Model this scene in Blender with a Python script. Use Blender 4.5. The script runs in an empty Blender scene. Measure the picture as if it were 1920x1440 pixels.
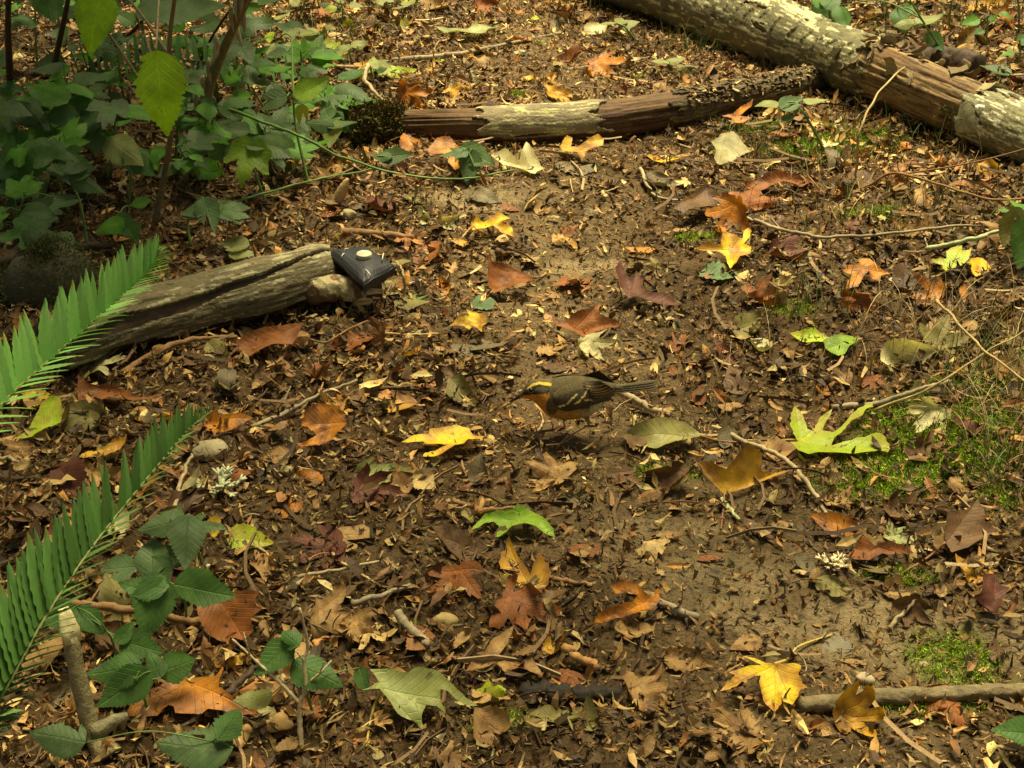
import bpy, math, random
import numpy as np
from mathutils import Vector, Matrix
from mathutils.geometry import delaunay_2d_cdt

# ------------------------------------------------------------------ camera, light, exposure
scene = bpy.context.scene
COL = scene.collection
R = math.radians
PITCH = R(29.9); CAMZ = 1.06; FPX = 2318.0
cam_d = bpy.data.cameras.new('camera'); cam_d.sensor_width = 36; cam_d.lens = 36 * FPX / 1920
cam_d.clip_start = 0.02; cam_d.clip_end = 400
cam = bpy.data.objects.new('camera', cam_d); COL.objects.link(cam)
cam.location = (0, 0, CAMZ); cam.rotation_euler = (math.pi / 2 - PITCH, 0, 0)
scene.camera = cam

SUN_EL, SUN_ROT = 70, 20            # high soft light from beyond the trail
world = bpy.data.worlds.new('World'); scene.world = world; world.use_nodes = True
wn = world.node_tree.nodes; wl = world.node_tree.links
sky = wn.new('ShaderNodeTexSky'); sky.sky_type = 'NISHITA'; sky.sun_disc = False
sky.sun_elevation = R(SUN_EL); sky.sun_rotation = R(SUN_ROT); sky.dust_density = 4.0; sky.air_density = 1.0; sky.ozone_density = 0.4
tint = wn.new('ShaderNodeMix'); tint.data_type = 'RGBA'; tint.blend_type = 'MULTIPLY'; tint.inputs[0].default_value = 1.0; tint.inputs[7].default_value = (1.0, .88, .56, 1)   # overcast light filtered through yellowing leaves
wl.new(sky.outputs[0], tint.inputs[6]); wl.new(tint.outputs[2], wn['Background'].inputs[0]); wn['Background'].inputs[1].default_value = 0.05
sun_d = bpy.data.lights.new('sun', 'SUN'); sun_d.energy = 5.0; sun_d.angle = R(26); sun_d.color = (1.0, 0.875, 0.54)
sun = bpy.data.objects.new('sun', sun_d); COL.objects.link(sun)
# direction TO the sun: azimuth SUN_ROT clockwise from +Y
az = R(SUN_ROT); el = R(SUN_EL)
to_sun = Vector((math.sin(az) * math.cos(el), math.cos(az) * math.cos(el), math.sin(el)))
sun.rotation_euler = to_sun.to_track_quat('Z', 'Y').to_euler()
scene.view_settings.view_transform = 'Standard'; scene.view_settings.look = 'None'
scene.view_settings.gamma = 1.0; scene.view_settings.exposure = 0.84; scene.view_settings.use_curve_mapping = False
scene.cycles.max_bounces = 6; scene.cycles.diffuse_bounces = 3

# ------------------------------------------------------------------ numeric helpers
NR = np.random.default_rng(11)
rnd = random.Random(5); SHADE_LEAVES = 2300

def _hash(ix, iy, seed):
    h = (ix.astype(np.int64) * 374761393 + iy.astype(np.int64) * 668265263 + seed * 974711) & 0x7fffffff
    h = ((h ^ (h >> 13)) * 1274126177) & 0x7fffffff
    return ((h ^ (h >> 16)) & 0xffff) / 65535.0

def vnoise(x, y, seed=0):
    x = np.asarray(x, float); y = np.asarray(y, float)
    ix = np.floor(x); iy = np.floor(y); fx = x - ix; fy = y - iy
    fx = fx * fx * (3 - 2 * fx); fy = fy * fy * (3 - 2 * fy)
    a = _hash(ix, iy, seed); b = _hash(ix + 1, iy, seed); c = _hash(ix, iy + 1, seed); d = _hash(ix + 1, iy + 1, seed)
    return (a * (1 - fx) + b * fx) * (1 - fy) + (c * (1 - fx) + d * fx) * fy

def fbm(x, y, seed=0, oct=4):
    s = 0; a = 1; t = 0
    for o in range(oct):
        s = s + a * vnoise(np.asarray(x) * 2 ** o, np.asarray(y) * 2 ** o, seed + o * 17); t += a; a *= 0.5
    return s / t

def sstep(a, b, x):
    t = np.clip((np.asarray(x, float) - a) / (b - a), 0, 1); return t * t * (3 - 2 * t)

def terr(x, y):
    """height of the forest floor"""
    x = np.asarray(x, float); y = np.asarray(y, float)
    near = 1 - sstep(9, 14, np.abs(y)) * 0.7
    xc = 0.10 + 0.05 * y                              # the trail's centre line
    d = x - xc
    h = 0.16 * sstep(0.35, 1.6, d) + 0.05 * sstep(-0.5, -1.4, d) - 0.025 * np.exp(-(d / 0.45) ** 2)
    h = h + (fbm(x * 1.7, y * 1.7, 3, 3) - 0.5) * 0.10 * near
    h = h + (fbm(x * 9, y * 9, 7, 3) - 0.5) * 0.030
    h = h + 0.5 * sstep(6, 30, np.hypot(x, y)) * (fbm(x * .12, y * .12, 9, 2) - .3)
    return h

def th(x, y): return float(terr(np.array([x]), np.array([y]))[0])

CAMP = np.array([0, 0, CAMZ]); FW = np.array([0, math.cos(PITCH), -math.sin(PITCH)]); UP = np.array([0, math.sin(PITCH), math.cos(PITCH)])
def ray(px, py):
    return FW + (px - 960) / FPX * np.array([1., 0, 0]) + (720 - py) / FPX * UP

def G(px, py, dz=0.0):
    """the spot dz above the ground that a line of sight meets"""
    d = ray(px, py); T = np.geomspace(.25, 40, 160); b = 40
    for _ in range(2):
        q = CAMP + T[:, None] * d; low = q[:, 2] < terr(q[:, 0], q[:, 1]) + dz
        if not low.any(): break
        i = max(int(np.argmax(low)), 1); b = T[i]; T = np.linspace(T[i - 1], T[i], 60)
    return CAMP + d * b
def PY(px, py, Y):
    d = ray(px, py); return CAMP + d * ((Y - CAMP[1]) / d[1])
def mpp(p):
    """metres per photo pixel at a point"""
    return float(np.dot(np.asarray(p) - CAMP, FW)) / FPX

# ------------------------------------------------------------------ object helpers
def tag(o, label=None, cat=None, group=None, kind=None):
    if label: o['label'] = label
    if cat: o['category'] = cat
    if group: o['group'] = group
    if kind: o['kind'] = kind
    return o

def empty(name, loc, label=None, cat=None, group=None):
    o = bpy.data.objects.new(name, None); COL.objects.link(o); o.location = loc; o.empty_display_size = 0.03
    return tag(o, label, cat, group)

def link(name, me, parent=None):
    o = bpy.data.objects.new(name, me); COL.objects.link(o)
    if parent is not None:
        o.parent = parent
        pm = world_loc(parent); o.location = -pm
    return o
def world_loc(o):
    v = Vector(o.location); p = o.parent
    while p is not None: v = v + Vector(p.location); p = p.parent
    return v

def mesh(name, V, F, mat, cols=None, smooth=True, lv=None):
    me = bpy.data.meshes.new(name)
    V = np.asarray(V, float)
    if isinstance(F, np.ndarray) and F.ndim == 2:
        n = F.shape[1]; me.vertices.add(len(V)); me.vertices.foreach_set('co', V.ravel())
        me.loops.add(F.size); me.loops.foreach_set('vertex_index', F.astype(np.int32).ravel())
        me.polygons.add(len(F)); me.polygons.foreach_set('loop_start', np.arange(0, F.size, n, dtype=np.int32))
        me.update(calc_edges=True)
    else:
        me.from_pydata([tuple(v) for v in V], [], [tuple(int(i) for i in f) for f in F])
    me.materials.append(mat)
    if cols is not None:
        c = np.ones((len(V), 4)); c[:, :3] = cols
        a = me.color_attributes.new('Col', 'FLOAT_COLOR', 'POINT'); a.data.foreach_set('color', c.ravel())
    if lv is not None:
        a = me.attributes.new('lv', 'FLOAT_VECTOR', 'POINT'); a.data.foreach_set('vector', np.asarray(lv, float).ravel())
    me.polygons.foreach_set('use_smooth', np.full(len(me.polygons), smooth))
    return me

def obj(name, V, F, mat, parent=None, cols=None, smooth=True, lv=None):
    """mesh given in world space; a top-level one gets its origin at its base"""
    V = np.asarray(V, float)
    if parent is None:
        c = np.array([V[:, 0].mean(), V[:, 1].mean(), V[:, 2].min()])
        o = link(name, mesh(name, V - c, F, mat, cols, smooth, lv)); o.location = c; return o
    return link(name, mesh(name, V, F, mat, cols, smooth, lv), parent)

def spline(P, n):
    """Catmull-Rom through points"""
    P = np.asarray(P, float)
    if len(P) == 2: return P[0] + (P[1] - P[0]) * np.linspace(0, 1, n)[:, None]
    Q = np.vstack([2 * P[0] - P[1], P, 2 * P[-1] - P[-2]]); out = []
    for t in np.linspace(0, len(P) - 1 - 1e-9, n):
        i = int(t); f = t - i; a, b, c, d = Q[i:i + 4]
        out.append(0.5 * (2 * b + (c - a) * f + (2 * a - 5 * b + 4 * c - d) * f * f + (3 * b - a - 3 * c + d) * f ** 3))
    return np.array(out)

def frames(P):
    T = np.gradient(P, axis=0); T /= np.linalg.norm(T, axis=1)[:, None] + 1e-12
    up = np.array([0, 0, 1.]) if abs(T[0][2]) < 0.9 else np.array([0, 1., 0])
    A = np.empty_like(T); B = np.empty_like(T)
    for i in range(len(P)):
        a = np.cross(up, T[i])
        if np.linalg.norm(a) < 1e-6: a = np.array([1., 0, 0])
        a /= np.linalg.norm(a); b = np.cross(T[i], a); A[i] = a; B[i] = b; up = b
    return T, A, B

def tube(P, rad, n=8, disp=None, cap=True):
    """-> V, F(list), with rad per station; disp(u_index array, angle array) adds to the radius"""
    P = np.asarray(P, float); m = len(P); rad = np.broadcast_to(np.asarray(rad, float), (m,))
    T, A, B = frames(P); ang = np.arange(n) / n * 2 * math.pi
    r = np.repeat(rad[:, None], n, 1)
    if disp is not None: r = r + disp(np.repeat(np.arange(m)[:, None], n, 1), np.repeat(ang[None], m, 0))
    V = P[:, None] + (A[:, None] * np.cos(ang)[None, :, None] + B[:, None] * np.sin(ang)[None, :, None]) * r[..., None]
    V = V.reshape(-1, 3); F = []
    for i in range(m - 1):
        for j in range(n):
            k = (j + 1) % n; F.append((i * n + j, i * n + k, (i + 1) * n + k, (i + 1) * n + j))
    if cap:
        V = np.vstack([V, P[0], P[-1]]); a = m * n
        for j in range(n):
            k = (j + 1) % n; F.append((a, k, j)); F.append((a + 1, (m - 1) * n + j, (m - 1) * n + k))
    return V, F

def join(parts):
    V = []; F = []; C = []; n = 0
    for p in parts:
        V.append(np.asarray(p[0])); F += [tuple(i + n for i in f) for f in p[1]]; n += len(p[0])
        if len(p) > 2: C.append(np.broadcast_to(p[2], (len(p[0]), 3)))
    return np.vstack(V), F, (np.vstack(C) if C else None)

# ------------------------------------------------------------------ materials
def nmat(name):
    m = bpy.data.materials.new(name); m.use_nodes = True; nt = m.node_tree
    return m, nt.nodes, nt.links, nt.nodes['Principled BSDF']
def N(n, t, **kw):
    o = n.new(t)
    for k, v in kw.items():
        if k.startswith('i_'):
            key = k[2:]; key = int(key) if key.isdigit() else key.replace('_', ' ')
            o.inputs[key].default_value = v
        else: setattr(o, k, v)
    return o
def math_node(n, l, op, a, b=None, clamp=False):
    o = N(n, 'ShaderNodeMath', operation=op, use_clamp=clamp)
    for i, v in enumerate((a, b)):
        if v is None: continue
        if isinstance(v, (int, float)): o.inputs[i].default_value = v
        else: l.new(v, o.inputs[i])
    return o.outputs[0]
def ramp(n, l, src, stops):
    r = N(n, 'ShaderNodeValToRGB'); e = r.color_ramp.elements
    while len(e) < len(stops): e.new(0.5)
    for q, (p, c) in zip(e, stops): q.position = p; q.color = c if len(c) == 4 else (*c, 1)
    l.new(src, r.inputs[0]); return r.outputs[0]
def mixc(n, l, fac, a, b, mode='MIX'):
    o = N(n, 'ShaderNodeMix', data_type='RGBA', blend_type=mode)
    for i, v in ((0, fac), (6, a), (7, b)):
        if isinstance(v, (int, float)): o.inputs[i].default_value = v
        elif isinstance(v, tuple): o.inputs[i].default_value = (*v, 1) if len(v) == 3 else v
        else: l.new(v, o.inputs[i])
    return o.outputs[2]
def noise(n, l, scale, detail=4, rough=.55, coord=None, dist=0.0):
    t = N(n, 'ShaderNodeTexNoise', i_Scale=scale, i_Detail=detail, i_Roughness=rough, i_Distortion=dist)
    if coord is not None: l.new(coord, t.inputs['Vector'])
    return t.outputs['Fac']
def bump(n, l, h, bs, strength=.4, dist=.004, prev=None):
    b = N(n, 'ShaderNodeBump', i_Strength=strength, i_Distance=dist); l.new(h, b.inputs['Height'])
    if prev is not None: l.new(prev, b.inputs['Normal'])
    l.new(b.outputs[0], bs.inputs['Normal']); return b.outputs[0]

def leaf_material(name, translucency, rough, veinmul, spots):
    m, n, l, bs = nmat(name)
    col = N(n, 'ShaderNodeAttribute', attribute_name='Col').outputs['Color']
    lv = N(n, 'ShaderNodeAttribute', attribute_name='lv').outputs['Vector']
    sp = N(n, 'ShaderNodeSeparateXYZ'); l.new(lv, sp.inputs[0])
    al, di, ve = sp.outputs
    v1 = math_node(n, l, 'POWER', math_node(n, l, 'MAXIMUM', ve, 0.0001), 7)
    c = math_node(n, l, 'MULTIPLY', math_node(n, l, 'SUBTRACT', al, math_node(n, l, 'MULTIPLY', di, 0.9)), 8.5)
    fr = math_node(n, l, 'ABSOLUTE', math_node(n, l, 'SUBTRACT', math_node(n, l, 'FRACT', c), 0.5))
    v2 = math_node(n, l, 'MULTIPLY', math_node(n, l, 'SUBTRACT', 1.0, math_node(n, l, 'MULTIPLY', fr, 9.0), clamp=True), 0.5)
    vein = math_node(n, l, 'MAXIMUM', v1, v2)
    tc = N(n, 'ShaderNodeTexCoord').outputs['Object']
    rn = N(n, 'ShaderNodeObjectInfo').outputs['Random']
    ad = N(n, 'ShaderNodeVectorMath', operation='ADD'); l.new(tc, ad.inputs[0]); l.new(rn, ad.inputs[1])
    mp = ad.outputs[0]
    n1 = noise(n, l, 38, 5, .65, mp); n2 = noise(n, l, 260, 3, .6, mp); n3 = noise(n, l, 90, 2, .5, mp)
    f = math_node(n, l, 'ADD', 0.42, math_node(n, l, 'MULTIPLY', math_node(n, l, 'ADD', n1, math_node(n, l, 'MULTIPLY', n2, .5)), 0.78))
    v = N(n, 'ShaderNodeVectorMath', operation='SCALE'); l.new(col, v.inputs[0]); l.new(f, v.inputs['Scale'])
    c1 = v.outputs[0]
    c2 = mixc(n, l, math_node(n, l, 'MULTIPLY', vein, 0.55), c1, mixc(n, l, 1.0, c1, veinmul, 'MULTIPLY'))
    s = math_node(n, l, 'MULTIPLY', math_node(n, l, 'SUBTRACT', n3, 0.66), 14, clamp=True)
    c3 = mixc(n, l, math_node(n, l, 'MULTIPLY', s, spots), c2, (.035, .018, .007))
    l.new(c3, bs.inputs['Base Color']); bs.inputs['Roughness'].default_value = rough
    bs.inputs['Specular IOR Level'].default_value = 0.35
    bump(n, l, math_node(n, l, 'ADD', math_node(n, l, 'MULTIPLY', vein, -1.0), math_node(n, l, 'MULTIPLY', n1, 1.3)), bs, .55, .0016)
    tr = N(n, 'ShaderNodeBsdfTranslucent'); l.new(mixc(n, l, 1.0, c3, (1.15, 1.2, .5), 'MULTIPLY'), tr.inputs[0])
    mx = N(n, 'ShaderNodeMixShader'); mx.inputs[0].default_value = translucency
    l.new(bs.outputs[0], mx.inputs[1]); l.new(tr.outputs[0], mx.inputs[2]); l.new(mx.outputs[0], n['Material Output'].inputs[0])
    return m
M = {}
M['dead'] = leaf_material('dead_leaf', .12, .62, (1.55, 1.4, 1.2), .8)
M['bright'] = leaf_material('bright_leaf', .22, .5, (1.35, 1.3, 1.3), .45)
M['green'] = leaf_material('living_leaf', .42, .52, (1.5, 1.35, 1.3), .25)

def vcol_material(name, rough=.7, scale=120, amp=.8, bstr=.5, bdist=.002, spec=.3, stretch=None):
    m, n, l, bs = nmat(name)
    col = N(n, 'ShaderNodeAttribute', attribute_name='Col').outputs['Color']
    tc = N(n, 'ShaderNodeTexCoord').outputs['Object']
    n1 = noise(n, l, scale, 5, .65, tc); n2 = noise(n, l, scale * .17, 3, .6, tc)
    f = math_node(n, l, 'ADD', 1 - amp * .5 * 1.5, math_node(n, l, 'MULTIPLY', math_node(n, l, 'ADD', n1, math_node(n, l, 'MULTIPLY', n2, .5)), amp * 2))
    f = math_node(n, l, 'MAXIMUM', f, .15)
    v = N(n, 'ShaderNodeVectorMath', operation='SCALE'); l.new(col, v.inputs[0]); l.new(f, v.inputs['Scale'])
    l.new(v.outputs[0], bs.inputs['Base Color']); bs.inputs['Roughness'].default_value = rough
    bs.inputs['Specular IOR Level'].default_value = spec
    bump(n, l, n1, bs, bstr, bdist); return m
M['litter'] = vcol_material('leaf_litter', .6, 90, .9, .6, .002, .3)
M['soil'] = vcol_material('forest_soil', .85, 150, 1.5, 1.0, .010, .05)
M['wood'] = vcol_material('weathered_wood', .75, 70, .8, .7, .004)
M['bark'] = vcol_material('rough_bark', .8, 110, 1.0, .9, .005)
M['twig'] = vcol_material('twig_bark', .75, 200, .8, .5, .002)
M['stem'] = vcol_material('green_stem', .5, 200, .5, .3, .001)
M['moss'] = vcol_material('moss', .85, 300, .6, .2, .001, .1)
M['stone'] = vcol_material('stone', .7, 90, .8, .6, .003)
M['fern'] = vcol_material('fern_green', .45, 140, .5, .5, .0012, .4)
M['rubber'] = vcol_material('black_sheet', .55, 240, .8, .6, .0012, .4)
M['metal'] = vcol_material('dull_metal', .45, 300, .4, .2, .0005, .5)
M['feather'] = vcol_material('plumage', .75, 330, 1.1, 1.0, .002, .15)
M['horn'] = vcol_material('bill_and_legs', .45, 300, .4, .2, .0005, .4)
M['fungus'] = vcol_material('mushroom_skin', .5, 120, .5, .3, .001)
# a shiny eye
m_, n_, l_, b_ = nmat('bird_eye'); b_.inputs['Base Color'].default_value = (.006, .005, .004, 1); b_.inputs['Roughness'].default_value = .08; M['eye'] = m_
# the fern fronds let some light through
_m = M['fern'].node_tree; _tr = _m.nodes.new('ShaderNodeBsdfTranslucent'); _mx = _m.nodes.new('ShaderNodeMixShader'); _mx.inputs[0].default_value = .2
_c = _m.nodes['Principled BSDF'].inputs['Base Color'].links[0].from_socket
_m.links.new(_c, _tr.inputs[0]); _m.links.new(_m.nodes['Principled BSDF'].outputs[0], _mx.inputs[1]); _m.links.new(_tr.outputs[0], _mx.inputs[2]); _m.links.new(_mx.outputs[0], _m.nodes['Material Output'].inputs[0])

# ------------------------------------------------------------------ where the floor is bare, mossy or deep in litter
def patch(px, py, rx, ry):
    """an ellipse on the ground: centre and half-sizes in metres"""
    c = G(px, py); s = mpp(c); return c[0], c[1], rx * s, ry * s / 0.55
BARE = [patch(*a) for a in ((1640, 1210, 300, 62), (1360, 1080, 150, 50), (1230, 990, 120, 26), (880, 375, 110, 24), (1110, 500, 90, 22))]
LOWLIT = BARE + [patch(1062, 812, 62, 26)]
MOSS = [patch(*a) for a in ((1700, 790, 110, 34), (1800, 740, 90, 34), (1640, 905, 95, 36), (1740, 880, 90, 32), (1840, 840, 80, 30), (1740, 830, 150, 46), (1890, 930, 45, 22), (1240, 890, 60, 12), (1790, 1230, 70, 32), (1740, 1330, 80, 12),
                           (1690, 1085, 60, 12), (1480, 580, 40, 10), (1300, 445, 40, 10), (970, 178, 22, 7), (660, 70, 22, 6), (1560, 280, 110, 26), (1420, 240, 60, 14), (1640, 400, 60, 12), (930, 1350, 60, 16), (1160, 150, 40, 6), (780, 1180, 0.5, 0.5))]
TRAILP = np.array([G(*p)[:2] for p in ((1640, 1400), (1480, 1180), (1230, 960), (1060, 640), (1010, 420), (1010, 150), (960, 0))])
def trail(x, y):
    d = np.full(np.shape(x), 9.)
    for a, b in zip(TRAILP[:-1], TRAILP[1:]):
        u = b - a; t = np.clip(((x - a[0]) * u[0] + (y - a[1]) * u[1]) / (u @ u), 0, 1); d = np.minimum(d, np.hypot(x - a[0] - t * u[0], y - a[1] - t * u[1]))
    return 1 - sstep(.06, .30, d + .14 * (fbm(np.asarray(x) * 5, np.asarray(y) * 5, 44, 3) - .5))
def field(L, x, y, soft=.35, seed=50):
    v = np.zeros_like(np.asarray(x, float))
    wob = (fbm(np.asarray(x) * 11, np.asarray(y) * 11, seed, 3) - .5) * 1.1
    for cx, cy, rx, ry in L:
        q = np.hypot((x - cx) / rx, (y - cy) / ry) + wob
        v = np.maximum(v, 1 - sstep(1 - soft, 1 + soft, q))
    return v

# ------------------------------------------------------------------ the ground: one sheet to the horizon
def axis(lo, hi, step, far):
    a = list(np.arange(lo, hi, step)); s = step; v = hi
    while v < far: a.append(v); s *= 1.35; v += s
    s = step; v = lo - step; pre = []
    while v > -far: pre.append(v); s *= 1.35; v -= s
    return np.array(pre[::-1] + a)
gx = axis(-2.6, 2.8, .018, 120); gy = axis(.5, 6.4, .018, 120)
X, Y = np.meshgrid(gx, gy); Xf, Yf = X.ravel(), Y.ravel()
Z = terr(Xf, Yf)
inn = (np.abs(Xf) < 2.9) & (Yf > .4) & (Yf < 6.6)
Z = Z + np.where(inn, (fbm(Xf * 40, Yf * 40, 21, 2) - .5) * .012, 0)
nx, ny = len(gx), len(gy)
ii, jj = np.meshgrid(np.arange(ny - 1), np.arange(nx - 1), indexing='ij'); a = (ii * nx + jj).ravel()
F = np.stack([a, a + 1, a + nx + 1, a + nx], 1)
bare = np.maximum(field(BARE, Xf, Yf), .34 * trail(Xf, Yf)); mo = field(MOSS, Xf, Yf, .5, 60)
nz = fbm(Xf * 13, Yf * 13, 31, 3)[:, None]
soil = np.array([.050, .033, .016]) * (.35 + 1.3 * nz)
bare_soil = np.array([.135, .102, .054]) * (.45 + 1.1 * nz)  # paler compacted soil of the bare patches and the trodden trail
gc = soil * (1 - bare[:, None]) + bare_soil * bare[:, None]
gc = gc * (1 - .7 * mo[:, None]) + np.array([.06, .085, .012]) * .7 * mo[:, None]
g = link('ground', mesh('ground', np.stack([Xf, Yf, Z], 1), F, M['soil'], gc)); tag(g, 'dark forest soil of the trail under the fallen leaves', kind='structure')
# ------------------------------------------------------------------ leaf shapes
MAPLE = [(0, 1.0), (6, .82), (10, .80), (13, .66), (17, .50), (20, .40), (24, .52), (28, .66), (31, .68), (36, .80), (41, .94), (46, .76), (51, .72), (54, .60), (60, .44), (66, .36), (74, .44), (80, .50), (88, .60), (95, .50), (103, .44), (110, .40), (122, .27), (140, .20), (160, .17), (174, .10)]
def outline(kind, rg):
    """half outline as (x, y), from the tip to the stalk, unit length about 1; returns closed polygon and vein segments"""
    veins = []
    if kind in ('maple', 'trilobe'):
        out = []
        base = MAPLE
        if kind == 'trilobe':
            base = [(0, 1.0), (6, .86), (11, .76), (16, .62), (22, .50), (28, .46), (34, .52), (41, .60), (49, .70), (56, .62), (66, .52), (80, .44), (98, .37), (116, .30), (135, .25), (155, .17), (174, .07)]
        scl = rg.uniform(.80, 1.16); skew = rg.uniform(-.16, .16); jit = .085
        for side in (1, -1):
            sk = rg.uniform(.92, 1.08); pts = []
            for a, r in base:
                aa = R(a * (1 + rg.uniform(-.03, .03)) * scl if a < 120 else a) * side * sk
                rr = r * (1 + rg.uniform(-jit, jit) * 1.6) * (1 + skew * side * math.sin(R(a)))
                pts.append((math.sin(aa) * rr, math.cos(aa) * rr))
            if side == -1: pts = pts[::-1][:-1]
            out.append(pts)
        poly = out[0] + out[1]
        if kind == 'maple': lobes = [(0, .95), (41 * scl, .88), (-41 * scl, .88), (88 * scl, .52), (-88 * scl, .52)]
        else: lobes = [(0, .95), (49 * scl, .62), (-49 * scl, .62)]
        for a, r in lobes: veins.append(((0, 0), (math.sin(R(a)) * r, math.cos(R(a)) * r)))
        y0 = 0
    else:
        prm = {'ovate': (.31, .36, 1.0), 'round': (.42, .46, 1.0), 'toothed': (.33, .34, 1.0), 'lance': (.2, .42, 1.0), 'seed': (.17, .62, 1.0)}[kind]
        w, pk, _ = prm; n = 34 if kind == 'toothed' else 16; half = []
        for i in range(n + 1):
            t = i / n; tt = t ** (math.log(.5) / math.log(pk)); ww = w * math.sin(math.pi * tt) ** .85 * (1 - .22 * t * t * (kind != 'seed')) * (1 + rg.uniform(-.05, .05))
            if kind in ('ovate', 'round') and 0 < i < n: ww *= (1.06 if i % 2 else .95)
            if kind == 'toothed' and 0 < i < n: ww *= (1.07 if i % 2 else .94); t = t + (.014 if i % 2 else 0)
            half.append((ww, t))
        poly = [(x, y) for x, y in half] + [(-x * rg.uniform(.93, 1.05), y) for x, y in half[::-1][1:-1]]
        veins.append(((0, 0), (0, .97)))
    # subdivide long edges and roughen
    P = []
    for i in range(len(poly)):
        a = np.array(poly[i]); b = np.array(poly[(i + 1) % len(poly)]); L = np.linalg.norm(b - a); k = max(1, int(L / .075))
        for q in range(k):
            p = a + (b - a) * q / k
            if q: p = p + np.array([rg.uniform(-.012, .012), rg.uniform(-.012, .012)])
            P.append(p)
    return np.array(P), veins

def inside(poly, pts):
    x, y = pts[:, 0], pts[:, 1]; r = np.zeros(len(pts), bool); j = len(poly) - 1
    for i in range(len(poly)):
        xi, yi = poly[i]; xj, yj = poly[j]
        r ^= ((yi > y) != (yj > y)) & (x < (xj - xi) * (y - yi) / (yj - yi + 1e-12) + xi); j = i
    return r

def leaf2d(kind, rg, sp=.075, torn=0):
    poly, veins = outline(kind, rg)
    if torn:                                              # bite pieces off the edge
        for _ in range(torn):
            k = rg.randrange(len(poly)); c = poly[k] * 1.02; r = rg.uniform(.10, .28)
            d = np.linalg.norm(poly - c, axis=1); s = d < r
            poly[s] = poly[s] * (.45 + .5 * (d[s] / r)[:, None])
    vp = []
    for a, b in veins:
        a = np.array(a); b = np.array(b); L = np.linalg.norm(b - a)
        for t in np.arange(0.02, 1.0, sp / L): vp.append(a + (b - a) * t)
    vp = np.array(vp)
    gx_, gy_ = np.meshgrid(np.arange(-1, 1.05, sp), np.arange(-.5, 1.1, sp * .87)); gx_[1::2] += sp / 2
    q = np.stack([gx_.ravel(), gy_.ravel()], 1) + np.array([[rg.uniform(-.15, .15) * sp, rg.uniform(-.15, .15) * sp] for _ in range(gx_.size)])
    q = q[inside(poly, q)]
    edge = np.vstack([poly[:, None], ]).reshape(-1, 2)
    def far(p, s, d): return (((p[:, None] - s[None]) ** 2).sum(2).min(1) > d * d) if len(p) else np.zeros(0, bool)
    vp = vp[inside(poly, vp)]; vp = vp[far(vp, edge, sp * .35)]
    q = q[far(q, edge, sp * .55)]; q = q[far(q, vp, sp * .55)] if len(vp) else q
    allp = [Vector(p) for p in poly] + [Vector(p) for p in vp] + [Vector(p) for p in q]
    ne = len(poly); ed = [(i, (i + 1) % ne) for i in range(ne)]
    v, e, f, ov, oe, of = delaunay_2d_cdt(allp, ed, [], 1, 1e-5)
    P = np.array([tuple(p) for p in v]); F = [tuple(t) for t in f]
    # nearest vein: distance across, run along it
    D = np.full(len(P), 9.); A = np.zeros(len(P))
    for a, b in veins:
        a = np.array(a); b = np.array(b); L = np.linalg.norm(b - a); u = (b - a) / L
        s = np.clip((P - a) @ u, 0, L); d = np.linalg.norm(P - (a + s[:, None] * u), axis=1)
        k = d < D; D[k] = d[k]; A[k] = s[k]
    lv = np.stack([A, D, (D < .012).astype(float)], 1)
    # distance to the outline, for colour and ragged edges
    E = np.sqrt(((P[:, None] - poly[None]) ** 2).sum(2).min(1))
    return P, F, lv, E, veins

def bend(V, ang, start, k):
    """roll the part of the sheet beyond start along direction ang, k = radians per unit length"""
    if abs(k) < 1e-3: return V
    u = np.array([math.cos(ang), math.sin(ang)]); s = V[:, 0] * u[0] + V[:, 1] * u[1] - start
    m = s > 0; s = s[m]; z = V[m, 2]; a = s * k
    ns = np.sin(a) / k - z * np.sin(a); nz = (1 - np.cos(a)) / k + z * np.cos(a)
    d = ns - s; V[m, 0] += d * u[0]; V[m, 1] += d * u[1]; V[m, 2] = nz
    return V

def shape_leaf(P, lv, veins, rg, curl=.5, crump=.5, cup=.3, fold=0.0):
    V = np.zeros((len(P), 3)); V[:, :2] = P; A, D, _ = lv.T
    V[:, 1] -= .35
    r2 = (V[:, 0] ** 2 + V[:, 1] ** 2)
    V[:, 2] += (D * .35 - .05) * (.3 + crump * .7) * rg.choice((1, 1, -1))       # creased along the veins
    V[:, 2] += cup * .35 * r2
    for _ in range(4):
        a = rg.uniform(0, 6.28); f = rg.uniform(3, 9); V[:, 2] += crump * .10 / (f / 4) * np.sin((P[:, 0] * math.cos(a) + P[:, 1] * math.sin(a)) * f + rg.uniform(0, 6))
    V[:, 2] += crump * .05 * (vnoise(P[:, 0] * 11 + 40 + rg.random() * 50, P[:, 1] * 11 + 40, 5) - .5)
    n = 2 + int(curl * 3)
    for _ in range(n):
        a = rg.uniform(0, 6.28); V = bend(V, a, rg.uniform(.10, .32), curl * rg.uniform(2.0, 6.5) * rg.choice((1, 1, 1, -.6)))
    if fold: V = bend(V, rg.uniform(-.4, .4) + (math.pi if rg.random() < .5 else 0), rg.uniform(-.06, .06), fold * 4.5)
    V[:, 1] += .35
    return V

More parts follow.
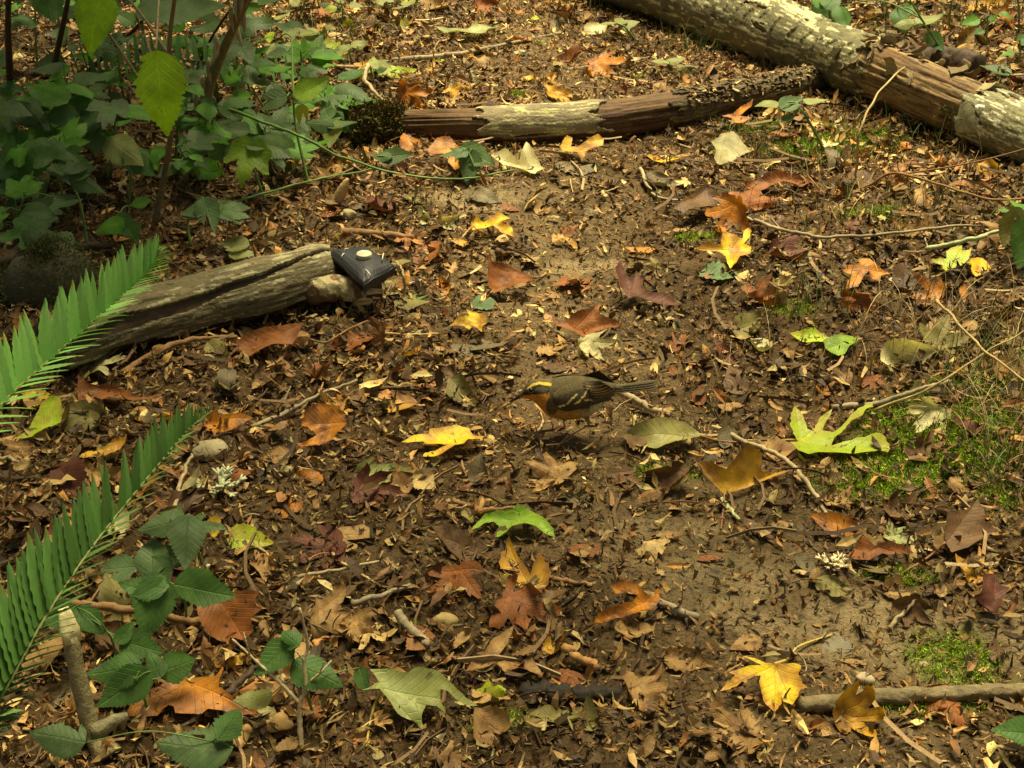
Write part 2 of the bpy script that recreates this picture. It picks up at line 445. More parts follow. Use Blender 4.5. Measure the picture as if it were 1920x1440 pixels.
PAL = dict(rust=(.27, .095, .02), brown=(.15, .08, .03), tan=(.38, .235, .08), orange=(.58, .23, .02), yellow=(.80, .58, .02), lime=(.38, .50, .018), palegreen=(.33, .37, .13),
           green=(.095, .21, .045), greygreen=(.125, .21, .075), cream=(.58, .54, .28), olive=(.22, .19, .055), paleolive=(.38, .35, .11), grey=(.18, .145, .075), red=(.15, .05, .025), dark=(.06, .036, .016), gold=(.66, .37, .03), leafgreen=(.13, .34, .025), brightgreen=(.26, .42, .03), glow=(.34, .60, .02))  # glow: hanging leaf colour brightened to stand for light shining through
EDGE = dict(yellow=(.45, .22, .03), lime=(.40, .38, .04), orange=(.24, .09, .02), tan=(.20, .10, .03), palegreen=(.26, .28, .08), gold=(.30, .14, .03), cream=(.45, .38, .16), brightgreen=(.18, .30, .03))
def leaf_cols(key, P, lv, E, rg):
    c = np.array(PAL[key]); e = np.array(EDGE.get(key, tuple(np.array(PAL[key]) * .7)))
    n = fbm(P[:, 0] * 4 + rg.random() * 90, P[:, 1] * 4 + 30, 8, 3)
    k = np.clip((n - .5) * 3 + .25 + .5 * (E < .05), 0, 1)[:, None]
    out = c * (1 - k) + e * k
    out *= (1 + (rg.random() - .5) * .25)
    return out

def leaf_mesh_world(kind, key, pos, size, head, lean, rg, curl=.5, crump=.5, cup=.3, fold=0, torn=0, sp=.075, rest=True, roll=0.0, petal=None):
    P, F, lv, E, veins = leaf2d(kind, rg, sp, torn)
    V = shape_leaf(P, lv, veins, rg, curl, crump, cup, fold)
    ctr = np.array([0, .42, 0]) if kind in ('maple', 'trilobe') else np.array([0, .5, 0])
    V = (V - ctr) * size
    Mx = Matrix.Rotation(R(lean), 3, 'X') @ Matrix.Rotation(R(head - 90), 3, 'Z') @ Matrix.Rotation(R(roll), 3, 'Y')
    Rm = np.array(Mx); W = V @ Rm.T
    base = (np.array([0, 0.0, V[:, 2].min() * 0 + 0]) - ctr * size) @ Rm.T
    off = np.array(pos, float)
    if rest:
        W2 = W + off; gap = W2[:, 2] - terr(W2[:, 0], W2[:, 1])
        dz = .002 - np.percentile(gap, 8); off = off + np.array([0, 0, dz])
    W = W + off
    ib = int(np.argmin(P[:, 0] ** 2 + P[:, 1] ** 2))
    return W, F, lv, leaf_cols(key, P, lv, E, rg), W[ib], Rm

NAMES = dict(maple='maple_leaf', trilobe='lobed_leaf', ovate='oval_leaf', round='round_leaf', lance='narrow_leaf', toothed='toothed_leaf', seed='maple_seed')
CATS = dict(maple='leaf', trilobe='leaf', ovate='leaf', round='leaf', lance='leaf', seed='seed')
def ground_leaf(px, py, w, head, kind, key, lean, curl, label, stalk=None, mat=None, crump=.5, fold=0, torn=None, cup=.3, seed=None, group=None, lift=0.0):
    rg = random.Random(seed if seed is not None else int(px * 7 + py * 13))
    pos = G(px, py); size = w * mpp(pos)
    if kind in ('maple',): size *= .76
    elif kind == 'trilobe': size *= .8
    torn = rg.choice((0, 1, 2)) if torn is None else torn
    sp = .062 if w > 85 else (.075 if w > 55 else .11)
    V, F, lv, C, base, Rm = leaf_mesh_world(kind, key, pos, size, head, lean, rg, curl, crump, cup, fold, torn, sp)
    fl = terr(V[:, 0], V[:, 1]) + .004; V[:, 2] = np.where(V[:, 2] < fl, fl + (fl - V[:, 2]) * .08, V[:, 2])
    if lift: V[:, 2] += lift; base = base + np.array([0, 0, lift])
    m = mat or ('bright' if key in ('yellow', 'lime', 'palegreen', 'cream', 'gold', 'orange', 'green', 'leafgreen', 'brightgreen') else 'dead')
    o = obj(NAMES[kind], V, F, M[m], cols=C, lv=lv); tag(o, label, CATS[kind], group)
    if stalk:
        s = [base] + [G(x, y, .006) for x, y in stalk]
        pv, pf = tube(spline(s, 14), np.linspace(.0016, .001, 14) * (size / .12) ** .5, 6)
        obj('petiole', pv, pf, M['stem'], o, np.array(PAL['gold' if key in ('yellow', 'lime', 'palegreen', 'orange') else 'brown']) * .8)
    return o

def traced_leaf(poly, org, key, lean, crump, label, stalk=None, curl=.3, seed=1, name='maple_leaf', ox=0, oy=0, k=3.0, mat=None, edge_up=.0):
    """a leaf whose outline is read off at its own place on the ground, in a plane tilted by lean, then crumpled"""
    rg = random.Random(seed); P2 = [(ox + x / k, oy + y / k) for x, y in poly]; O2 = (ox + org[0] / k, oy + org[1] / k)
    ym = max(p[1] for p in P2); xm = sum(p[0] for p in P2) / len(P2); c = G(xm, ym, .004); n_ = np.array([0, -math.sin(R(lean)), math.cos(R(lean))]); ya = np.array([0, math.cos(R(lean)), math.sin(R(lean))])
    def loc(px, py): d = ray(px, py); p = CAMP + d * (np.dot(c - CAMP, n_) / np.dot(d, n_)); q = p - c; return np.array([q[0], np.dot(q, ya)])
    Q = np.array([loc(*p) for p in P2]); O = loc(*O2); S = max(np.ptp(Q[:, 0]), np.ptp(Q[:, 1])) * .75; Q = (Q - O) / S
    if sum(a[0] * b[1] - b[0] * a[1] for a, b in zip(Q, np.roll(Q, -1, 0))) < 0: Q = Q[::-1]
    sp = .05; E_ = []
    for i in range(len(Q)):
        a, b = Q[i], Q[(i + 1) % len(Q)]; m = max(1, int(np.linalg.norm(b - a) / sp))
        for t in range(m): E_.append(a + (b - a) * t / m + (np.array([rg.gauss(0, .006), rg.gauss(0, .006)]) if t else 0))
    E_ = np.array(E_); rr = np.linalg.norm(Q, axis=1); m = len(Q)
    tips = [i for i in range(m) if rr[i] > .4 and rr[i] >= max(rr[(i + j) % m] for j in (-2, -1, 1, 2))]
    veins = [(np.zeros(2), Q[i] * .96) for i in tips] or [(np.zeros(2), Q[int(np.argmax(rr))] * .96)]
    vp = np.array([b * t for a, b in veins for t in np.arange(.03, 1, sp / np.linalg.norm(b))]); vp = vp[inside(E_, vp)]
    lo, hi = Q.min(0), Q.max(0); gx_, gy_ = np.meshgrid(np.arange(lo[0], hi[0], sp), np.arange(lo[1], hi[1], sp)); g_ = np.stack([gx_.ravel(), gy_.ravel()], 1); g_ = g_ + np.array([[rg.uniform(-.01, .01), rg.uniform(-.01, .01)] for _ in g_]); g_ = g_[inside(E_, g_)]
    def far(p, s, d): return (((p[:, None] - s[None]) ** 2).sum(2).min(1) > d * d)
    if len(vp): vp = vp[far(vp, E_, sp * .4)]
    g_ = g_[far(g_, E_, sp * .6)]
    if len(vp) and len(g_): g_ = g_[far(g_, vp, sp * .6)]
    al = [Vector(p) for p in E_] + [Vector(p) for p in vp] + [Vector(p) for p in g_]; ne = len(E_)
    v, e, F, _, _, _ = delaunay_2d_cdt(al, [(i, (i + 1) % ne) for i in range(ne)], [], 1, 1e-5); P = np.array([tuple(p) for p in v]); F = [tuple(t) for t in F]
    D = np.full(len(P), 9.); A = np.zeros(len(P))
    for a, b in veins:
        L = np.linalg.norm(b); u = b / L; s = np.clip(P @ u, 0, L); d = np.linalg.norm(P - s[:, None] * u, axis=1); kk = d < D; D[kk] = d[kk]; A[kk] = s[kk]
    lv = np.stack([A, D, (D < .012).astype(float)], 1); E = np.sqrt(((P[:, None] - E_[None]) ** 2).sum(2).min(1))
    z = D * .30 * (.4 + crump) + edge_up * np.clip(.12 - E, 0, 1) ** 1.2 * 4 * (fbm(P[:, 0] * 3 + seed, P[:, 1] * 3 + 9, 5, 2))
    for _ in range(4):
        a = rg.uniform(0, 6.28); f = rg.uniform(3, 9); z = z + crump * .13 / (f / 4) * np.sin((P[:, 0] * math.cos(a) + P[:, 1] * math.sin(a)) * f + rg.uniform(0, 6))
    z = z + crump * .07 * (vnoise(P[:, 0] * 9 + 40 + seed, P[:, 1] * 9 + 40, 5) - .5)
    W = c + ((P + O / S) * S)[:, :1] * np.array([1., 0, 0]) + ((P + O / S) * S)[:, 1:] * ya + (z * S)[:, None] * n_
    W[:, 2] += .007; fl = terr(W[:, 0], W[:, 1]) + .013; W[:, 2] = np.where(W[:, 2] < fl, fl + (fl - W[:, 2]) * .1, W[:, 2])
    C = leaf_cols(key, P, lv, E, rg); o = obj(name, W, F, M[mat or ('dead' if key in ('rust', 'brown', 'tan', 'red', 'olive', 'grey', 'dark') else 'bright')], cols=C, lv=lv); tag(o, label, 'leaf')
    if stalk:
        s = [W[int(np.argmin((P ** 2).sum(1)))]] + [G(x, y, .006) for x, y in stalk]; pv, pf = tube(spline(s, 16), np.linspace(.0022, .0014, 16), 7); obj('petiole', pv, pf, M['stem'], o, np.array((.40, .30, .07) if key in ('yellow', 'lime', 'palegreen', 'orange') else (.2, .1, .04)))
    return o

# ------------------------------------------------------------------ litter that nobody could count
def templates(rg):
    T = []
    for k in range(8):                                    # flakes: bent quads
        e = rg.uniform(.3, .8); T.append((np.array([(-1, -e * rg.uniform(.4, 1), rg.uniform(-.2, .3)), (rg.uniform(-.3, .3), -e, 0), (1, rg.uniform(-.2, .2), rg.uniform(-.2, .5)), (rg.uniform(-.2, .4), e, rg.uniform(-.2, .3))]), np.array([(0, 1, 3), (1, 2, 3)]), 1.0))
    for k in range(6):                                    # short shreds
        w = rg.uniform(.10, .22); a, b = rg.uniform(-.4, .6), rg.uniform(-.4, .4); T.append((np.array([(-1, b - w * .4, a), (-1, b + w * .3, a), (0, -w, 0), (.1, w, w * rg.uniform(-.8, .8)), (1, b - w * .2, a * .7), (.9, b + w * .3, a * .7)]), np.array([(0, 2, 3), (0, 3, 1), (2, 4, 5), (2, 5, 3)]), 1.2))
    for k in range(10):                                   # torn shards, bent
        n = rg.randrange(5, 9); a = np.sort([rg.uniform(0, 6.28) for _ in range(n)]); r = np.array([rg.uniform(.45, 1) for _ in range(n)])
        P = np.stack([np.cos(a) * r, np.sin(a) * r * rg.uniform(.4, .9), np.zeros(n)], 1); P = np.vstack([P, [[0, 0, rg.uniform(-.1, .15)]]])
        P[:, 2] += rg.uniform(-.5, .8) * P[:, 0] ** 2 + rg.uniform(-.3, .5) * P[:, 1] ** 2 + rg.uniform(-.3, .3) * P[:, 0] * P[:, 1]
        T.append((P, np.array([(i, (i + 1) % n, n) for i in range(n)]), 1.0))
    for k in range(6):                                    # curled strips
        m = 5; w = rg.uniform(.09, .22); t = np.linspace(-1, 1, m); cz = rg.uniform(-.6, .9); cy = rg.uniform(-.5, .5)
        ww = w * (1 - .6 * np.abs(t)); P = []
        for q, e in zip(t, ww): P += [(q, cy * q * q - e, cz * q * q), (q, cy * q * q + e, cz * q * q + e * rg.uniform(-.8, .8))]
        F = []
        for i in range(m - 1): F += [(2 * i, 2 * i + 2, 2 * i + 3), (2 * i, 2 * i + 3, 2 * i + 1)]
        T.append((np.array(P), np.array(F), 1.2))
    for k in range(6):                                    # small whole leaves, folded on the midrib
        m = 4; t = np.linspace(0, 1, m); w = rg.uniform(.25, .42); ww = w * np.sin(np.pi * t ** .9); f = rg.uniform(.1, .9); cz = rg.uniform(-.7, .9); P = []
        for q, e in zip(t, ww): x = q * 2 - 1; P += [(x, -e, cz * x * x * .5 + e * f), (x, 0, cz * x * x * .5), (x, e, cz * x * x * .5 + e * f * rg.uniform(.3, 1.4))]
        F = []
        for i in range(m - 1):
            for j in (0, 1): F += [(3 * i + j, 3 * i + 3 + j, 3 * i + 4 + j), (3 * i + j, 3 * i + 4 + j, 3 * i + 1 + j)]
        T.append((np.array(P), np.array(F), 1.3))
    for k in range(2):                                    # twiglets
        P = []; F = []; m = 4; cy = rg.uniform(-.3, .3)
        for i in range(m):
            x = -1 + 2 * i / (m - 1)
            for j in range(3): a = j * 2.094; P.append((x, cy * x * x + .05 * math.cos(a), .05 * math.sin(a) + .05))
        for i in range(m - 1):
            for j in range(3):
                b = (j + 1) % 3; F += [(i * 3 + j, i * 3 + b, i * 3 + 3 + b), (i * 3 + j, i * 3 + 3 + b, i * 3 + 3 + j)]
        T.append((np.array(P), np.array(F), 1.3))
    return T

NOHALF = False
def scatter(name, label, n, T, smin, smax, pal, weights, mat, density, zmax=.012, tilt=.45, seed=1, region=(-2.3, 2.5, .75, 6.2), power=2.0):
    g = np.random.default_rng(seed); xs = []; ys = []; tot = 0
    while tot < n:
        y = region[2] + (region[3] - region[2]) * g.random(n * 2) ** 1.25
        half = np.minimum(.42 * y + .35, 2.4) if not NOHALF else np.full(n * 2, 3.4); x = (g.random(n * 2) * 2 - 1) * half + .02
        k = g.random(n * 2) < density(x, y) * (half / 2.4 + .25); xs.append(x[k]); ys.append(y[k]); tot += k.sum()
    x = np.concatenate(xs)[:n]; y = np.concatenate(ys)[:n]
    s = smin + (smax - smin) * g.random(n) ** power
    s = s * (1 + .12 * np.maximum(y - 1.6, 0))
    yaw = g.random(n) * 6.283; pit = g.normal(0, tilt, n); rol = g.normal(0, tilt, n); z = terr(x, y) + g.random(n) ** 1.5 * zmax + .001 + s * .25 * np.abs(np.sin(pit))
    ci = g.choice(len(pal), n, p=np.array(weights) / sum(weights)); pc = np.array(pal)[ci] * ((.35 + .95 * g.random(n)) * (.35 + 1.3 * fbm(x * 2.3, y * 2.3, 33, 4)) * (1 + .12 * trail(x, y)))[:, None]
    ti = g.integers(0, len(T), n); VV = []; FF = []; CC = []; base = 0
    cy, sy, cp, sp_, cr, sr = np.cos(yaw), np.sin(yaw), np.cos(pit), np.sin(pit), np.cos(rol), np.sin(rol)
    for t, (P, F, k) in enumerate(T):
        w = np.where(ti == t)[0]
        if not len(w): continue
        q = P[None] * (s[w] * k * .5)[:, None, None]
        X, Y, Z = q[..., 0], q[..., 1], q[..., 2]
        Y, Z = Y * cr[w, None] - Z * sr[w, None], Y * sr[w, None] + Z * cr[w, None]
        X, Z = X * cp[w, None] + Z * sp_[w, None], -X * sp_[w, None] + Z * cp[w, None]
        X, Y = X * cy[w, None] - Y * sy[w, None], X * sy[w, None] + Y * cy[w, None]
        v = np.stack([X + x[w, None], Y + y[w, None], Z + z[w, None]], -1); m = len(P)
        VV.append(v.reshape(-1, 3)); FF.append((F[None] + (np.arange(len(w)) * m)[:, None, None] + base).reshape(-1, 3)); base += m * len(w)
        cc = np.repeat(pc[w], m, 0) * (.85 + .3 * g.random(m * len(w)))[:, None]; CC.append(cc)
    o = link(name, mesh(name, np.vstack(VV), np.vstack(FF), M[mat], np.vstack(CC), False)); tag(o, label, kind='stuff'); return o

LITPAL = [(.145, .08, .028), (.235, .14, .045), (.34, .24, .085), (.085, .052, .02), (.19, .085, .024), (.40, .28, .11), (.05, .03, .014), (.24, .20, .07), (.36, .18, .04), (.46, .35, .15)]
LITW = [25, 20, 9, 20, 8, 4, 17, 8, 3, 2]
def dens_litter(x, y): return (1 - .42 * trail(x, y)) * np.clip(.35 + .9 * fbm(x * 3.1, y * 3.1, 77, 3) - .5 * field(LOWLIT, x, y), .04, 1)
def dens_big(x, y): return np.clip(1.7 * fbm(x * 2.6 + 9, y * 2.6, 78, 3) - .35 - .8 * field(LOWLIT, x, y) + .35 * sstep(.4, 1.0, x - .1 - .05 * y) + .3 * sstep(.25, .7, -(x - .02 - .05 * y)) + .5 * sstep(.3, .6, x) * sstep(1.6, 2.0, y) * (1 - sstep(3.2, 3.8, y)), .02, 1) * (1 - .6 * trail(x, y))
def dens_side(x, y): return np.clip(.12 + .9 * sstep(.18, .6, np.abs(x - .12 - .05 * y)) - .3 * field(LOWLIT, x, y), .02, 1) * np.clip(1.6 * fbm(x * 3.4, y * 3.4, 91, 3) - .2, .05, 1)
TT = templates(random.Random(4))
scatter('leaf_litter', 'shredded brown leaf litter covering the whole trail', 66000, TT[14:], .006, .030, LITPAL, LITW, 'litter', dens_litter, .013, .55, 1, power=2.2)
scatter('leaf_litter', 'torn brown leaf pieces thick along both sides of the trail', 17000, TT[14:], .014, .042, LITPAL, LITW, 'litter', dens_side, .018, .5, 12)
scatter('leaf_litter', 'fine crumbs of dry leaf and bark on the bare trail soil', 160000, TT[:14] + TT[8:14], .004, .018, LITPAL[:2] + [(.17, .105, .04), (.26, .17, .06)] + LITPAL[3:5] + LITPAL[6:7], [20, 18, 18, 7, 16, 8, 14], 'litter', lambda x, y: np.clip(.35 + .65 * fbm(x * 6, y * 6, 79, 3), 0, 1), .007, .6, 2)
def whole_templates(rg, n):
    T = []
    for i in range(n):
        kind = rg.choice(['maple', 'ovate', 'ovate', 'lance', 'round', 'maple'])
        P, F, lv, E, veins = leaf2d(kind, rg, .2, rg.choice((0, 1, 2, 3)))
        V = shape_leaf(P, lv, veins, rg, rg.uniform(.2, 1.0), rg.uniform(.4, 1.2), rg.uniform(-.3, .6)); V[:, 1] -= .4
        T.append((V * 1.2, np.array(F), 1.0))
    return T
scatter('leaf_litter', 'layer of old crumpled brown leaves beside and across the trail', 4000, whole_templates(random.Random(8), 22), .020, .078, LITPAL, [24, 24, 12, 12, 16, 4, 4, 6, 4, 2], 'litter', dens_big, .016, .38, 3, power=1.25)
def dens_out(x, y): return np.where((np.abs(x - .02) > np.minimum(.42 * y + .33, 2.38)) | (y < .8), 1.0, 0.0)
def scatter_wide():
    global NOHALF
    NOHALF = True; o = scatter('leaf_litter', 'brown leaf litter on the forest floor beyond both sides of the trail', 20000, TT[:14], .014, .05, LITPAL, LITW, 'litter', dens_out, .01, .4, 14, region=(-3.4, 3.6, .1, 7.0)); NOHALF = False
scatter_wide()
scatter('twig_litter', 'thin broken twigs and stalks lying in the leaf litter', 1500, TT[-2:], .03, .11, [(.14, .09, .045), (.24, .16, .08), (.08, .05, .025), (.34, .26, .14)], [4, 3, 3, 1], 'twig', dens_litter, .02, .10, 4)
# ------------------------------------------------------------------ fallen logs
def log_surface(P, rad, n, seed, amp=.06, knots=()):
    """grid of points (m, n, 3), radial directions and (u, angle) fields"""
    m = len(P); T, A, B = frames(P); ang = np.arange(n) / n * 2 * math.pi
    u = np.concatenate([[0], np.cumsum(np.linalg.norm(np.diff(P, axis=0), axis=1))])
    dirs = A[:, None] * np.cos(ang)[None, :, None] + B[:, None] * np.sin(ang)[None, :, None]
    U = np.repeat(u[:, None], n, 1); AN = np.repeat(ang[None], m, 0)
    cx, sx = np.cos(AN), np.sin(AN)
    r = np.repeat(np.asarray(rad)[:, None], n, 1)
    def nz(fu, fa, sd, o=4): return (fbm(U * fu + cx * fa + 20, sx * fa + cx * fa * .37 + 30, sd, o) + fbm(U * fu * 1.07 + 50, sx * fa + 5, sd + 5, o)) / 2
    r = r * (1 + amp * 2 * (nz(6, 1.2, seed) - .5))
    for (ku, ka, kr, kh) in knots:
        da = np.abs((AN - ka + math.pi) % (2 * math.pi) - math.pi) * r; q = np.hypot(U - ku, da) / kr
        r = r + kh * np.exp(-q ** 2) - kh * .9 * np.exp(-(q * 2.2) ** 2)
    return dirs, r, U, AN, nz
def grid_faces(m, n, mask=None):
    i, j = np.meshgrid(np.arange(m - 1), np.arange(n), indexing='ij'); k = (j + 1) % n
    f = np.stack([i * n + j, i * n + k, (i + 1) * n + k, (i + 1) * n + j], -1)
    return f[mask] if mask is not None else f.reshape(-1, 4)
def plate(P, dirs, r, mask, thick, C, name, mat, parent, sink=.003, rough=None):
    """a sheet of bark lying on the log where mask is set (per face), with real edges"""
    m, n = r.shape; rr = r + thick * (1 if rough is None else rough)
    top = (P[:, None] + dirs * rr[..., None]).reshape(-1, 3); bot = (P[:, None] + dirs * (r - sink)[..., None]).reshape(-1, 3)
    F = [tuple(f) for f in grid_faces(m, n, mask)]
    cnt = {}
    for f in F:
        for a, b in zip(f, f[1:] + f[:1]):
            if (b, a) in cnt: del cnt[(b, a)]
            else: cnt[(a, b)] = 1
    nn = m * n
    sk = [(b, a, a + nn, b + nn) for a, b in cnt]
    V = np.vstack([top, bot]); CC = np.vstack([C.reshape(-1, 3), C.reshape(-1, 3) * .55]); F = F + sk
    used = np.unique(np.array(F)); mp = -np.ones(len(V), int); mp[used] = np.arange(len(used))
    F = mp[np.array(F)]
    return obj(name, V[used], F, M[mat], parent, CC[used])
def core(P, dirs, r, C, name, mat, parent=None, endc=(.25, .17, .08)):
    m, n = r.shape; k_ = 2 if name == 'heartwood' else 1; P, dirs, r, C = P[::k_], dirs[::k_, ::k_], r[::k_, ::k_], C[::k_, ::k_]; m, n = r.shape; V = (P[:, None] + dirs * r[..., None]).reshape(-1, 3); F = [tuple(f) for f in grid_faces(m, n)]
    rg = np.random.default_rng(3); CC = [C.reshape(-1, 3)]
    a = m * n; ends = []
    for e, base in ((0, 0), (m - 1, (m - 1) * n)):
        ends.append(P[e]); c = a + len(ends) - 1
        for j in range(n):
            k = (j + 1) % n; F.append((c, base + k, base + j) if e == 0 else (c, base + j, base + k))
    V = np.vstack([V, ends]); CC.append(np.array([endc, endc])); return obj(name, V, F, M[mat], parent, np.vstack(CC))
def moss_tufts(name, pts, nrm, parent, seed, l0=.005, l1=.012, n=4000, cols=((.05, .09, .012), (.09, .10, .02), (.10, .075, .02)), jit=.003):
    g = np.random.default_rng(seed); k = g.integers(0, len(pts), n); p = pts[k] + g.normal(0, jit, (n, 3)); d = nrm[k] + g.normal(0, .5, (n, 3)); d /= np.linalg.norm(d, axis=1)[:, None]
    L = (l0 + (l1 - l0) * g.random(n))[:, None]; s = np.cross(d, g.normal(0, 1, (n, 3))); s /= np.linalg.norm(s, axis=1)[:, None] + 1e-9; w = L * .16
    b = d * .6 + g.normal(0, .35, (n, 3))
    V = np.stack([p - s * w, p + s * w, p + d * L * .6 + s * w * .8, p + d * L * .6 - s * w * .8, p + (d * .6 + b * .6) * L], 1).reshape(-1, 3)
    o = np.arange(n)[:, None] * 5; F = np.concatenate([o + [0, 1, 2], o + [0, 2, 3], o + [3, 2, 4]], 0)
    c = np.array(cols)[g.integers(0, len(cols), n)] * (.6 + .8 * g.random(n))[:, None]
    me = mesh(name, V, F, M['moss'], np.repeat(c, 5, 0), False); ob = link(name, me, parent); ob['kind'] = 'stuff'; return ob

def log_path(pix, lift, n):
    return spline([G(x, y, l) for (x, y), l in zip(pix, lift)], n)

# --- the big log
pix = [(1010, -110), (1250, -22), (1447, 58), (1560, 103), (1697, 156), (1880, 232), (2080, 318)]
rp = [62, 60, 57, 55, 55, 54, 54]
rr = []
for (x, y), r_ in zip(pix, rp): rr.append(r_ * mpp(G(x, y + 40)) * .93)
P = log_path(pix, [r_ * .9 for r_ in rr], 520)
rad = np.interp(np.linspace(0, 1, 520), np.linspace(0, 1, len(rr)), rr)
def at_u(px): # station index nearest to a pixel column
    d = P - CAMP; pxs = 960 + FPX * d[:, 0] / (d @ FW); return int(np.argmin(np.abs(pxs - px)))
i_brk, i_low = at_u(1640), at_u(1850)
dirs, r, U, AN, nz = log_surface(P, rad, 140, 101, .05, ((np.linalg.norm(np.diff(P, axis=0), axis=1).sum() * .60, 1.2, .03, .006),))
big = empty('fallen_log', (P[260][0], P[260][1], th(P[260][0], P[260][1])), 'big fallen log with flaking grey bark and bare tan wood, upper right', 'log')
gn = nz(5, 9, 201)[..., None]; fine = fbm(U * 26, AN * 15, 203, 4)[..., None]
C = np.array([.18, .118, .05]) * (.15 + .75 * fine + .75 * gn); C = np.where(nz(5, 3.5, 231)[..., None] > .55, C * np.array([.55, .47, .40]), C); C = np.where(fbm(U * 11, AN * 22, 233, 4)[..., None] < .36, C * .35, C)
r_w = r * .985 + (fbm(U * 9, AN * 11, 209, 4) - .5) * .014
core(P, dirs, r_w, C, 'bare_wood', 'wood', big)
ui = np.arange(520)[:, None] + 30 * (fbm(AN * 2.6, U * 3, 211, 4) - .5) * 2.2
mk = ((ui < i_brk) & (nz(7, 3.2, 213) > .30))[:-1, :]
bn = nz(9, 7, 215)[..., None]; ln = nz(16, 14, 217)[..., None]
CB = np.array([.12, .11, .055]) * (.3 + 1.1 * bn); CB = np.where(ln > .58, np.array([.34, .32, .18]) * (.75 + .5 * bn), CB); CB = np.where(bn < .36, np.array([.09, .08, .035]), CB)
ring = 1 + .9 * (np.abs(np.sin(U * 46 + 5 * fbm(AN * 1.4, U * 2, 219, 3))) < .12) - .3
plate(P, dirs, r, mk, .007, CB, 'bark', 'bark', big, rough=ring + .8 * (nz(30, 18, 221) - .5))
mk2 = ((ui > i_low + 4) & (nz(7, 3, 223) > .36))[:-1, :]
CB2 = np.array([.16, .15, .08]) * (.4 + .9 * bn); CB2 = np.where(ln > .58, np.array([.38, .37, .24]), CB2)
o = plate(P, dirs, r, mk2, .008, CB2, 'bark', 'bark', big, rough=1 + .9 * (nz(30, 18, 225) - .5)); o['label'] = 'grey lichen-spotted bark on the near end'
def surf(i, a, up=.0):
    j = int(a / (2 * math.pi) * 140) % 140; return P[i] + dirs[i, j] * (r[i, j] + up), dirs[i, j]
# curled bark flaps along the torn edge and on top
rg = random.Random(17)
for q in range(34):
    i = int(rg.gauss(i_brk, 18)) if q < 20 else rg.randrange(i_brk + 10, i_low + 28); a = rg.uniform(.0, 3.1)
    p0, nn = surf(min(max(i, 3), 510), a, .003); T = P[min(i + 1, 518)] - P[i - 1]; T /= np.linalg.norm(T); S = np.cross(nn, T)
    L = rg.uniform(.018, .055); w = rg.uniform(.010, .03); th_ = rg.uniform(.6, 2.4); yaw = rg.uniform(-.7, .7) + (1.57 if rg.random() < .4 else 0)
    D = T * math.cos(yaw) + S * math.sin(yaw); S2 = np.cross(nn, D); V = []; mm = 7
    for t in range(mm):
        x = t / (mm - 1); aa = x * th_; ww = w * (1 - .5 * x) * rg.uniform(.8, 1.2)
        c = p0 + D * (math.sin(aa) / th_ * L) + nn * ((1 - math.cos(aa)) / th_ * L + .002)
        V += [c - S2 * ww, c + S2 * ww, c - S2 * ww - nn * .0025, c + S2 * ww - nn * .0025]
    F = []
    for t in range(mm - 1):
        b = t * 4; F += [(b, b + 1, b + 5, b + 4), (b + 2, b + 6, b + 7, b + 3), (b, b + 4, b + 6, b + 2), (b + 1, b + 3, b + 7, b + 5)]
    b = (mm - 1) * 4; F += [(b, b + 1, b + 3, b + 2), (0, 2, 3, 1)]
    obj('bark_flap', V, F, M['bark'], big, np.array(rg.choice([(.20, .16, .08), (.11, .08, .04), (.27, .24, .15)])), False)
# a knot ring, a pale lichen blotch, moss below
i = at_u(1425); p0, nn = surf(i, 1.1, .006); T = P[i + 1] - P[i]; T /= np.linalg.norm(T); S = np.cross(nn, T)
ringp = [p0 + (T * math.cos(t) * .034 + S * math.sin(t) * .024) for t in np.linspace(0, 2 * math.pi, 25)]
v, f = tube(np.array(ringp), .008, 8, lambda a, b: .002 * np.sin(a * 1.7)); obj('knot', v, f, M['bark'], big, np.array((.16, .14, .08)))
v, f = tube(np.array([p0 - nn * .012, p0 + nn * .001]), [.02, .017], 14); obj('knot_hollow', v, f, M['wood'], big, np.array((.03, .02, .012)))
def disc_on(i, a, ra, rb, colr, name, seed, hgt=.003):
    p0, nn = surf(i, a, .009); T = P[i + 1] - P[i]; T /= np.linalg.norm(T); S = np.cross(nn, T); V = [p0 + nn * hgt * 1.3]; g_ = random.Random(seed)
    k = 28
    for rr_, hh in ((.6, 1.1), (1, -.6)):
        for t in range(k):
            q = 2 * math.pi * t / k; e = 1 + .18 * math.sin(3 * q + seed) + g_.uniform(-.1, .1)
            pt = p0 + (T * math.cos(q) * ra + S * math.sin(q) * rb) * rr_ * e + nn * hgt * hh; V.append(pt)
    F = [(0, 1 + t, 1 + (t + 1) % k) for t in range(k)] + [(1 + t, 1 + k + t, 1 + k + (t + 1) % k, 1 + (t + 1) % k) for t in range(k)]
    return obj(name, V, F, M['bark'], big, np.array(colr) * (.35 + 1.2 * fbm(np.arange(len(V)) * .9, np.arange(len(V)) * .37, seed, 3))[:, None])
ang_cam = 0
def face_ang(i):   # angle on the log that faces the camera
    d = CAMP - P[i]; d /= np.linalg.norm(d); return int(np.argmax(dirs[i] @ d)) / 140 * 2 * math.pi
disc_on(at_u(1858), face_ang(at_u(1858)) + .35, .040, .036, (.24, .235, .14), 'lichen_patch', 2, .003)
disc_on(at_u(1872), face_ang(at_u(1872)) - .1, .011, .012, (.60, .60, .45), 'lichen_patch', 5, .009)
idx = [(i, j) for i in range(at_u(1800), 516, 2) for j in range(0, 140, 2) if dirs[i, j][2] < .25]
pts = np.array([P[i] + dirs[i, j] * r[i, j] for i, j in idx if P[i][2] + dirs[i, j][2] * r[i, j] < P[i][2] + .02]); nr = np.array([dirs[i, j] for i, j in idx])[:len(pts)]
moss_tufts('moss', pts, nr, big, 5, .005, .013, 3500, ((.06, .075, .02), (.10, .10, .035), (.12, .09, .03)))

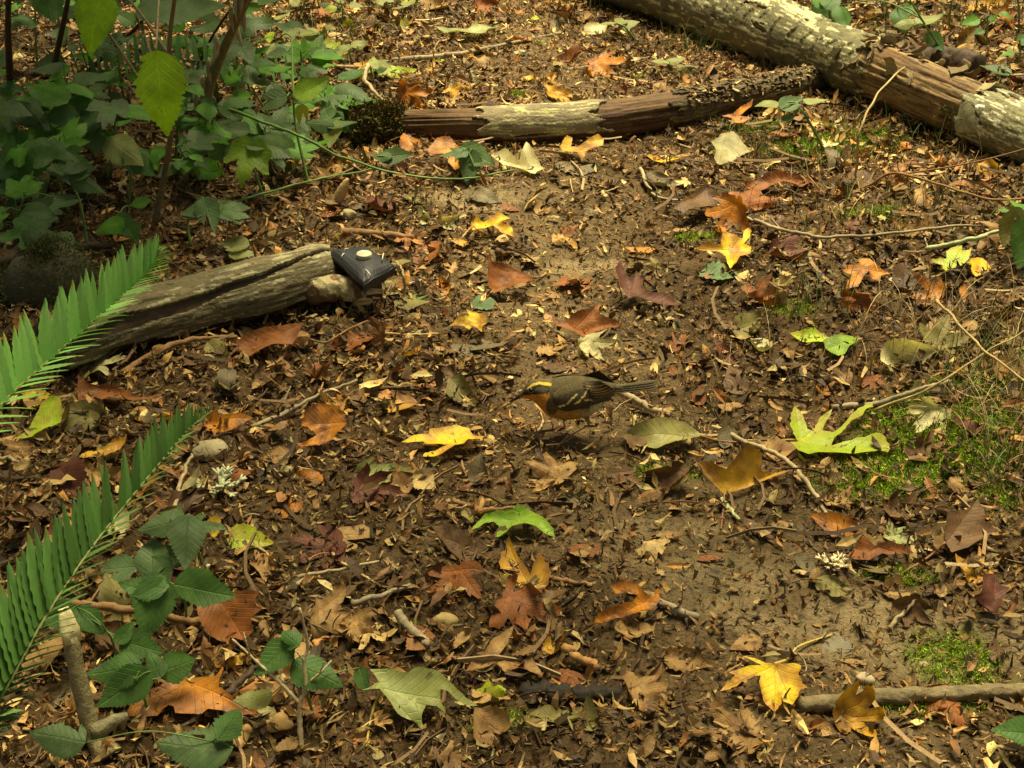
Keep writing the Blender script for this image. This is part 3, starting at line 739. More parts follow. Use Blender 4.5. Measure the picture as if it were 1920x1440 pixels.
# --- the middle log across the trail
pix = [(655, 236), (757, 238), (860, 236), (960, 236), (1120, 226), (1270, 205), (1400, 178), (1530, 150)]
rp = [34, 31, 31, 35, 36, 34, 30, 24]
rr = [q * mpp(G(x, y + 20)) * .98 for (x, y), q in zip(pix, rp)]
P = log_path(pix, [q * .85 for q in rr], 440); rad = np.interp(np.linspace(0, 1, 440), np.linspace(0, 1, len(rr)), rr)
dirs, r, U, AN, nz = log_surface(P, rad, 110, 301, .06)
mid = empty('fallen_log', (P[200][0], P[200][1], th(P[200][0], P[200][1])), 'slim fallen log lying straight across the trail, reddish wood with one grey bark patch', 'log')
fine = fbm(U * 22, AN * 13, 303, 4)[..., None]; gn = nz(5, 3, 304)[..., None]
C = np.array([.085, .048, .02]) * (.25 + .8 * fine + .55 * gn); C = np.where(gn < .42, C * np.array([.55, .5, .5]), C)
core(P, dirs, r + (fbm(U * 7, AN * 10, 309, 4) - .5) * .009, C, 'bare_wood', 'wood', mid)
i0, i1, i2 = at_u(900), at_u(1108), at_u(1258)
ui = np.arange(440)[:, None] + 20 * (fbm(AN * 3, U * 9, 311, 4) - .5) * 2
up = np.einsum('ijk,k->ij', dirs, np.array([0, -.35, .94]))
mk = ((ui > i0) & (ui < i1) & (up > .1 + .9 * (nz(12, 6, 313) - .5)) | (ui > i2) & (nz(8, 4, 315) > .40))[:-1]
bn = nz(12, 8, 317)[..., None]; CB = np.array([.17, .14, .08]) * (.3 + 1.1 * bn); CB = np.where(nz(24, 20, 318)[..., None] > .6, np.array([.30, .30, .13]), CB)
CB[i2 - 8:] *= np.array([.38, .33, .30])
plate(P, dirs, r, mk, .006, CB, 'bark', 'bark', mid, rough=1 + .8 * (nz(30, 18, 319) - .5))
idx = [(i, j) for i in range(0, at_u(757), 2) for j in range(0, 110, 2) if dirs[i, j][2] > -.6]
pts = np.array([P[i] + dirs[i, j] * r[i, j] for i, j in idx]); nr = np.array([dirs[i, j] for i, j in idx])
moss_tufts('moss', pts, nr, mid, 6, .005, .016, 7000, jit=.008, cols= ((.055, .06, .014), (.10, .09, .025), (.12, .075, .025), (.03, .03, .01)))

idx = [(i, j) for i in range(at_u(1275), 436) for j in range(110) if dirs[i, j][2] > .35]
gq = np.random.default_rng(61); VVV = []; FFF = []; CCC = []; b_ = 0
for q in range(420):
    i, j = idx[gq.integers(len(idx))]; Pt, Ft, _ = TT[gq.integers(14, 36)]; a = gq.uniform(0, 6.28); s_ = gq.uniform(.006, .018); v = Pt * s_; v = v @ np.array(Matrix.Rotation(a, 3, 'Z') @ Matrix.Rotation(gq.normal(0, .4), 3, 'X')).T + P[i] + dirs[i, j] * (r[i, j] + .007)
    VVV.append(v); FFF.append(Ft + b_); b_ += len(v); CCC.append(np.tile(np.array(LITPAL[gq.choice(len(LITPAL), p=np.array(LITW) / sum(LITW))]) * gq.uniform(.4, 1.2), (len(v), 1)))
ol = link('leaf_litter', mesh('leaf_litter', np.vstack(VVV), np.vstack(FFF), M['litter'], np.vstack(CCC), False)); tag(ol, 'dead leaf scraps lying on the right end of the slim log', kind='stuff')

# --- the split log on the left with its broken stub
pix = [(96, 652), (170, 628), (250, 602), (365, 577), (480, 548), (590, 516), (640, 508)]
rp = [56, 55, 54, 54, 56, 48, 30]
rr = [q * mpp(G(x, y + 30)) * .93 for (x, y), q in zip(pix, rp)]
P = log_path(pix, [q * .9 for q in rr], 400); rad = np.interp(np.linspace(0, 1, 400), np.linspace(0, 1, len(rr)), rr)
dirs, r, U, AN, nz = log_surface(P, rad, 150, 401, .07)
spl = empty('fallen_log', (P[240][0], P[240][1], th(P[240][0], P[240][1])), 'grey log with a long black split in its bark, left of the trail', 'log')
fine = fbm(U * 12, AN * 14, 403, 4)[..., None]; C = np.array([.055, .036, .02]) * (.5 + fine)
core(P, dirs, r * .94, C, 'heartwood', 'wood', spl, (.10, .06, .03))
a_s = np.array([face_ang_ for face_ang_ in [int(np.argmax(dirs[i] @ ((CAMP - P[i]) / np.linalg.norm(CAMP - P[i])))) / 150 * 2 * math.pi for i in range(400)]])
sgn = 1 if dirs[200, (int(a_s[200] / (2 * math.pi) * 150) + 18) % 150][2] > dirs[200, int(a_s[200] / (2 * math.pi) * 150)][2] else -1
rel = ((AN - a_s[:, None]) * sgn + math.pi) % (2 * math.pi) - math.pi       # angle above the middle of the visible side
cen = np.interp(np.arange(400) / 2, [0, 60, 110, 150, 175, 199], [-.1, .08, .35, .65, .95, 1.1])[:, None] + .22 * (fbm(U * 7, U * 0, 405, 3) - .5)
wid = np.interp(np.arange(400) / 2, [0, 40, 90, 140, 170, 199], [.10, .22, .20, .15, .10, .05])[:, None] * (.6 + .8 * fbm(U * 16, AN * 0 + 3, 407, 3))
low = -.75 + .35 * (fbm(U * 9, U * 0 + 9, 409, 4) - .5) - .3 * (U > 2)
mk = ((np.abs(rel - cen) > wid) & (rel > low) & (rel < 2.6))[:-1]
bn = nz(12, 7, 411)[..., None]; CB = np.array([.10, .082, .04]) * (.15 + 1.3 * bn)
CB = np.where(nz(22, 18, 413)[..., None] > .57, np.array([.20, .19, .105]) * (.5 + .9 * bn), CB); CB = np.where(bn < .4, CB * .6, CB)
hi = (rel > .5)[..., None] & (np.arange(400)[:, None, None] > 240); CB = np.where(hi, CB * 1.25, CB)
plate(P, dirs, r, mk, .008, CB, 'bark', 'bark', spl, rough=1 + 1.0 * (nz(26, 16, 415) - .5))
s0, s1 = G(592, 545, .045), G(690, 558, .030)
v, f = tube(spline([G(560, 530, .05), s0, (s0 + s1) / 2 + [0, 0, .012], s1 + [-.006, 0, .002]], 44), np.interp(np.linspace(0, 1, 44), [0, .3, .6, .85, 1], [.020, .025, .024, .019, .012]), 34, lambda a, b: .013 * (fbm(a * .22, np.cos(b) * 1.6 + np.sin(b) * 1.1 + 9, 421, 4) - .5))
stub = obj('broken_stub', v, f, M['bark'], spl, np.where((fbm(v[:, 0] * 45 + 5, v[:, 2] * 60 + v[:, 1] * 40, 427, 3) > .5)[:, None], np.array((.27, .23, .12)), np.array((.095, .058, .028))) * (.25 + 1.4 * fbm(v[:, 0] * 90, v[:, 2] * 110 + v[:, 1] * 50, 425, 4))[:, None]); stub['label'] = 'short broken branch stub with pale splintered end'
for q in range(11):
    a = rnd.uniform(0, 6.28); st = s1 + np.array([-.026, .0, .0]) + np.array([0, math.cos(a) * .012, math.sin(a) * .012]); en = st + np.array([rnd.uniform(.028, .058), rnd.uniform(-.004, .004), rnd.uniform(-.006, .003)])
    v, f = tube(np.array([st, (st + en) / 2, en]), [.007, .005, .001], 5); obj('splinter', v, f, M['wood'], stub, np.array((.46, .32, .14)))
# two lifted strips of bark on its upper edge
for (x0, y0, x1, y1, w_) in ((330, 556, 250, 580, .012), (618, 467, 470, 497, .011), (480, 500, 345, 540, .008)):
    a, b = G(x0, y0, .075), G(x1, y1, .075); q = spline([a, (a + b) / 2 + np.array([0, 0, .008]), b], 9); V = []; F = []
    for k, p in enumerate(q): V += [p + [0, -w_, -.004], p + [0, w_, .004 + .006 * math.sin(k)], p + [0, w_, .0015 + .006 * math.sin(k)], p + [0, -w_, -.008]]
    for k in range(8):
        for e in range(4): F.append((k * 4 + e, k * 4 + (e + 1) % 4, k * 4 + 4 + (e + 1) % 4, k * 4 + 4 + e))
    F += [(3, 2, 1, 0), (32, 33, 34, 35)]
    obj('bark_flap', V, F, M['bark'], spl, np.array((.24, .20, .12)), False)

# ------------------------------------------------------------------ the black square on its block
zc = G(682, 540)[2] + .108
def onplane(px, py, z): d = ray(px, py); return CAMP + d * ((z - CAMP[2]) / d[2])
q0, q1, q2, q3 = onplane(609, 463, zc + .004), onplane(688, 457, zc + .004), onplane(742, 493, zc - .004), onplane(681, 527, zc)
blk = empty('wrapped_block', ((q0 + q2) / 2) * np.array([1, 1, 0]) + np.array([0, 0, G(682, 540)[2]]), 'dark block capped with a stapled black sheet and pale disc, by the split log', 'block')
ctr = (q0 + q1 + q2 + q3) / 4
def slab(c, top, bot, ns=8, bow=.0):
    V = []; F = []
    for s in range(ns + 1):
        for t in range(ns + 1):
            a, b = s / ns, t / ns; p = c[0] * (1 - a) * (1 - b) + c[1] * a * (1 - b) + c[2] * a * b + c[3] * (1 - a) * b
            e = (1 - (2 * a - 1) ** 4) * (1 - (2 * b - 1) ** 4); V.append(p + [0, 0, top + bow * e + .0012 * math.sin(9 * a + 5 * b)])
    n1 = len(V); V += [v + np.array([0, 0, bot - top]) for v in V[:n1]]; w = ns + 1
    for s in range(ns):
        for t in range(ns):
            a = s * w + t; F += [(a, a + 1, a + w + 1, a + w)[::-1], (a + n1, a + 1 + n1, a + w + 1 + n1, a + w + n1)]
    bd = [t for t in range(w)] + [s * w + ns for s in range(1, w)] + [ns * w + t for t in range(ns - 1, -1, -1)] + [s * w for s in range(ns - 1, 0, -1)]
    for a, b in zip(bd, bd[1:] + bd[:1]): F.append((a, b, b + n1, a + n1))
    return V, F
v, f = slab([q0, q1, q2, q3], -.008, -.014, 10, .014); obj('black_sheet', v, f, M['rubber'], blk, np.array((.012, .013, .015)), False)
sk = [ctr + (q - ctr) * .90 for q in (q1, q2, q3)]
# folded-down skirts on the two near sides
for a, b, drop in ((q2, q3, .027), (q3, q0, .008)):
    V = []; F = []; k = 9
    for t in range(k):
        p = a + (b - a) * t / (k - 1); d = drop * (.75 + .5 * rnd.random()); inw = (ctr - p) * .10; V += [p + [0, 0, -.009], p + inw * .4 + [0, 0, -d], p + inw * .4 + inw * .5 + [0, 0, -d], p + inw * .6 + [0, 0, -.004]]
    for t in range(k - 1):
        for e in range(4): F.append((t * 4 + e, t * 4 + (e + 1) % 4, t * 4 + 4 + (e + 1) % 4, t * 4 + 4 + e))
    F += [(3, 2, 1, 0), tuple((k - 1) * 4 + e for e in range(4))]
    obj('sheet_fold', V, F, M['rubber'], blk, np.array((.010, .011, .012)), False)
bq = [ctr + np.array([-.004, .016, 0]) + (q - ctr) * .58 for q in (q0, q1, q2, q3)]
v, f = slab(bq, -.007, -.108, 3); obj('base_block', v, f, M['wood'], blk, np.array((.03, .022, .014)), False)  # dark colour put in for the shade beneath the sheet
dc = onplane(683, 479, zc + .010); rd = 14.5 * mpp(dc); prof = [(0, .0085), (.80, .0085), (.88, .0078), (.93, .0092), (1, .0075), (1.02, .003), (1.0, -.002)]; V = []; F = []
for i, (q, h_) in enumerate(prof):
    for t in range(28): a = t / 28 * 6.2832; V.append(dc + [math.cos(a) * rd * max(q, .001), math.sin(a) * rd * max(q, .001), h_ - .004])
for i in range(len(prof) - 1):
    for t in range(28): F.append((i * 28 + t, (i + 1) * 28 + t, (i + 1) * 28 + (t + 1) % 28, i * 28 + (t + 1) % 28))
obj('disc', V, F, M['metal'], blk, np.array((.40, .38, .26)))
for (x0, y0, x1, y1) in ((641, 480, 645, 475), (686, 506, 694, 515), (719, 475, 717, 486), (646, 468, 652, 466)):
    a, b = onplane(x0, y0, zc + .0065), onplane(x1, y1, zc + .0065); v, f = tube(np.array([a - [0, 0, .005], a, (a + b) / 2 + [0, 0, .001], b, b - [0, 0, .005]]), .0012, 6); obj('staple', v, f, M['metal'], blk, np.array((.55, .53, .42)))

# ------------------------------------------------------------------ sticks, twigs and stems on the ground
TW = dict(bark=(.12, .095, .05), grey=(.20, .165, .10), pale=(.27, .215, .12), brown=(.17, .095, .04), dark=(.045, .03, .018), tan=(.34, .23, .10), lichen=(.26, .28, .14), green=(.10, .17, .04), black=(.018, .014, .010), straw=(.27, .20, .085), orange=(.26, .14, .05))
def stick(name, label, pts, w, key, cat='stick', sides=8, mat='twig', branches=(), lifts=None, taper=.6, rough=.16, ends=None, group=None):
    """pts in photo pixels on the ground, w the thickness in pixels"""
    rg = random.Random(int(pts[0][0] * 3 + pts[0][1]))
    s = mpp(G(*pts[len(pts) // 2])); ra = w * s / 2; jg = random.Random(len(pts) + int(pts[0][0]))
    L = lifts if lifts is not None else [0.004] * len(pts)
    Pp = spline([G(x, y, ra * .8 + l) for (x, y), l in zip(pts, L)], max(10, 7 * len(pts)))
    n = len(Pp); kk = np.array([[jg.gauss(0, 1), jg.gauss(0, 1), jg.gauss(0, .5)] for _ in range(n)]) * min(ra * .7, .0028); kk[0] = 0; kk[1:-1] = (kk[:-2] + kk[1:-1] + kk[2:]) / 3; Pp = Pp + kk
    rad = np.linspace(1, taper, n) * ra; rad = rad * (1 + rough * np.array([rg.uniform(-1, 1) if k % 3 == 0 else 0 for k in range(n)]))
    sd = rg.randrange(999)
    V, F = tube(Pp, rad, sides, lambda a, b: ra * (.6 if w > 28 else .35) * (fbm(a * .5, np.cos(b) * 1.8 + np.sin(b) * 1.3 + 9, sd, 4) - .5))
    c = np.array(TW[key]); cc = c * (.6 + .8 * fbm(np.arange(len(V)) * .09, np.zeros(len(V)), sd, 3))[:, None]
    o = obj(name, V, F, M[mat], cols=cc); tag(o, label, cat, group)
    for bp in branches:
        bw = bp[0]; bpts = bp[1]; lf = bp[2] if len(bp) > 2 else [.004] * len(bpts)
        Q = spline([G(x, y, ra * .8 + l) for (x, y), l in zip(bpts, lf)], 5 * len(bpts)); k = int(np.argmin(np.linalg.norm(Pp - Q[0], axis=1))); Q[0] = Pp[k]
        v, f = tube(Q, np.linspace(1, .4, len(Q)) * bw * s / 2, 6); obj('side_twig', v, f, M[mat], o, c)
    if ends:
        d = Pp[-1] - Pp[-2]; d /= np.linalg.norm(d); v, f = tube(np.array([Pp[-1] - d * .004, Pp[-1] + d * .0015]), [ra * taper * 1.0, ra * taper * .8], 10); obj('cut_end', v, f, M['wood'], o, np.array(ends))
    return o
stick('stick', 'long grey stick lying across the far trail beyond the slim log', [(735, 113), (830, 104), (890, 96), (950, 83), (1050, 62)], 10, 'grey', branches=((5, [(950, 83), (960, 74)], [.004, .02]),))
stick('stick', 'short pale forked stick at the mossy end of the slim log', [(690, 122), (683, 148), (700, 172), (722, 190)], 9, 'pale', lifts=[.05, .03, .03, .01])
stick('twig', 'grey twig with one side spur lying in front of the split log', [(472, 800), (540, 770), (600, 741), (668, 714)], 9, 'grey', 'twig', branches=((7, [(530, 772), (535, 748), (545, 724)], [.004, .02, .035]),), lifts=[.002, .01, .014, .02])
stick('root', 'curved reddish brown root along the foot of the split log', [(232, 698), (300, 656), (365, 635), (445, 632)], 13, 'brown', 'root', lifts=[.004, .012, .02, .01])
stick('stick', 'brown stick lying behind the cut stem under the lower fern frond', [(95, 1132), (180, 1136), (255, 1145), (330, 1160), (375, 1166)], 17, 'brown', lifts=[.05, .045, .03, .012, .006], taper=.8)
stick('twig', 'pale upright twig beside the whitish lichen tuft', [(328, 952), (338, 910), (347, 878), (362, 850)], 9, 'pale', 'twig', lifts=[.004, .01, .02, .03])
stick('stick', 'curved brown twig behind the arched green leaf', [(850, 936), (880, 950), (915, 957), (962, 953)], 11, 'brown', lifts=[.012, .012, .012, .016])
stick('twig', 'pale jointed twig running from the olive leaf past the orange maple leaf', [(1335, 800), (1400, 828), (1460, 853), (1502, 890), (1530, 930), (1552, 970)], 10, 'pale', 'twig', lifts=[.01, .01, .014, .01, .008, .004], taper=.75)
stick('stick', 'dark and pale stick above the big lime maple leaf', [(1560, 764), (1640, 757), (1700, 738), (1782, 714)], 12, 'grey', lifts=[.004, .006, .016, .02])
stick('branch', 'long thin bare branch curving behind the yellow leaf on the right', [(1415, 413), (1470, 431), (1550, 444), (1660, 440), (1760, 426), (1840, 424)], 7.5, 'grey', 'branch', lifts=[.02, .03, .03, .03, .03, .03], branches=((5, [(1730, 430), (1735, 450), (1742, 470)],),))
stick('branch', 'thin lichen-flecked branch reaching the right edge near the pale maple leaf', [(1735, 468), (1790, 457), (1835, 445), (1875, 432), (1960, 410)], 10, 'lichen', 'branch', lifts=[.02, .03, .04, .05, .06])
stick('twig', 'dark forked twig arching before the big log', [(1620, 352), (1680, 325), (1760, 345), (1850, 372), (1935, 372)], 5, 'brown', 'twig', lifts=[.01, .06, .06, .05, .04], branches=((4, [(1690, 327), (1780, 313), (1860, 296), (1960, 268)], [.06, .08, .1, .12]),), taper=.8)
stick('straw_stalk', 'thin straw stem bowed upright in front of the big log', [(1605, 352), (1606, 310), (1612, 250), (1640, 185), (1692, 125)], 5, 'straw', 'stem', lifts=[.0, .06, .14, .2, .2])
stick('stick', 'short thick peg of wood lying near the bottom centre', [(745, 1146), (770, 1180), (803, 1208)], 18, 'grey', taper=.95, lifts=[.022, .012, .004])
stick('stick', 'short orange-brown peg beside the curled orange leaf', [(1056, 1214), (1085, 1232), (1115, 1250)], 17, 'orange', taper=.95, ends=(.36, .24, .1), lifts=[.018, .012, .006])
stick('stick', 'straight grey stick slanting down from the curled orange-tan leaf', [(1178, 1102), (1240, 1130), (1308, 1156)], 15, 'grey', taper=.85)
stick('stick', 'brown half-buried twig left of the straight grey stick', [(1015, 1082), (1065, 1090), (1112, 1098)], 11, 'brown')
stick('dark_log', 'short dark rotten log lying behind the bare tan part of the big log', [(1700, 122), (1745, 112), (1790, 112), (1832, 122)], 50, 'dark', 'log', 26, 'wood', taper=.85, rough=.1)
stick('charred_log', 'short blackened chunk of wood near the bottom centre', [(985, 1298), (1040, 1303), (1100, 1305), (1158, 1300)], 46, 'black', 'wood chunk', 30, 'wood', taper=.7, rough=.2, lifts=[-.012, -.01, -.008, -.004])
stick('branch', 'thick grey-brown branch on the bare soil in the lower right corner', [(1500, 1322), (1590, 1312), (1700, 1304), (1800, 1300), (1900, 1296), (1990, 1290)], 30, 'bark', 'branch', 26, 'bark', taper=.9, rough=.08)
stick('stick', 'whitish broken stick beside the tail of the bird', [(1158, 733), (1195, 752), (1225, 766), (1255, 778)], 15, 'pale', taper=.7, lifts=[.012, .012, .01, .004])
stick('stick', 'pale wooden peg leaning on the crumpled leaf at the right', [(1668, 1178), (1692, 1150), (1718, 1122)], 9, 'pale', lifts=[.002, .01, .02])
stick('twig', 'pale thin twig above the tan leaf in the lower left part', [(558, 1083), (620, 1070), (705, 1052)], 8, 'pale', 'twig', lifts=[.01, .016, .02])
stick('twig', 'bent pale twig left of the small mushroom bud', [(640, 1055), (668, 1072), (712, 1098)], 6, 'tan', 'twig', lifts=[.014, .012, .006])
stick('twig', 'grey twig with a white flake above the short thick peg', [(660, 1130), (715, 1116), (775, 1096)], 13, 'grey', 'twig', lifts=[.006, .01, .004])
stick('branch', 'dark damp branch behind the mossy stone at the left edge', [(-20, 498), (60, 480), (130, 466), (215, 458)], 22, 'dark', 'branch', lifts=[.02, .02, .02, .015])
stick('bramble_vine', 'green bramble vine trailing from the shrub in front of the slim log', [(430, 205), (560, 255), (650, 298), (750, 326), (860, 335), (965, 320)], 6, 'green', 'vine', mat='stem', lifts=[.15, .12, .08, .04, .02, .02], taper=.5)
stick('bramble_vine', 'thin green bramble vine running left of the acorn-shaped cone', [(380, 395), (480, 368), (590, 338), (700, 316)], 5, 'green', 'vine', mat='stem', lifts=[.02, .05, .05, .03], taper=.6)
stick('straw_stalk', 'long straw stem slanting down to the right edge above the moss', [(1755, 562), (1800, 610), (1850, 660), (1935, 725)], 6, 'straw', 'stem', lifts=[.09, .08, .07, .06])
stick('straw_stalk', 'straw stem crossing low over the moss at the right edge', [(1640, 770), (1750, 725), (1850, 660), (1940, 610)], 5, 'straw', 'stem', lifts=[.01, .05, .07, .09])
stick('straw_stalk', 'upright straw stem beside the block on the split log', [(758, 565), (757, 520), (752, 500), (738, 490)], 5, 'straw', 'stem', lifts=[.0, .05, .065, .07])
stick('stick', 'thin straight stalk lying left of the small yellow maple leaf', [(690, 622), (760, 627), (825, 625)], 5, 'tan', lifts=[.008, .01, .008])
stick('stick', 'stick of rotten wood along the edge of the trail above the block', [(640, 436), (700, 438), (770, 446)], 18, 'brown', mat='wood')
stick('root', 'thin brown root looping out below the split log', [(560, 628), (610, 642), (645, 622), (690, 600)], 5, 'brown', 'root', lifts=[.01, .016, .02, .02])
stick('twig', 'thin bare twig fallen near the rust leaves at the upper right', [(1345, 385), (1390, 405), (1430, 418)], 8, 'grey', 'twig', lifts=[.01, .012, .006])
stick('twig', 'curved pale twig beside the curled grey leaf before the slim log', [(1200, 315), (1212, 345), (1235, 370), (1282, 376)], 7, 'pale', 'twig', lifts=[.02, .012, .01, .004])
stick('twig', 'short grey twig to the right of the orange maple leaf petiole', [(1355, 935), (1368, 955), (1388, 975)], 11, 'lichen', 'twig')
stick('straw_stalk', 'dry stalk standing from the litter left of the bird', [(853, 720), (854, 690), (853, 655)], 5, 'tan', 'stem', lifts=[.0, .03, .06])
stick('stick', 'dark stick pointing away under the yellow-brown folded leaf', [(420, 1305), (450, 1275), (482, 1250)], 15, 'dark', lifts=[.02, .02, .02])
stick('twig', 'thin pale dead twig by the left edge below the upper fern frond', [(-10, 862), (18, 858), (34, 868)], 9, 'pale', 'twig', lifts=[.02, .025, .02])
stick('twig', 'thin brown stem standing at the left edge above the lower fern frond', [(4, 965), (14, 910), (22, 868)], 6, 'brown', 'twig', lifts=[.0, .03, .07])

# --- the cut stem at the lower left and the bare branching twig
b0 = G(190, 1400); s = mpp(b0)
cut = empty('cut_stem', b0, 'thick cut stem with a pale slanted top standing in the lower left corner', 'stem')
Pp = spline([G(205, 1420, .0), G(172, 1368, .02), G(152, 1290, .065), G(132, 1195, .12)], 26)
sc_ = 33 * mpp(Pp[15]) / 2
v, f = tube(Pp, np.concatenate([np.linspace(1.7, 1.05, 8), np.linspace(1.05, .9, 18)]) * sc_, 18, lambda a, b: sc_ * .35 * (fbm(a * .35, b * 2, 61, 4) - .5))
cc = np.array((.15, .125, .06)) * (.5 + .9 * fbm(v[:, 0] * 90, v[:, 2] * 60, 62, 3))[:, None]; obj('bark', v, f, M['bark'], cut, cc)
tp = Pp[-1]; d = Pp[-1] - Pp[-2]; d /= np.linalg.norm(d)
tq = np.array([tp - d * .006, tp + d * .010, tp + d * .028 + [0.0005, 0, 0], tp + d * .034 + [-.001, .002, 0]]); v, f = tube(tq, [sc_ * .95, sc_ * 1.0, sc_ * .62, sc_ * .5], 14, lambda a, b: sc_ * .25 * np.sin(b * 3 + a))
obj('cut_top', v, f, M['wood'], cut, np.array((.50, .44, .22)))
kp = spline([G(180, 1375, .02), G(212, 1352, .03), G(238, 1340, .03)], 8); v, f = tube(kp, np.linspace(1.1, .55, 8) * sc_, 12, lambda a, b: sc_ * .5 * (fbm(a, b * 2, 64, 3) - .5)); obj('side_stub', v, f, M['bark'], cut, np.array((.17, .15, .08)))
tw = empty('bare_twig', G(565, 1402), 'bare forked pale twig standing upright near the lower left corner', 'twig')
def twp(L, w0, w1, name, parent):
    q = spline([G(x, y, h) for x, y, h in L], 6 * len(L)); v, f = tube(q, np.linspace(w0, w1, len(q)) * mpp(q[0]) / 2, 7, lambda a, b: .0004 * np.sin(a * 2.1)); return obj(name, v, f, M['twig'], parent, np.array((.34, .27, .15)))
stm = twp([(565, 1402, 0), (562, 1350, .03), (563, 1318, .05), (573, 1288, .07), (570, 1240, .1), (577, 1208, .12), (562, 1140, .17)], 11, 5, 'stem', tw)
for L, a, b in (([(562, 1318, .05), (530, 1285, .07), (500, 1258, .09), (468, 1228, .11), (435, 1198, .13)], 8, 4), ([(574, 1284, .07), (600, 1262, .09), (622, 1238, .1)], 6, 3), ([(600, 1262, .09), (608, 1240, .11)], 4, 2), ([(468, 1228, .11), (462, 1205, .13), (457, 1185, .14)], 4, 2), ([(577, 1208, .12), (584, 1190, .13)], 4, 2), ([(570, 1240, .1), (556, 1222, .12)], 4, 2)):
    twp(L, a, b, 'side_twig', tw)
# ------------------------------------------------------------------ sword fern: fronds > pinnae
def pinna_mesh(name, sd, wide):
    """one leaflet along +Y, unit length, toothed, with a lobe at its base; normal +Z"""
    rg = random.Random(sd); n = 13; V = []; F = []
    for i in range(n):
        t = i / (n - 1); w = wide * (1 - t ** 3.0) ** .8 * (1.15 if i == 0 else 1) * (1.12 if i % 2 else .90); w = max(w, .006)
        a = wide * .55 if i == 0 else 0
        x0 = .20 * t * t
        V += [(x0 - w, t - .02 * (i % 2), -.13 * t * t + .012), (x0, t + (.01 if i == n - 1 else 0), -.13 * t * t - .012), (x0 + w + a * .6, t + a * .12, -.13 * t * t + .012)]
    for i in range(n - 1):
        for j in (0, 1): b = i * 3 + j; F.append((b, b + 1, b + 4, b + 3))
    V = np.array(V); k = np.abs(V[:, 0:1]) / wide
    c = np.array((.10, .225, .045)) * (1.25 - .35 * np.clip(k, 0, 1)) * np.where(np.arange(len(V))[:, None] % 3 == 1, .8, 1)
    return V, F, c
def frond(plant, P, Ls, Ld, Rd, Ln, Rn, npin, lmax, name='frond', tint=1.0, wide=.13, tmin=.0, rscale=.8, widen=1.0):
    """P path; Ld/Rd functions of (t, T) giving the pointing direction of left/right pinnae, Ln/Rn the way their faces turn"""
    n = len(P); v, f = tube(P, np.linspace(1, .3, n) * lmax * .035, 6); fr = obj(name, v, f, M['stem'], plant, np.array((.10, .11, .03)))
    T = np.gradient(P, axis=0); T /= np.linalg.norm(T, axis=1)[:, None]
    PM = []
    for sd in (1, 2, 3):
        V, F, c = pinna_mesh('pinna', sd, wide); PM.append(mesh('pinna', V, F, M['fern'], c * tint * (.8, 1.0, 1.2)[sd - 1] * np.where((V[:, 1:2] > .86) & (sd == 3), np.array([1.6, .8, .6]), np.ones(3))))
    org = world_loc(fr); rg = random.Random(int(P[0][0] * 1000) + npin)
    for k in range(npin):
        for side in (0, 1):
            t = tmin + (1 - tmin) * (k + .5 * side + .2) / (npin + .4); i = t * (n - 1); a = int(i); q = i - a; b = min(a + 1, n - 1)
            p = P[a] * (1 - q) + P[b] * q; Tn = T[a]
            d = np.array((Ld if side == 0 else Rd)(t, Tn)); d /= np.linalg.norm(d); nn = np.array((Ln if side == 0 else Rn)(t, Tn)); nn = nn - d * np.dot(nn, d); nn /= np.linalg.norm(nn)
            nn = nn + d * 0; x = np.cross(d, nn) 
            L = lmax * max(.06, Ls(t)) * rg.uniform(.93, 1.06) * (1 if side == 0 else rscale * (.55 + .5 * t)) * rg.uniform(.92, 1.05); fl = 1 if np.dot(x, Tn) > 0 else -1
            o = bpy.data.objects.new('pinna', PM[rg.randrange(3)]); COL.objects.link(o); o.parent = fr
            Mx = Matrix(((x[0], d[0], nn[0]), (x[1], d[1], nn[1]), (x[2], d[2], nn[2]))).to_4x4()
            Mx = Matrix.Translation(Vector(p) - org) @ Mx @ Matrix.Rotation(fl * (.32 if side == 0 else .1) + rg.gauss(0, .15), 4, 'Y') @ Matrix.Rotation(rg.gauss(0, .045), 4, 'Z') @ Matrix.Rotation(rg.gauss(0, .05), 4, 'X') @ Matrix.Diagonal((L * widen * fl, L, L, 1)); o.matrix_local = Mx
    return fr
def A_(px, py, depth):
    d = ray(px, py); return CAMP + d * depth
VR = np.array([1., 0, 0])
def img(deg, away=0.0):
    """direction seen at an angle in the picture, leaning away from or towards the viewer"""
    a = R(deg); return VR * math.cos(a) + UP * math.sin(a) + FW * away
fernb = G(-330, 1330); fernb[2] = th(fernb[0], fernb[1])
fern = empty('sword_fern', fernb, 'dark green sword fern whose two fronds reach in from the left edge', 'fern')
Pl = spline([fernb, A_(-190, 1500, .98), A_(-60, 1400, .95), A_(12, 1290, .95), A_(90, 1150, .98), A_(185, 1010, 1.03), A_(290, 880, 1.10), A_(352, 806, 1.16), A_(398, 770, 1.2)], 90)
env = lambda t: (min(1, t * 4 + .4)) * (1 - max(0, (t - .42) / .58) ** 1.6 * .93)
frond(fern, Pl, env, lambda t, T: img(122 - 42 * t, -.25), lambda t, T: img(14 + 24 * t, .18), lambda t, T: img(20, -1.0), lambda t, T: img(112, -.32), 54, .064, tint=.72, wide=.12, tmin=.20, rscale=.62)
Pu = spline([fernb, A_(-260, 1150, 1.0), A_(-150, 950, 1.02), A_(-10, 772, 1.10), A_(100, 668, 1.2), A_(190, 588, 1.28), A_(255, 528, 1.36), A_(284, 496, 1.40), A_(290, 472, 1.42), A_(303, 463, 1.43)], 90)
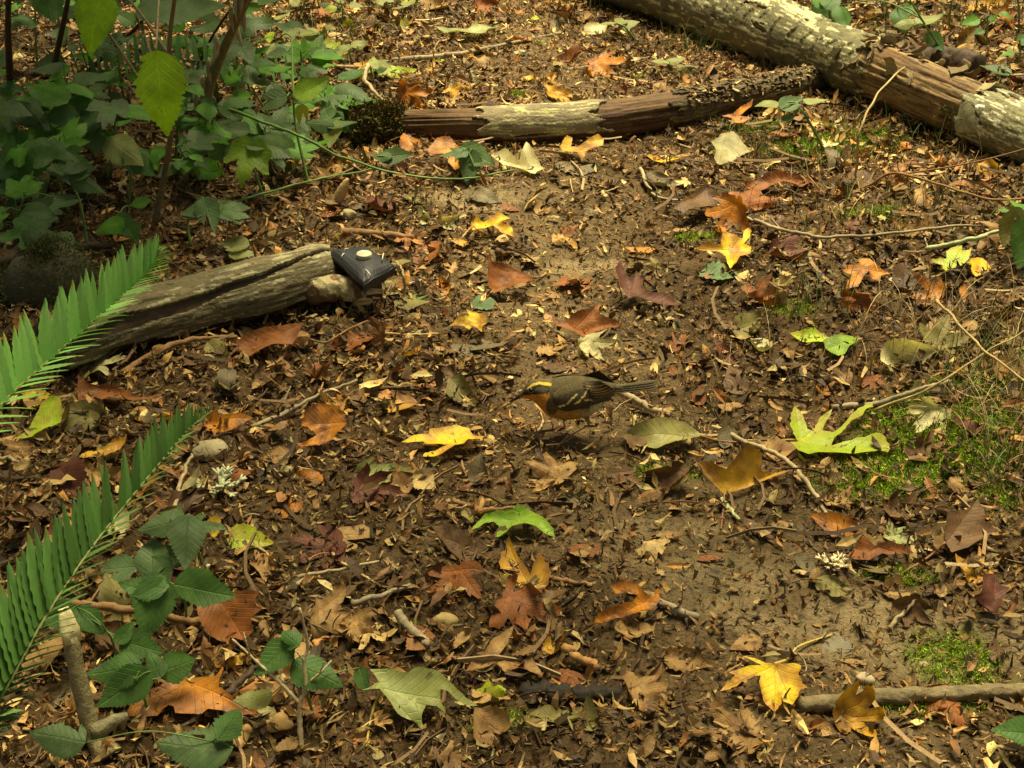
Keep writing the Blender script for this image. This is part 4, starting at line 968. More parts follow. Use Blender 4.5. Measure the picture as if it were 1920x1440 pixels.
frond(fern, Pu, lambda t: env(t) * (1 if t < .93 else .6), lambda t, T: img(112 - 36 * t, -.2), lambda t, T: img(2 + 30 * t, .12), lambda t, T: img(20, -1.0), lambda t, T: img(100, -.35), 58, .056, tint=1.3, wide=.125, tmin=.28)
fb2 = G(140, 165); fern2 = empty('sword_fern', fb2, 'small dark fern frond stretched level among the shrubs at the upper left', 'fern')
P2 = spline([fb2, G(180, 140, .13), G(250, 118, .16), G(330, 112, .17), G(420, 120, .16), G(520, 134, .12), G(600, 152, .06)], 70)
frond(fern2, P2, lambda t: .55 + .45 * math.sin(min(1, t * 1.1) * 3.0), lambda t, T: img(96, -.1), lambda t, T: img(-80, -.4), lambda t, T: img(0, -1), lambda t, T: img(0, -1), 26, .075, tint=.8, wide=.14, tmin=.15)

# ------------------------------------------------------------------ living plants
def plant_leaf(parent, pos, size, head, lean, kind, key, rg, roll=0, curl=.18, crump=.3, sp=.09, cup=-.15, torn=None):
    V, F, lv, C, base, Rm = leaf_mesh_world(kind, key, pos, size, head, lean, rg, curl, crump, cup, 0, torn if torn is not None else rg.choice((0, 0, 1)), sp, rest=False, roll=roll)
    obj('leaf', V, F, M['green'], parent, C, lv=lv); return base
def stems(parent, segs, key='green', name='stem', mat='stem'):
    parts = []
    for pts, w0, w1 in segs:
        q = spline(pts, max(6, 5 * len(pts))); parts.append((*tube(q, np.linspace(w0, w1, len(q)), 7),))
    v, f, c = join(parts); cc = np.array(TW[key] if key in TW else PAL[key]) * (.7 + .6 * fbm(v[:, 0] * 60, v[:, 2] * 60, 5, 2))[:, None]; return obj(name, v, f, M[mat], parent, cc)
def plant(name, cat, base_px, stem_h, leaves, label, key='green', woody=None, seed=1, group=None):
    """stem_h: list of (px, py, height) from base to tip; leaves: (px, py, height, size_px, heading, lean, kind, colour)"""
    rg = random.Random(seed); b = G(*base_px); p = empty(name, b, label, cat, group)
    sp_ = [b] + [G(x, y, h) for x, y, h in stem_h]; w = (woody or 6) * mpp(b) / 2
    q = spline(sp_, 8 * len(sp_)); segs = [(list(q[::4]) + [q[-1]], w, w * .45)]
    for lf in leaves:
        x, y, h, sz, hd, ln, kd, ck = lf[:8]; pos = G(x, y, h); size = sz * mpp(pos) / (1.25 if kd in ('maple', 'trilobe') else 1.0)
        base = plant_leaf(p, pos, size, hd, ln, kd, ck, rg, roll=rg.uniform(-14, 14), sp=.07 if sz > 70 else .12)
        lo = q[:, 2] <= base[2] + .01; cand = q[lo] if lo.any() else q[:1]
        k = cand[int(np.argmin(np.linalg.norm(cand - base, axis=1)))]
        mid = (k + base) / 2 + np.array([0, 0, .12 * np.linalg.norm(k - base)]); pw = 3.2 * mpp(base); segs.append(([k, mid, base], min(w * .5, pw), min(w * .35, pw * .6)))
    stems(p, segs, key, 'stem', 'bark' if woody else 'stem'); return p

# the shrub with hanging bright leaves, upper left
plant('hazel_shrub', 'shrub', (288, 430), [(305, 345, .10), (320, 255, .24), (322, 170, .36), (318, 80, .46), (330, -20, .58)],
      [(302, 176, .52, 158, -86, 74, 'toothed', 'glow'), (338, 14, .44, 170, 8, 30, 'toothed', 'greygreen'), (178, 42, .44, 125, -103, 66, 'toothed', 'glow'), (92, 2, .46, 110, -75, 58, 'toothed', 'green')],
      'woody shrub with a large bright hanging leaf, over the dark hollow at the upper left', 'bark', woody=13, seed=3)
sh = plant('hazel_shrub', 'shrub', (368, 300), [(378, 215, .13), (396, 150, .22), (418, 95, .3), (440, 48, .37), (472, -15, .46)],
      [(520, -8, .45, 80, 20, 30, 'toothed', 'greygreen')], 'twisted woody stem with shredding bark rising past the top edge, left of the trail', 'bark', woody=24, seed=4)
rg = random.Random(77)
for q in range(16):
    k = rg.random(); pts_ = [(378, 215, .13), (396, 150, .22), (418, 95, .3), (440, 48, .37), (465, 0, .44)]; i = int(k * 3.99); x, y, h = [a + (b - a) * (k * 3.99 - i) for a, b in zip(pts_[i], pts_[i + 1])]
    c = G(x, y, h); s = mpp(c); off = np.array([rg.choice((-1, 1)) * rg.uniform(9, 15) * s, -.012, 0]); L = rg.uniform(25, 60) * s
    qq = np.array([c + off * .8 + [0, 0, L / 2], c + off, c + off * rg.uniform(.9, 1.5) - [rg.uniform(-.3, .3) * L * .3, 0, L / 2]])
    v, f = tube(spline(qq, 6), np.array([.3, 1, 1.2, 1.1, .8, .2]) * 4.5 * s, 5); v[:, 1] = (v[:, 1] - c[1]) * .6 + c[1]; obj('bark_strip', v, f, M['bark'], sh, np.array(rg.choice([(.22, .18, .10), (.12, .09, .05), (.28, .25, .14)])))
plant('bare_sapling', 'sapling', (22, 215), [(18, 130, .17), (15, 50, .33), (18, -40, .5)], [], 'thin dark upright sapling stem at the far upper left edge', 'dark', woody=15, seed=5)
plant('bare_sapling', 'sapling', (92, 190), [(105, 110, .16), (122, 30, .33), (135, -40, .45)], [], 'thin dark slanting sapling stem just right of the upright one at the upper left', 'dark', woody=13, seed=6)
plant('bare_sapling', 'sapling', (112, 178), [(180, 120, .1), (255, 52, .2), (300, -5, .28)], [], 'dark bare stem leaning far over to the right behind the hanging bright leaf', 'dark', woody=10, seed=7)
plant('dead_sapling', 'sapling', (352, 168), [(392, 80, .2), (430, 20, .3), (450, -15, .36)], [], 'very thin dark twig crossing in front of the twisted woody stem', 'dark', woody=6, seed=8)
plant('vine_maple_seedling', 'seedling', (500, 385), [(470, 300, .09), (455, 265, .13)],
      [(462, 305, .12, 115, -100, 50, 'trilobe', 'brightgreen'), (478, 268, .15, 48, 150, 26, 'round', 'greygreen'), (525, 275, .14, 95, -18, 28, 'toothed', 'greygreen'), (508, 280, .12, 50, -30, 40, 'toothed', 'yellow'), (440, 240, .17, 60, 170, 30, 'toothed', 'greygreen')],
      'seedling with one large bright three-lobed leaf facing the camera, left of the trail', seed=9)
plant('bramble_plant', 'plant', (580, 350), [(555, 240, .12), (550, 170, .2), (547, 70, .3)],
      [(585, 164, .22, 75, 32, 44, 'toothed', 'brightgreen'), (505, 190, .2, 70, 200, 40, 'toothed', 'greygreen'), (522, 178, .21, 60, -60, 40, 'toothed', 'greygreen'), (565, 215, .16, 40, -100, 60, 'toothed', 'lime'), (540, 52, .3, 60, 160, 20, 'toothed', 'greygreen'), (560, 62, .3, 65, 15, 20, 'toothed', 'palegreen')],
      'tall slender plant with one upturned bright green leaf, left of the slim log', seed=10)
plant('bramble_plant', 'plant', (165, 470), [(150, 380, .09), (120, 318, .15)],
      [(135, 322, .16, 75, 168, 20, 'toothed', 'greygreen'), (165, 338, .15, 90, -38, 40, 'toothed', 'greygreen'), (148, 312, .17, 60, 40, 15, 'toothed', 'greygreen')],
      'three-leaved bramble plant above the mossy stone at the left', seed=11)
plant('bramble_plant', 'plant', (360, 470), [(352, 420, .05), (362, 386, .09)],
      [(392, 402, .09, 75, -70, 42, 'toothed', 'greygreen'), (425, 398, .09, 80, -40, 30, 'toothed', 'greygreen'), (450, 398, .09, 75, -8, 24, 'toothed', 'greygreen'), (362, 396, .09, 50, 190, 24, 'toothed', 'greygreen')],
      'low bramble sprig with pointed grey-green leaves above the split log', seed=12)
plant('bramble_plant', 'plant', (60, 500), [(55, 460, .05), (50, 440, .07)],
      [(30, 438, .07, 90, 200, 24, 'trilobe', 'green'), (85, 440, .08, 95, -20, 30, 'trilobe', 'greygreen'), (60, 425, .08, 70, 60, 20, 'trilobe', 'green'), (120, 455, .06, 60, -30, 30, 'round', 'greygreen')],
      'clump of broad lobed leaves at the left edge above the mossy stone', seed=13)
plant('bramble_plant', 'plant', (30, 420), [(22, 350, .08), (15, 300, .14)],
      [(14, 295, .15, 90, 80, 52, 'toothed', 'green'), (12, 350, .1, 70, -150, 40, 'toothed', 'green'), (50, 345, .1, 60, -20, 40, 'toothed', 'green')],
      'dark green leafy plant cut by the left edge, below the thin dark saplings', seed=14)
plant('bramble_plant', 'plant', (120, 330), [(100, 250, .12), (80, 200, .18)],
      [(88, 178, .2, 100, 150, 34, 'toothed', 'leafgreen'), (25, 205, .18, 80, -20, 28, 'toothed', 'greygreen'), (60, 205, .18, 70, -42, 34, 'toothed', 'greygreen'), (125, 218, .17, 80, -25, 26, 'toothed', 'greygreen'), (160, 205, .17, 80, -12, 18, 'toothed', 'greygreen'), (185, 265, .14, 80, -48, 34, 'toothed', 'greygreen')],
      'spreading plant with one bright narrow leaf at the left, under the saplings', seed=15)
plant('bramble_plant', 'plant', (240, 390), [(245, 320, .08), (215, 250, .15), (190, 232, .17)],
      [(235, 285, .13, 95, -38, 40, 'toothed', 'palegreen'), (262, 305, .11, 80, -42, 40, 'toothed', 'green'), (155, 228, .17, 90, 170, 20, 'toothed', 'greygreen'), (210, 220, .18, 80, -5, 15, 'toothed', 'greygreen'), (285, 300, .1, 50, -60, 40, 'toothed', 'leafgreen')],
      'arching plant with a chain of pale drooping leaves beside the woody shrub', seed=16)
plant('bramble_plant', 'plant', (225, 460), [(220, 425, .05), (222, 405, .07)],
      [(205, 425, .06, 60, 210, 40, 'toothed', 'leafgreen'), (235, 425, .06, 66, -50, 42, 'toothed', 'green'), (250, 435, .05, 50, -70, 50, 'toothed', 'green'), (265, 380, .07, 40, 20, 30, 'round', 'leafgreen')],
      'small drooping plant in the dark hollow above the split log', seed=17)
plant('bramble_plant', 'plant', (640, 285), [(628, 245, .07), (622, 228, .1)],
      [(600, 232, .1, 55, 170, 26, 'toothed', 'greygreen'), (640, 232, .1, 60, 10, 22, 'toothed', 'greygreen'), (622, 252, .08, 62, -95, 40, 'toothed', 'palegreen'), (612, 212, .11, 50, 110, 14, 'toothed', 'greygreen')],
      'pale four-leaved bramble sprig beside the mossy end of the slim log', seed=18)
plant('bramble_plant', 'plant', (660, 215), [(655, 195, .05), (650, 180, .07)],
      [(628, 182, .07, 58, 180, 18, 'toothed', 'greygreen'), (672, 184, .07, 58, -8, 18, 'toothed', 'palegreen'), (650, 172, .08, 48, 80, 10, 'toothed', 'palegreen'), (610, 192, .06, 40, 200, 24, 'toothed', 'palegreen')],
      'pale trifoliate sprig just behind the mossy end of the slim log', seed=19)
plant('bramble_plant', 'plant', (740, 315), [(735, 300, .03)], [(740, 290, .04, 66, 5, 24, 'toothed', 'greygreen'), (715, 293, .04, 40, 170, 24, 'toothed', 'greygreen')], 'small two-leaved sprig lying over the bramble vine before the slim log', seed=20)
plant('bramble_plant', 'plant', (452, 490), [(450, 478, .03)], [(435, 458, .04, 66, 178, 10, 'toothed', 'palegreen'), (455, 473, .03, 55, -5, 16, 'toothed', 'palegreen')], 'two small pale leaves just above the middle of the split log', seed=21)
plant('bramble_plant', 'plant', (890, 340), [(888, 312, .04), (880, 288, .06)],
      [(850, 287, .06, 60, 195, 22, 'trilobe', 'greygreen'), (895, 292, .06, 78, -30, 40, 'toothed', 'greygreen'), (880, 312, .04, 70, -98, 58, 'toothed', 'greygreen')],
      'grey-green drooping sprig over the orange-yellow leaf before the slim log', seed=22)
plant('bramble_plant', 'plant', (1550, 290), [(1515, 225, .09), (1490, 192, .13)],
      [(1440, 196, .13, 50, 178, 12, 'toothed', 'palegreen'), (1485, 192, .13, 60, 40, 14, 'toothed', 'greygreen'), (1530, 188, .13, 50, 2, 10, 'toothed', 'palegreen'), (1475, 222, .1, 36, 220, 30, 'toothed', 'greygreen')],
      'slender pale sprig of three leaves in front of the big log', seed=23)
plant('bramble_plant', 'plant', (1935, 500), [(1925, 450, .05), (1922, 400, .1)],
      [(1902, 395, .1, 75, 170, 24, 'trilobe', 'leafgreen'), (1922, 462, .06, 110, -95, 62, 'toothed', 'green'), (1895, 425, .08, 80, -110, 66, 'toothed', 'olive')],
      'green leaves with one shrivelled brown leaf at the right edge', seed=24)
plant('bramble_plant', 'plant', (1935, 1400), [(1930, 1385, .03)], [(1905, 1372, .04, 90, 175, 22, 'toothed', 'green')], 'single green leaf poking into the lower right corner', seed=25)
plant('bramble_plant', 'plant', (1190, 75), [(1180, 60, .03)], [(1150, 44, .05, 50, 170, 8, 'toothed', 'palegreen'), (1178, 44, .05, 44, 10, 8, 'toothed', 'palegreen'), (1165, 38, .06, 40, 80, 6, 'toothed', 'palegreen')], 'pale low sprig on the far trail left of the big log', seed=26)
plant('bramble_plant', 'plant', (1260, 130), [(1252, 118, .03)], [(1238, 116, .04, 36, 170, 10, 'toothed', 'palegreen'), (1268, 113, .04, 36, 5, 10, 'toothed', 'palegreen')], 'tiny pale sprig under the big log on the far trail', seed=27)
plant('bramble_plant', 'plant', (1790, 130), [(1740, 55, .14), (1700, -10, .26)],
      [(1742, 36, .16, 60, 20, 20, 'toothed', 'palegreen'), (1700, 45, .16, 50, 190, 20, 'toothed', 'palegreen'), (1755, 78, .1, 50, -60, 40, 'toothed', 'green'), (1690, 40, .15, 60, -80, 40, 'toothed', 'green'), (1580, 35, .16, 60, -85, 40, 'toothed', 'green')],
      'leafy green weed leaning over behind the big log', seed=28)
plant('bramble_plant', 'plant', (1875, 145), [(1870, 132, .03)], [(1868, 128, .04, 60, 150, 14, 'toothed', 'greygreen')], 'single blue-green leaf lying behind the near end of the big log', seed=29)
plant('bramble_plant', 'plant', (1560, 70), [(1555, 20, .09), (1550, -30, .17)], [(1545, 20, .09, 70, -95, 50, 'toothed', 'green'), (1560, 0, .13, 60, 60, 30, 'toothed', 'green'), (1535, -5, .15, 60, 120, 30, 'toothed', 'leafgreen')], 'dark green plant rising directly behind the grey bark of the big log', seed=30)
# the low leafy clump in front of the lower frond
plant('salmonberry_plant', 'plant', (350, 1180), [(345, 1120, .05), (318, 1092, .09)],
      [(285, 1142, .08, 125, -97, 40, 'toothed', 'green'), (383, 1106, .09, 120, -10, 26, 'toothed', 'green'), (268, 1100, .10, 95, 175, 22, 'toothed', 'green')],
      'three-part green leaf spread flat above the brown stick at the lower left', seed=31)
plant('salmonberry_plant', 'plant', (385, 1080), [(365, 1010, .06), (345, 975, .1)],
      [(350, 1015, .1, 110, -88, 40, 'toothed', 'greygreen'), (302, 985, .1, 85, 195, 24, 'toothed', 'greygreen'), (385, 985, .1, 80, -8, 24, 'toothed', 'greygreen'), (333, 962, .11, 40, 95, 20, 'toothed', 'greygreen')],
      'three-part grey-green leaf just right of the lower frond', seed=32)
plant('salmonberry_plant', 'plant', (300, 1110), [(290, 1070, .04), (285, 1050, .06)],
      [(222, 1065, .06, 70, 185, 28, 'round', 'greygreen'), (285, 1045, .07, 85, 100, 30, 'round', 'greygreen'), (300, 1075, .06, 80, -60, 30, 'round', 'greygreen'), (330, 1040, .07, 70, 40, 24, 'round', 'greygreen')],
      'rounded grey-green leaves between the two three-part leaves at lower left', seed=33)
plant('salmonberry_plant', 'plant', (225, 1260), [(210, 1200, .05), (190, 1170, .08)],
      [(172, 1165, .08, 80, -40, 36, 'toothed', 'green'), (100, 1150, .08, 90, 170, 26, 'toothed', 'green'), (265, 1212, .06, 90, -15, 30, 'toothed', 'green'), (235, 1185, .07, 50, 60, 26, 'toothed', 'green')],
      'insect-eaten green leaves around the top of the cut stem', seed=34)
plant('salmonberry_plant', 'plant', (280, 1340), [(262, 1285, .05), (250, 1270, .07)],
      [(215, 1258, .07, 105, 188, 30, 'toothed', 'green'), (232, 1292, .06, 115, 215, 40, 'toothed', 'green'), (330, 1250, .06, 75, 20, 34, 'round', 'green'), (290, 1245, .06, 60, 120, 30, 'toothed', 'green')],
      'dark green spotted leaves left of the orange maple leaf', seed=35)
plant('salmonberry_plant', 'plant', (420, 1420), [(400, 1390, .03)],
      [(365, 1400, .03, 150, 175, 16, 'toothed', 'greygreen'), (430, 1358, .05, 70, 60, 26, 'round', 'green'), (110, 1385, .05, 110, 170, 26, 'toothed', 'greygreen')],
      'broad pale green leaf along the bottom edge below the orange maple leaf', seed=36)
plant('salmonberry_plant', 'plant', (590, 1345), [(560, 1260, .07), (545, 1220, .11)],
      [(512, 1235, .1, 90, 225, 44, 'toothed', 'green'), (595, 1265, .08, 110, -25, 36, 'toothed', 'green'), (545, 1198, .12, 50, 140, 24, 'round', 'green'), (475, 1310, .05, 75, 190, 24, 'toothed', 'palegreen'), (680, 1275, .04, 50, -70, 40, 'toothed', 'green')],
      'green leaves standing behind the bare forked twig', seed=37)

# understorey that fills the dark left side and the sunlit far side, each plant its own
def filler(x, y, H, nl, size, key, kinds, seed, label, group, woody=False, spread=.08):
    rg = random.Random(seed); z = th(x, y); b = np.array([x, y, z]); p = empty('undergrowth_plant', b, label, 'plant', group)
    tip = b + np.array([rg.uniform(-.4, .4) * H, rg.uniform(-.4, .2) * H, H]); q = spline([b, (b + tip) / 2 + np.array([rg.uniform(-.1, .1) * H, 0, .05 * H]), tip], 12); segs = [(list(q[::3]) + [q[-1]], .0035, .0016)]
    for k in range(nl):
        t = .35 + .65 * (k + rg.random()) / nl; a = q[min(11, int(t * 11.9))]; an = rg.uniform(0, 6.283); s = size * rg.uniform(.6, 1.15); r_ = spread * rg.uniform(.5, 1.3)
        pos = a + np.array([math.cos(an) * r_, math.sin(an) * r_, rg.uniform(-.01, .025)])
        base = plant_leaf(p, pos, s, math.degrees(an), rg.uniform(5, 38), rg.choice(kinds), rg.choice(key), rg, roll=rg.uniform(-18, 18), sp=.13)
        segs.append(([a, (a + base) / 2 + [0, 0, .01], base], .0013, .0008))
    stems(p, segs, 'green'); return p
FM = [((22, 130), 'the thin upright sapling'), ((110, 100), 'the thin slanting sapling'), ((302, 176), 'the large hanging bright leaf'), ((178, 50), 'the hanging yellow-green leaf'), ((420, 90), 'the twisted woody stem'), ((462, 305), 'the bright three-lobed leaf'), ((547, 150), 'the tall slender plant'),
      ((100, 540), 'the mossy stone'), ((290, 430), 'the foot of the woody shrub'), ((300, 105), 'the small level fern frond'), ((400, 400), 'the low pointed sprig'), ((690, 220), 'the mossy log end'), ((600, 70), 'the yellow curled far leaf'), ((690, 150), 'the forked pale stick'), ((740, 110), 'the long grey stick end'),
      ((80, 178), 'the bright narrow leaf'), ((60, 440), 'the broad lobed clump'), ((640, 240), 'the pale four-leaved sprig'), ((1740, 50), 'the tall leaning weed'), ((1850, 20), 'the golden corner leaf'), ((1560, 20), 'the dark green plant'), ((1880, 130), 'the blue-green leaf'), ((1640, 90), 'the torn bark edge'), ((1890, 45), 'the orange corner leaf'), ((338, 20), 'the broad grey-green top leaf')]
FU = set()
def flab(px, py, what):
    for (mx, my), nm in sorted(FM, key=lambda q: math.hypot(q[0][0] - px, (q[0][1] - py) * 1.5)):
        dx, dy = px - mx, (py - my) * 1.5; rel = ('beyond' if dy < 0 else 'in front of') if abs(dy) > abs(dx) else ('left of' if dx < 0 else 'right of'); L = f'{what} {rel} {nm}'
        if L not in FU and len(L.split()) <= 16: FU.add(L); return L
    return what
rg = random.Random(101); k = 0
LEFTS = [(20, 120, .22), (70, 130, .25), (150, 140, .22), (230, 175, .2), (40, 60, .3), (200, 60, .25), (110, 90, .25), (420, 330, .14), (350, 350, .12), (560, 300, .08), (130, 400, .12), (470, 220, .18), (520, 240, .16), (250, 240, .2), (30, 260, .2), (200, 340, .14), (330, 300, .16), (410, 190, .2), (60, 380, .1), (280, 130, .26), (480, 130, .22), (400, 280, .14), (180, 300, .16), (90, 310, .16), (560, 180, .14), (620, 230, .1), (510, 330, .08), (30, 470, .08), (340, 240, .2), (160, 220, .2), (590, 260, .08)]
for (x, y, H) in LEFTS:
    p = G(x, y); k += 1
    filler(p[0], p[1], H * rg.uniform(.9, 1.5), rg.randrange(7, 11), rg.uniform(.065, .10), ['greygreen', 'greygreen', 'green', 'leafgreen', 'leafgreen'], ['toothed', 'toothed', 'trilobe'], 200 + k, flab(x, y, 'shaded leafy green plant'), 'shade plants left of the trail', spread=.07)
FARS = [(600, 20, .10), (640, 45, .08), (560, 35, .12), (520, 85, .1), (690, 15, .08), (620, 105, .08), (590, 140, .08), (660, 120, .06), (700, 155, .05), (540, 130, .1), (480, 40, .14), (730, 30, .06), (580, -10, .12), (650, -15, .12)]
for (x, y, H) in FARS:
    p = G(x, y); k += 1
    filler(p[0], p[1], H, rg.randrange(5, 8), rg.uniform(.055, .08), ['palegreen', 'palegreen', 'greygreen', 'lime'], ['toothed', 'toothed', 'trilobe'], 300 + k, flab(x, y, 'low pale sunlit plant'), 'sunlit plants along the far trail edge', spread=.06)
for (x, y, H) in [(1650, 20, .14), (1700, 60, .12), (1780, 60, .12), (1850, 90, .1), (1910, 60, .16), (1480, 0, .1), (1620, -10, .2), (1830, 20, .14), (1910, 130, .08)]:
    p = G(x, y); k += 1
    filler(p[0], p[1], H, rg.randrange(4, 6), rg.uniform(.05, .08), ['green', 'leafgreen', 'palegreen'], ['toothed', 'lance'], 400 + k, flab(x, y, 'green weed behind the big log,'), 'weeds behind the big log', spread=.06)

# ------------------------------------------------------------------ grass, moss, stems
def blades(name, label, boxes, n, lmin, lmax, cols, seed, w=.0011, droop=1.0):
    g = np.random.default_rng(seed); XS = []
    for (px, py, rx, ry, wt) in boxes:
        c = G(px, py); s = mpp(c); m = int(n * wt); a = g.random(m) * 6.283; q = np.sqrt(g.random(m)); XS.append(np.stack([c[0] + np.cos(a) * q * rx * s, c[1] + np.sin(a) * q * ry * s / .55], 1))
    X_ = np.vstack(XS); m = len(X_); Z_ = terr(X_[:, 0], X_[:, 1]); L = lmin + (lmax - lmin) * g.random(m) ** 1.6; an = g.random(m) * 6.283; d = np.stack([np.cos(an), np.sin(an)], 1); ln = g.uniform(.2, 1.3, m) * droop
    V = []; K = 6; sx = np.stack([-d[:, 1], d[:, 0]], 1)
    for k in range(K):
        t = k / (K - 1); a = ln * t; r_ = L * np.where(ln > 1e-3, (1 - np.cos(a)) / np.maximum(ln, 1e-3), 0); z = L * np.sin(a) / np.maximum(ln, 1e-3); ww = w * (1 - .85 * t)
        for s in (-1, 1): V.append(np.stack([X_[:, 0] + d[:, 0] * r_ + sx[:, 0] * ww * s, X_[:, 1] + d[:, 1] * r_ + sx[:, 1] * ww * s, Z_ + z + .001], 1))
    V = np.stack(V, 1).reshape(-1, 3); o = np.arange(m)[:, None] * (2 * K); F = np.concatenate([o + [2 * k, 2 * k + 1, 2 * k + 3, 2 * k + 2] for k in range(K - 1)], 0)
    C = np.repeat(np.array(cols)[g.integers(0, len(cols), m)] * (.6 + .8 * g.random(m))[:, None], 2 * K, 0)
    o = link(name, mesh(name, V, F, M['stem'], C, False)); tag(o, label, kind='stuff'); return o
blades('grass', 'thin green grass blades along the right side of the trail', [(1600, 290, 220, 60, .25), (1380, 300, 60, 26, .12), (1700, 420, 200, 60, .14), (1850, 720, 90, 50, .2), (1500, 580, 120, 40, .1), (1880, 900, 60, 60, .1), (1300, 90, 60, 40, .12), (1780, 40, 160, 50, .3), (900, 10, 500, 30, .15), (640, 70, 120, 60, .15)], 620, .03, .13, [(.10, .18, .04), (.16, .24, .06), (.07, .12, .03), (.26, .24, .09)], 31)
blades('dry_grass', 'dry straw-coloured stalks tangled at the right of the trail', [(1760, 640, 170, 90, .4), (1850, 800, 90, 80, .3), (1600, 380, 250, 60, .2), (1450, 720, 200, 60, .1)], 420, .04, .17, [(.36, .27, .12), (.24, .17, .08), (.14, .09, .04)], 32, .0009, 1.6)
def moss_patch(specs, n, seed):
    g = np.random.default_rng(seed); out = []
    for (cx, cy, rx, ry) in specs:
        m = int(n * rx * ry / .004); m = max(200, min(m, 9000)); x = cx + rx * 1.3 * (g.random(m) * 2 - 1); y = cy + ry * 1.3 * (g.random(m) * 2 - 1)
        k = g.random(m) < field([(cx, cy, rx, ry)], x, y, .5, 60); out.append(np.stack([x[k], y[k]], 1))
    q = np.vstack(out); pts = np.stack([q[:, 0], q[:, 1], terr(q[:, 0], q[:, 1]) + .001], 1); nr = np.tile([0, 0, 1.], (len(pts), 1))
    return pts, nr
pts, nr = moss_patch(MOSS, 2600, 9)
mo_ = moss_tufts('moss', pts, nr, None, 8, .0015, .006, 78000, ((.16, .30, .012), (.25, .38, .015), (.10, .20, .012), (.28, .32, .03))); tag(mo_, 'bright green moss patches on the right side of the trail', kind='stuff')

# ------------------------------------------------------------------ stones, mushrooms, lichen
def stone(px, py, w, flat, key, label, name='stone', moss=False, lift=0):
    rg = random.Random(int(px + py)); c = G(px, py); r_ = w * mpp(c) / 2; V = []; F = []; m, n = 14, 22; s1 = rg.randrange(999)
    for i in range(m + 1):
        a = math.pi * i / m
        for j in range(n):
            b = 2 * math.pi * j / n; d = np.array([math.sin(a) * math.cos(b), math.sin(a) * math.sin(b) * .8, math.cos(a) * flat]); V.append(d)
    V = np.array(V); k = 1 + .55 * (fbm(V[:, 0] * 1.7 + V[:, 2] + 20, V[:, 1] * 1.7 + V[:, 2] * .7 + 20, s1, 4) - .5); V = V * k[:, None] * r_ + c + [0, 0, r_ * flat * .35 + lift]
    for i in range(m):
        for j in range(n): q = (j + 1) % n; F.append((i * n + j, (i + 1) * n + j, (i + 1) * n + q, i * n + q))
    o = obj(name, V, F, M['stone'], cols=np.array(key) * (.7 + .6 * fbm(V[:, 0] * 40, V[:, 1] * 40, s1, 3))[:, None]); tag(o, label, 'stone')
    if moss:
        me = o.data; nn = np.array([v.normal for v in me.vertices]); pp = V; kk = (nn[:, 2] > -.1) & (fbm(pp[:, 0] * 25, pp[:, 2] * 25 + pp[:, 1] * 9, 3, 3) > .42); moss_tufts('moss', pp[kk], nn[kk], o, 12, .002, .007, 9000, jit=.009, cols= ((.06, .075, .02), (.09, .09, .03), (.045, .055, .015)))
    return o
stone(100, 560, 170, .85, (.055, .05, .025), 'large mossy stone in the shade behind the upper fern frond', moss=True)
stone(652, 406, 32, .7, (.22, .18, .09), 'small round tan stone above the split log')
stone(1552, 1207, 84, .10, (.115, .10, .065), 'flat grey stone set into the bare soil beside the yellow maple leaf petiole')
stone(835, 1168, 48, .6, (.22, .16, .06), 'rounded tan lump near the bottom centre beside the thick peg', 'clod')
stone(1622, 1275, 36, .6, (.27, .22, .13), 'small pale stone below the pale seed on the bare soil')
stone(1730, 1248, 22, .6, (.26, .21, .1), 'tiny tan pebble on the bare soil in the lower right')
stone(1080, 665, 22, .5, (.24, .19, .1), 'tiny pale pebble beyond the back of the bird')
stone(395, 850, 70, .5, (.21, .18, .10), 'pale flaky lump between the fern frond tip and the grey twig', 'clod')
stone(538, 885, 26, .7, (.24, .19, .09), 'tiny tan stone right of the whitish lichen tuft')
# a cone standing in the litter left of the slim log
pc = G(628, 385); cv = []; cone = empty('fir_cone', pc, 'small tan cone leaning in the litter above the round tan stone', 'cone')
ax = np.array([.45, .1, .85]); ax /= np.linalg.norm(ax); L = 58 * mpp(pc); q = np.array([pc + ax * L * t for t in np.linspace(0, 1, 14)]); v, f = tube(q, np.array([.3, .8, 1, 1.05, 1.05, 1.02, 1, .95, .88, .8, .7, .58, .42, .2]) * L * .17, 12, lambda a, b: L * .02 * np.sin(a * 3.1 + b * 5)); obj('scales', v, f, M['wood'], cone, np.array((.30, .20, .085)))
def mushroom(px, py, w, h, label, tone=(.42, .26, .09)):
    b = G(px, py); s = mpp(b); p = empty('mushroom', b, label, 'mushroom'); rg = random.Random(int(px)); H = h * s; W = w * s / 2
    v, f = tube(spline([b - [0, 0, .004], b + [rg.uniform(-.2, .2) * W, 0, H * .5], b + [0, 0, H]], 9), np.linspace(.26, .2, 9) * W, 9); obj('stalk', v, f, M['fungus'], p, np.array((.38, .28, .13)))
    V = []; F = []; n = 20; prof = [(.02, .52), (.4, .50), (.75, .36), (.98, .08), (1.0, -.06), (.8, -.03), (.25, .1)]; sd = rg.randrange(99)
    for i, (q, z) in enumerate(prof):
        for j in range(n): a = j / n * 6.2832; e = 1 + .22 * math.sin(3 * a + sd) * q; V.append(b + [math.cos(a) * q * W * e, math.sin(a) * q * W * e, H + z * W * .9 + .12 * W * q * math.sin(2 * a + sd)])
    for i in range(len(prof) - 1):
        for j in range(n): F.append((i * n + j, (i + 1) * n + j, (i + 1) * n + (j + 1) % n, i * n + (j + 1) % n)) 
    obj('cap', V, F, M['fungus'], p, np.array(tone))
mushroom(528, 1372, 46, 22, 'largest wrinkled tan mushroom in the cluster by the foot of the bare twig')
mushroom(505, 1362, 30, 14, 'small tan mushroom just left of the largest wrinkled one')
mushroom(450, 1392, 40, 10, 'flat tan mushroom at the bottom edge below the orange maple leaf')
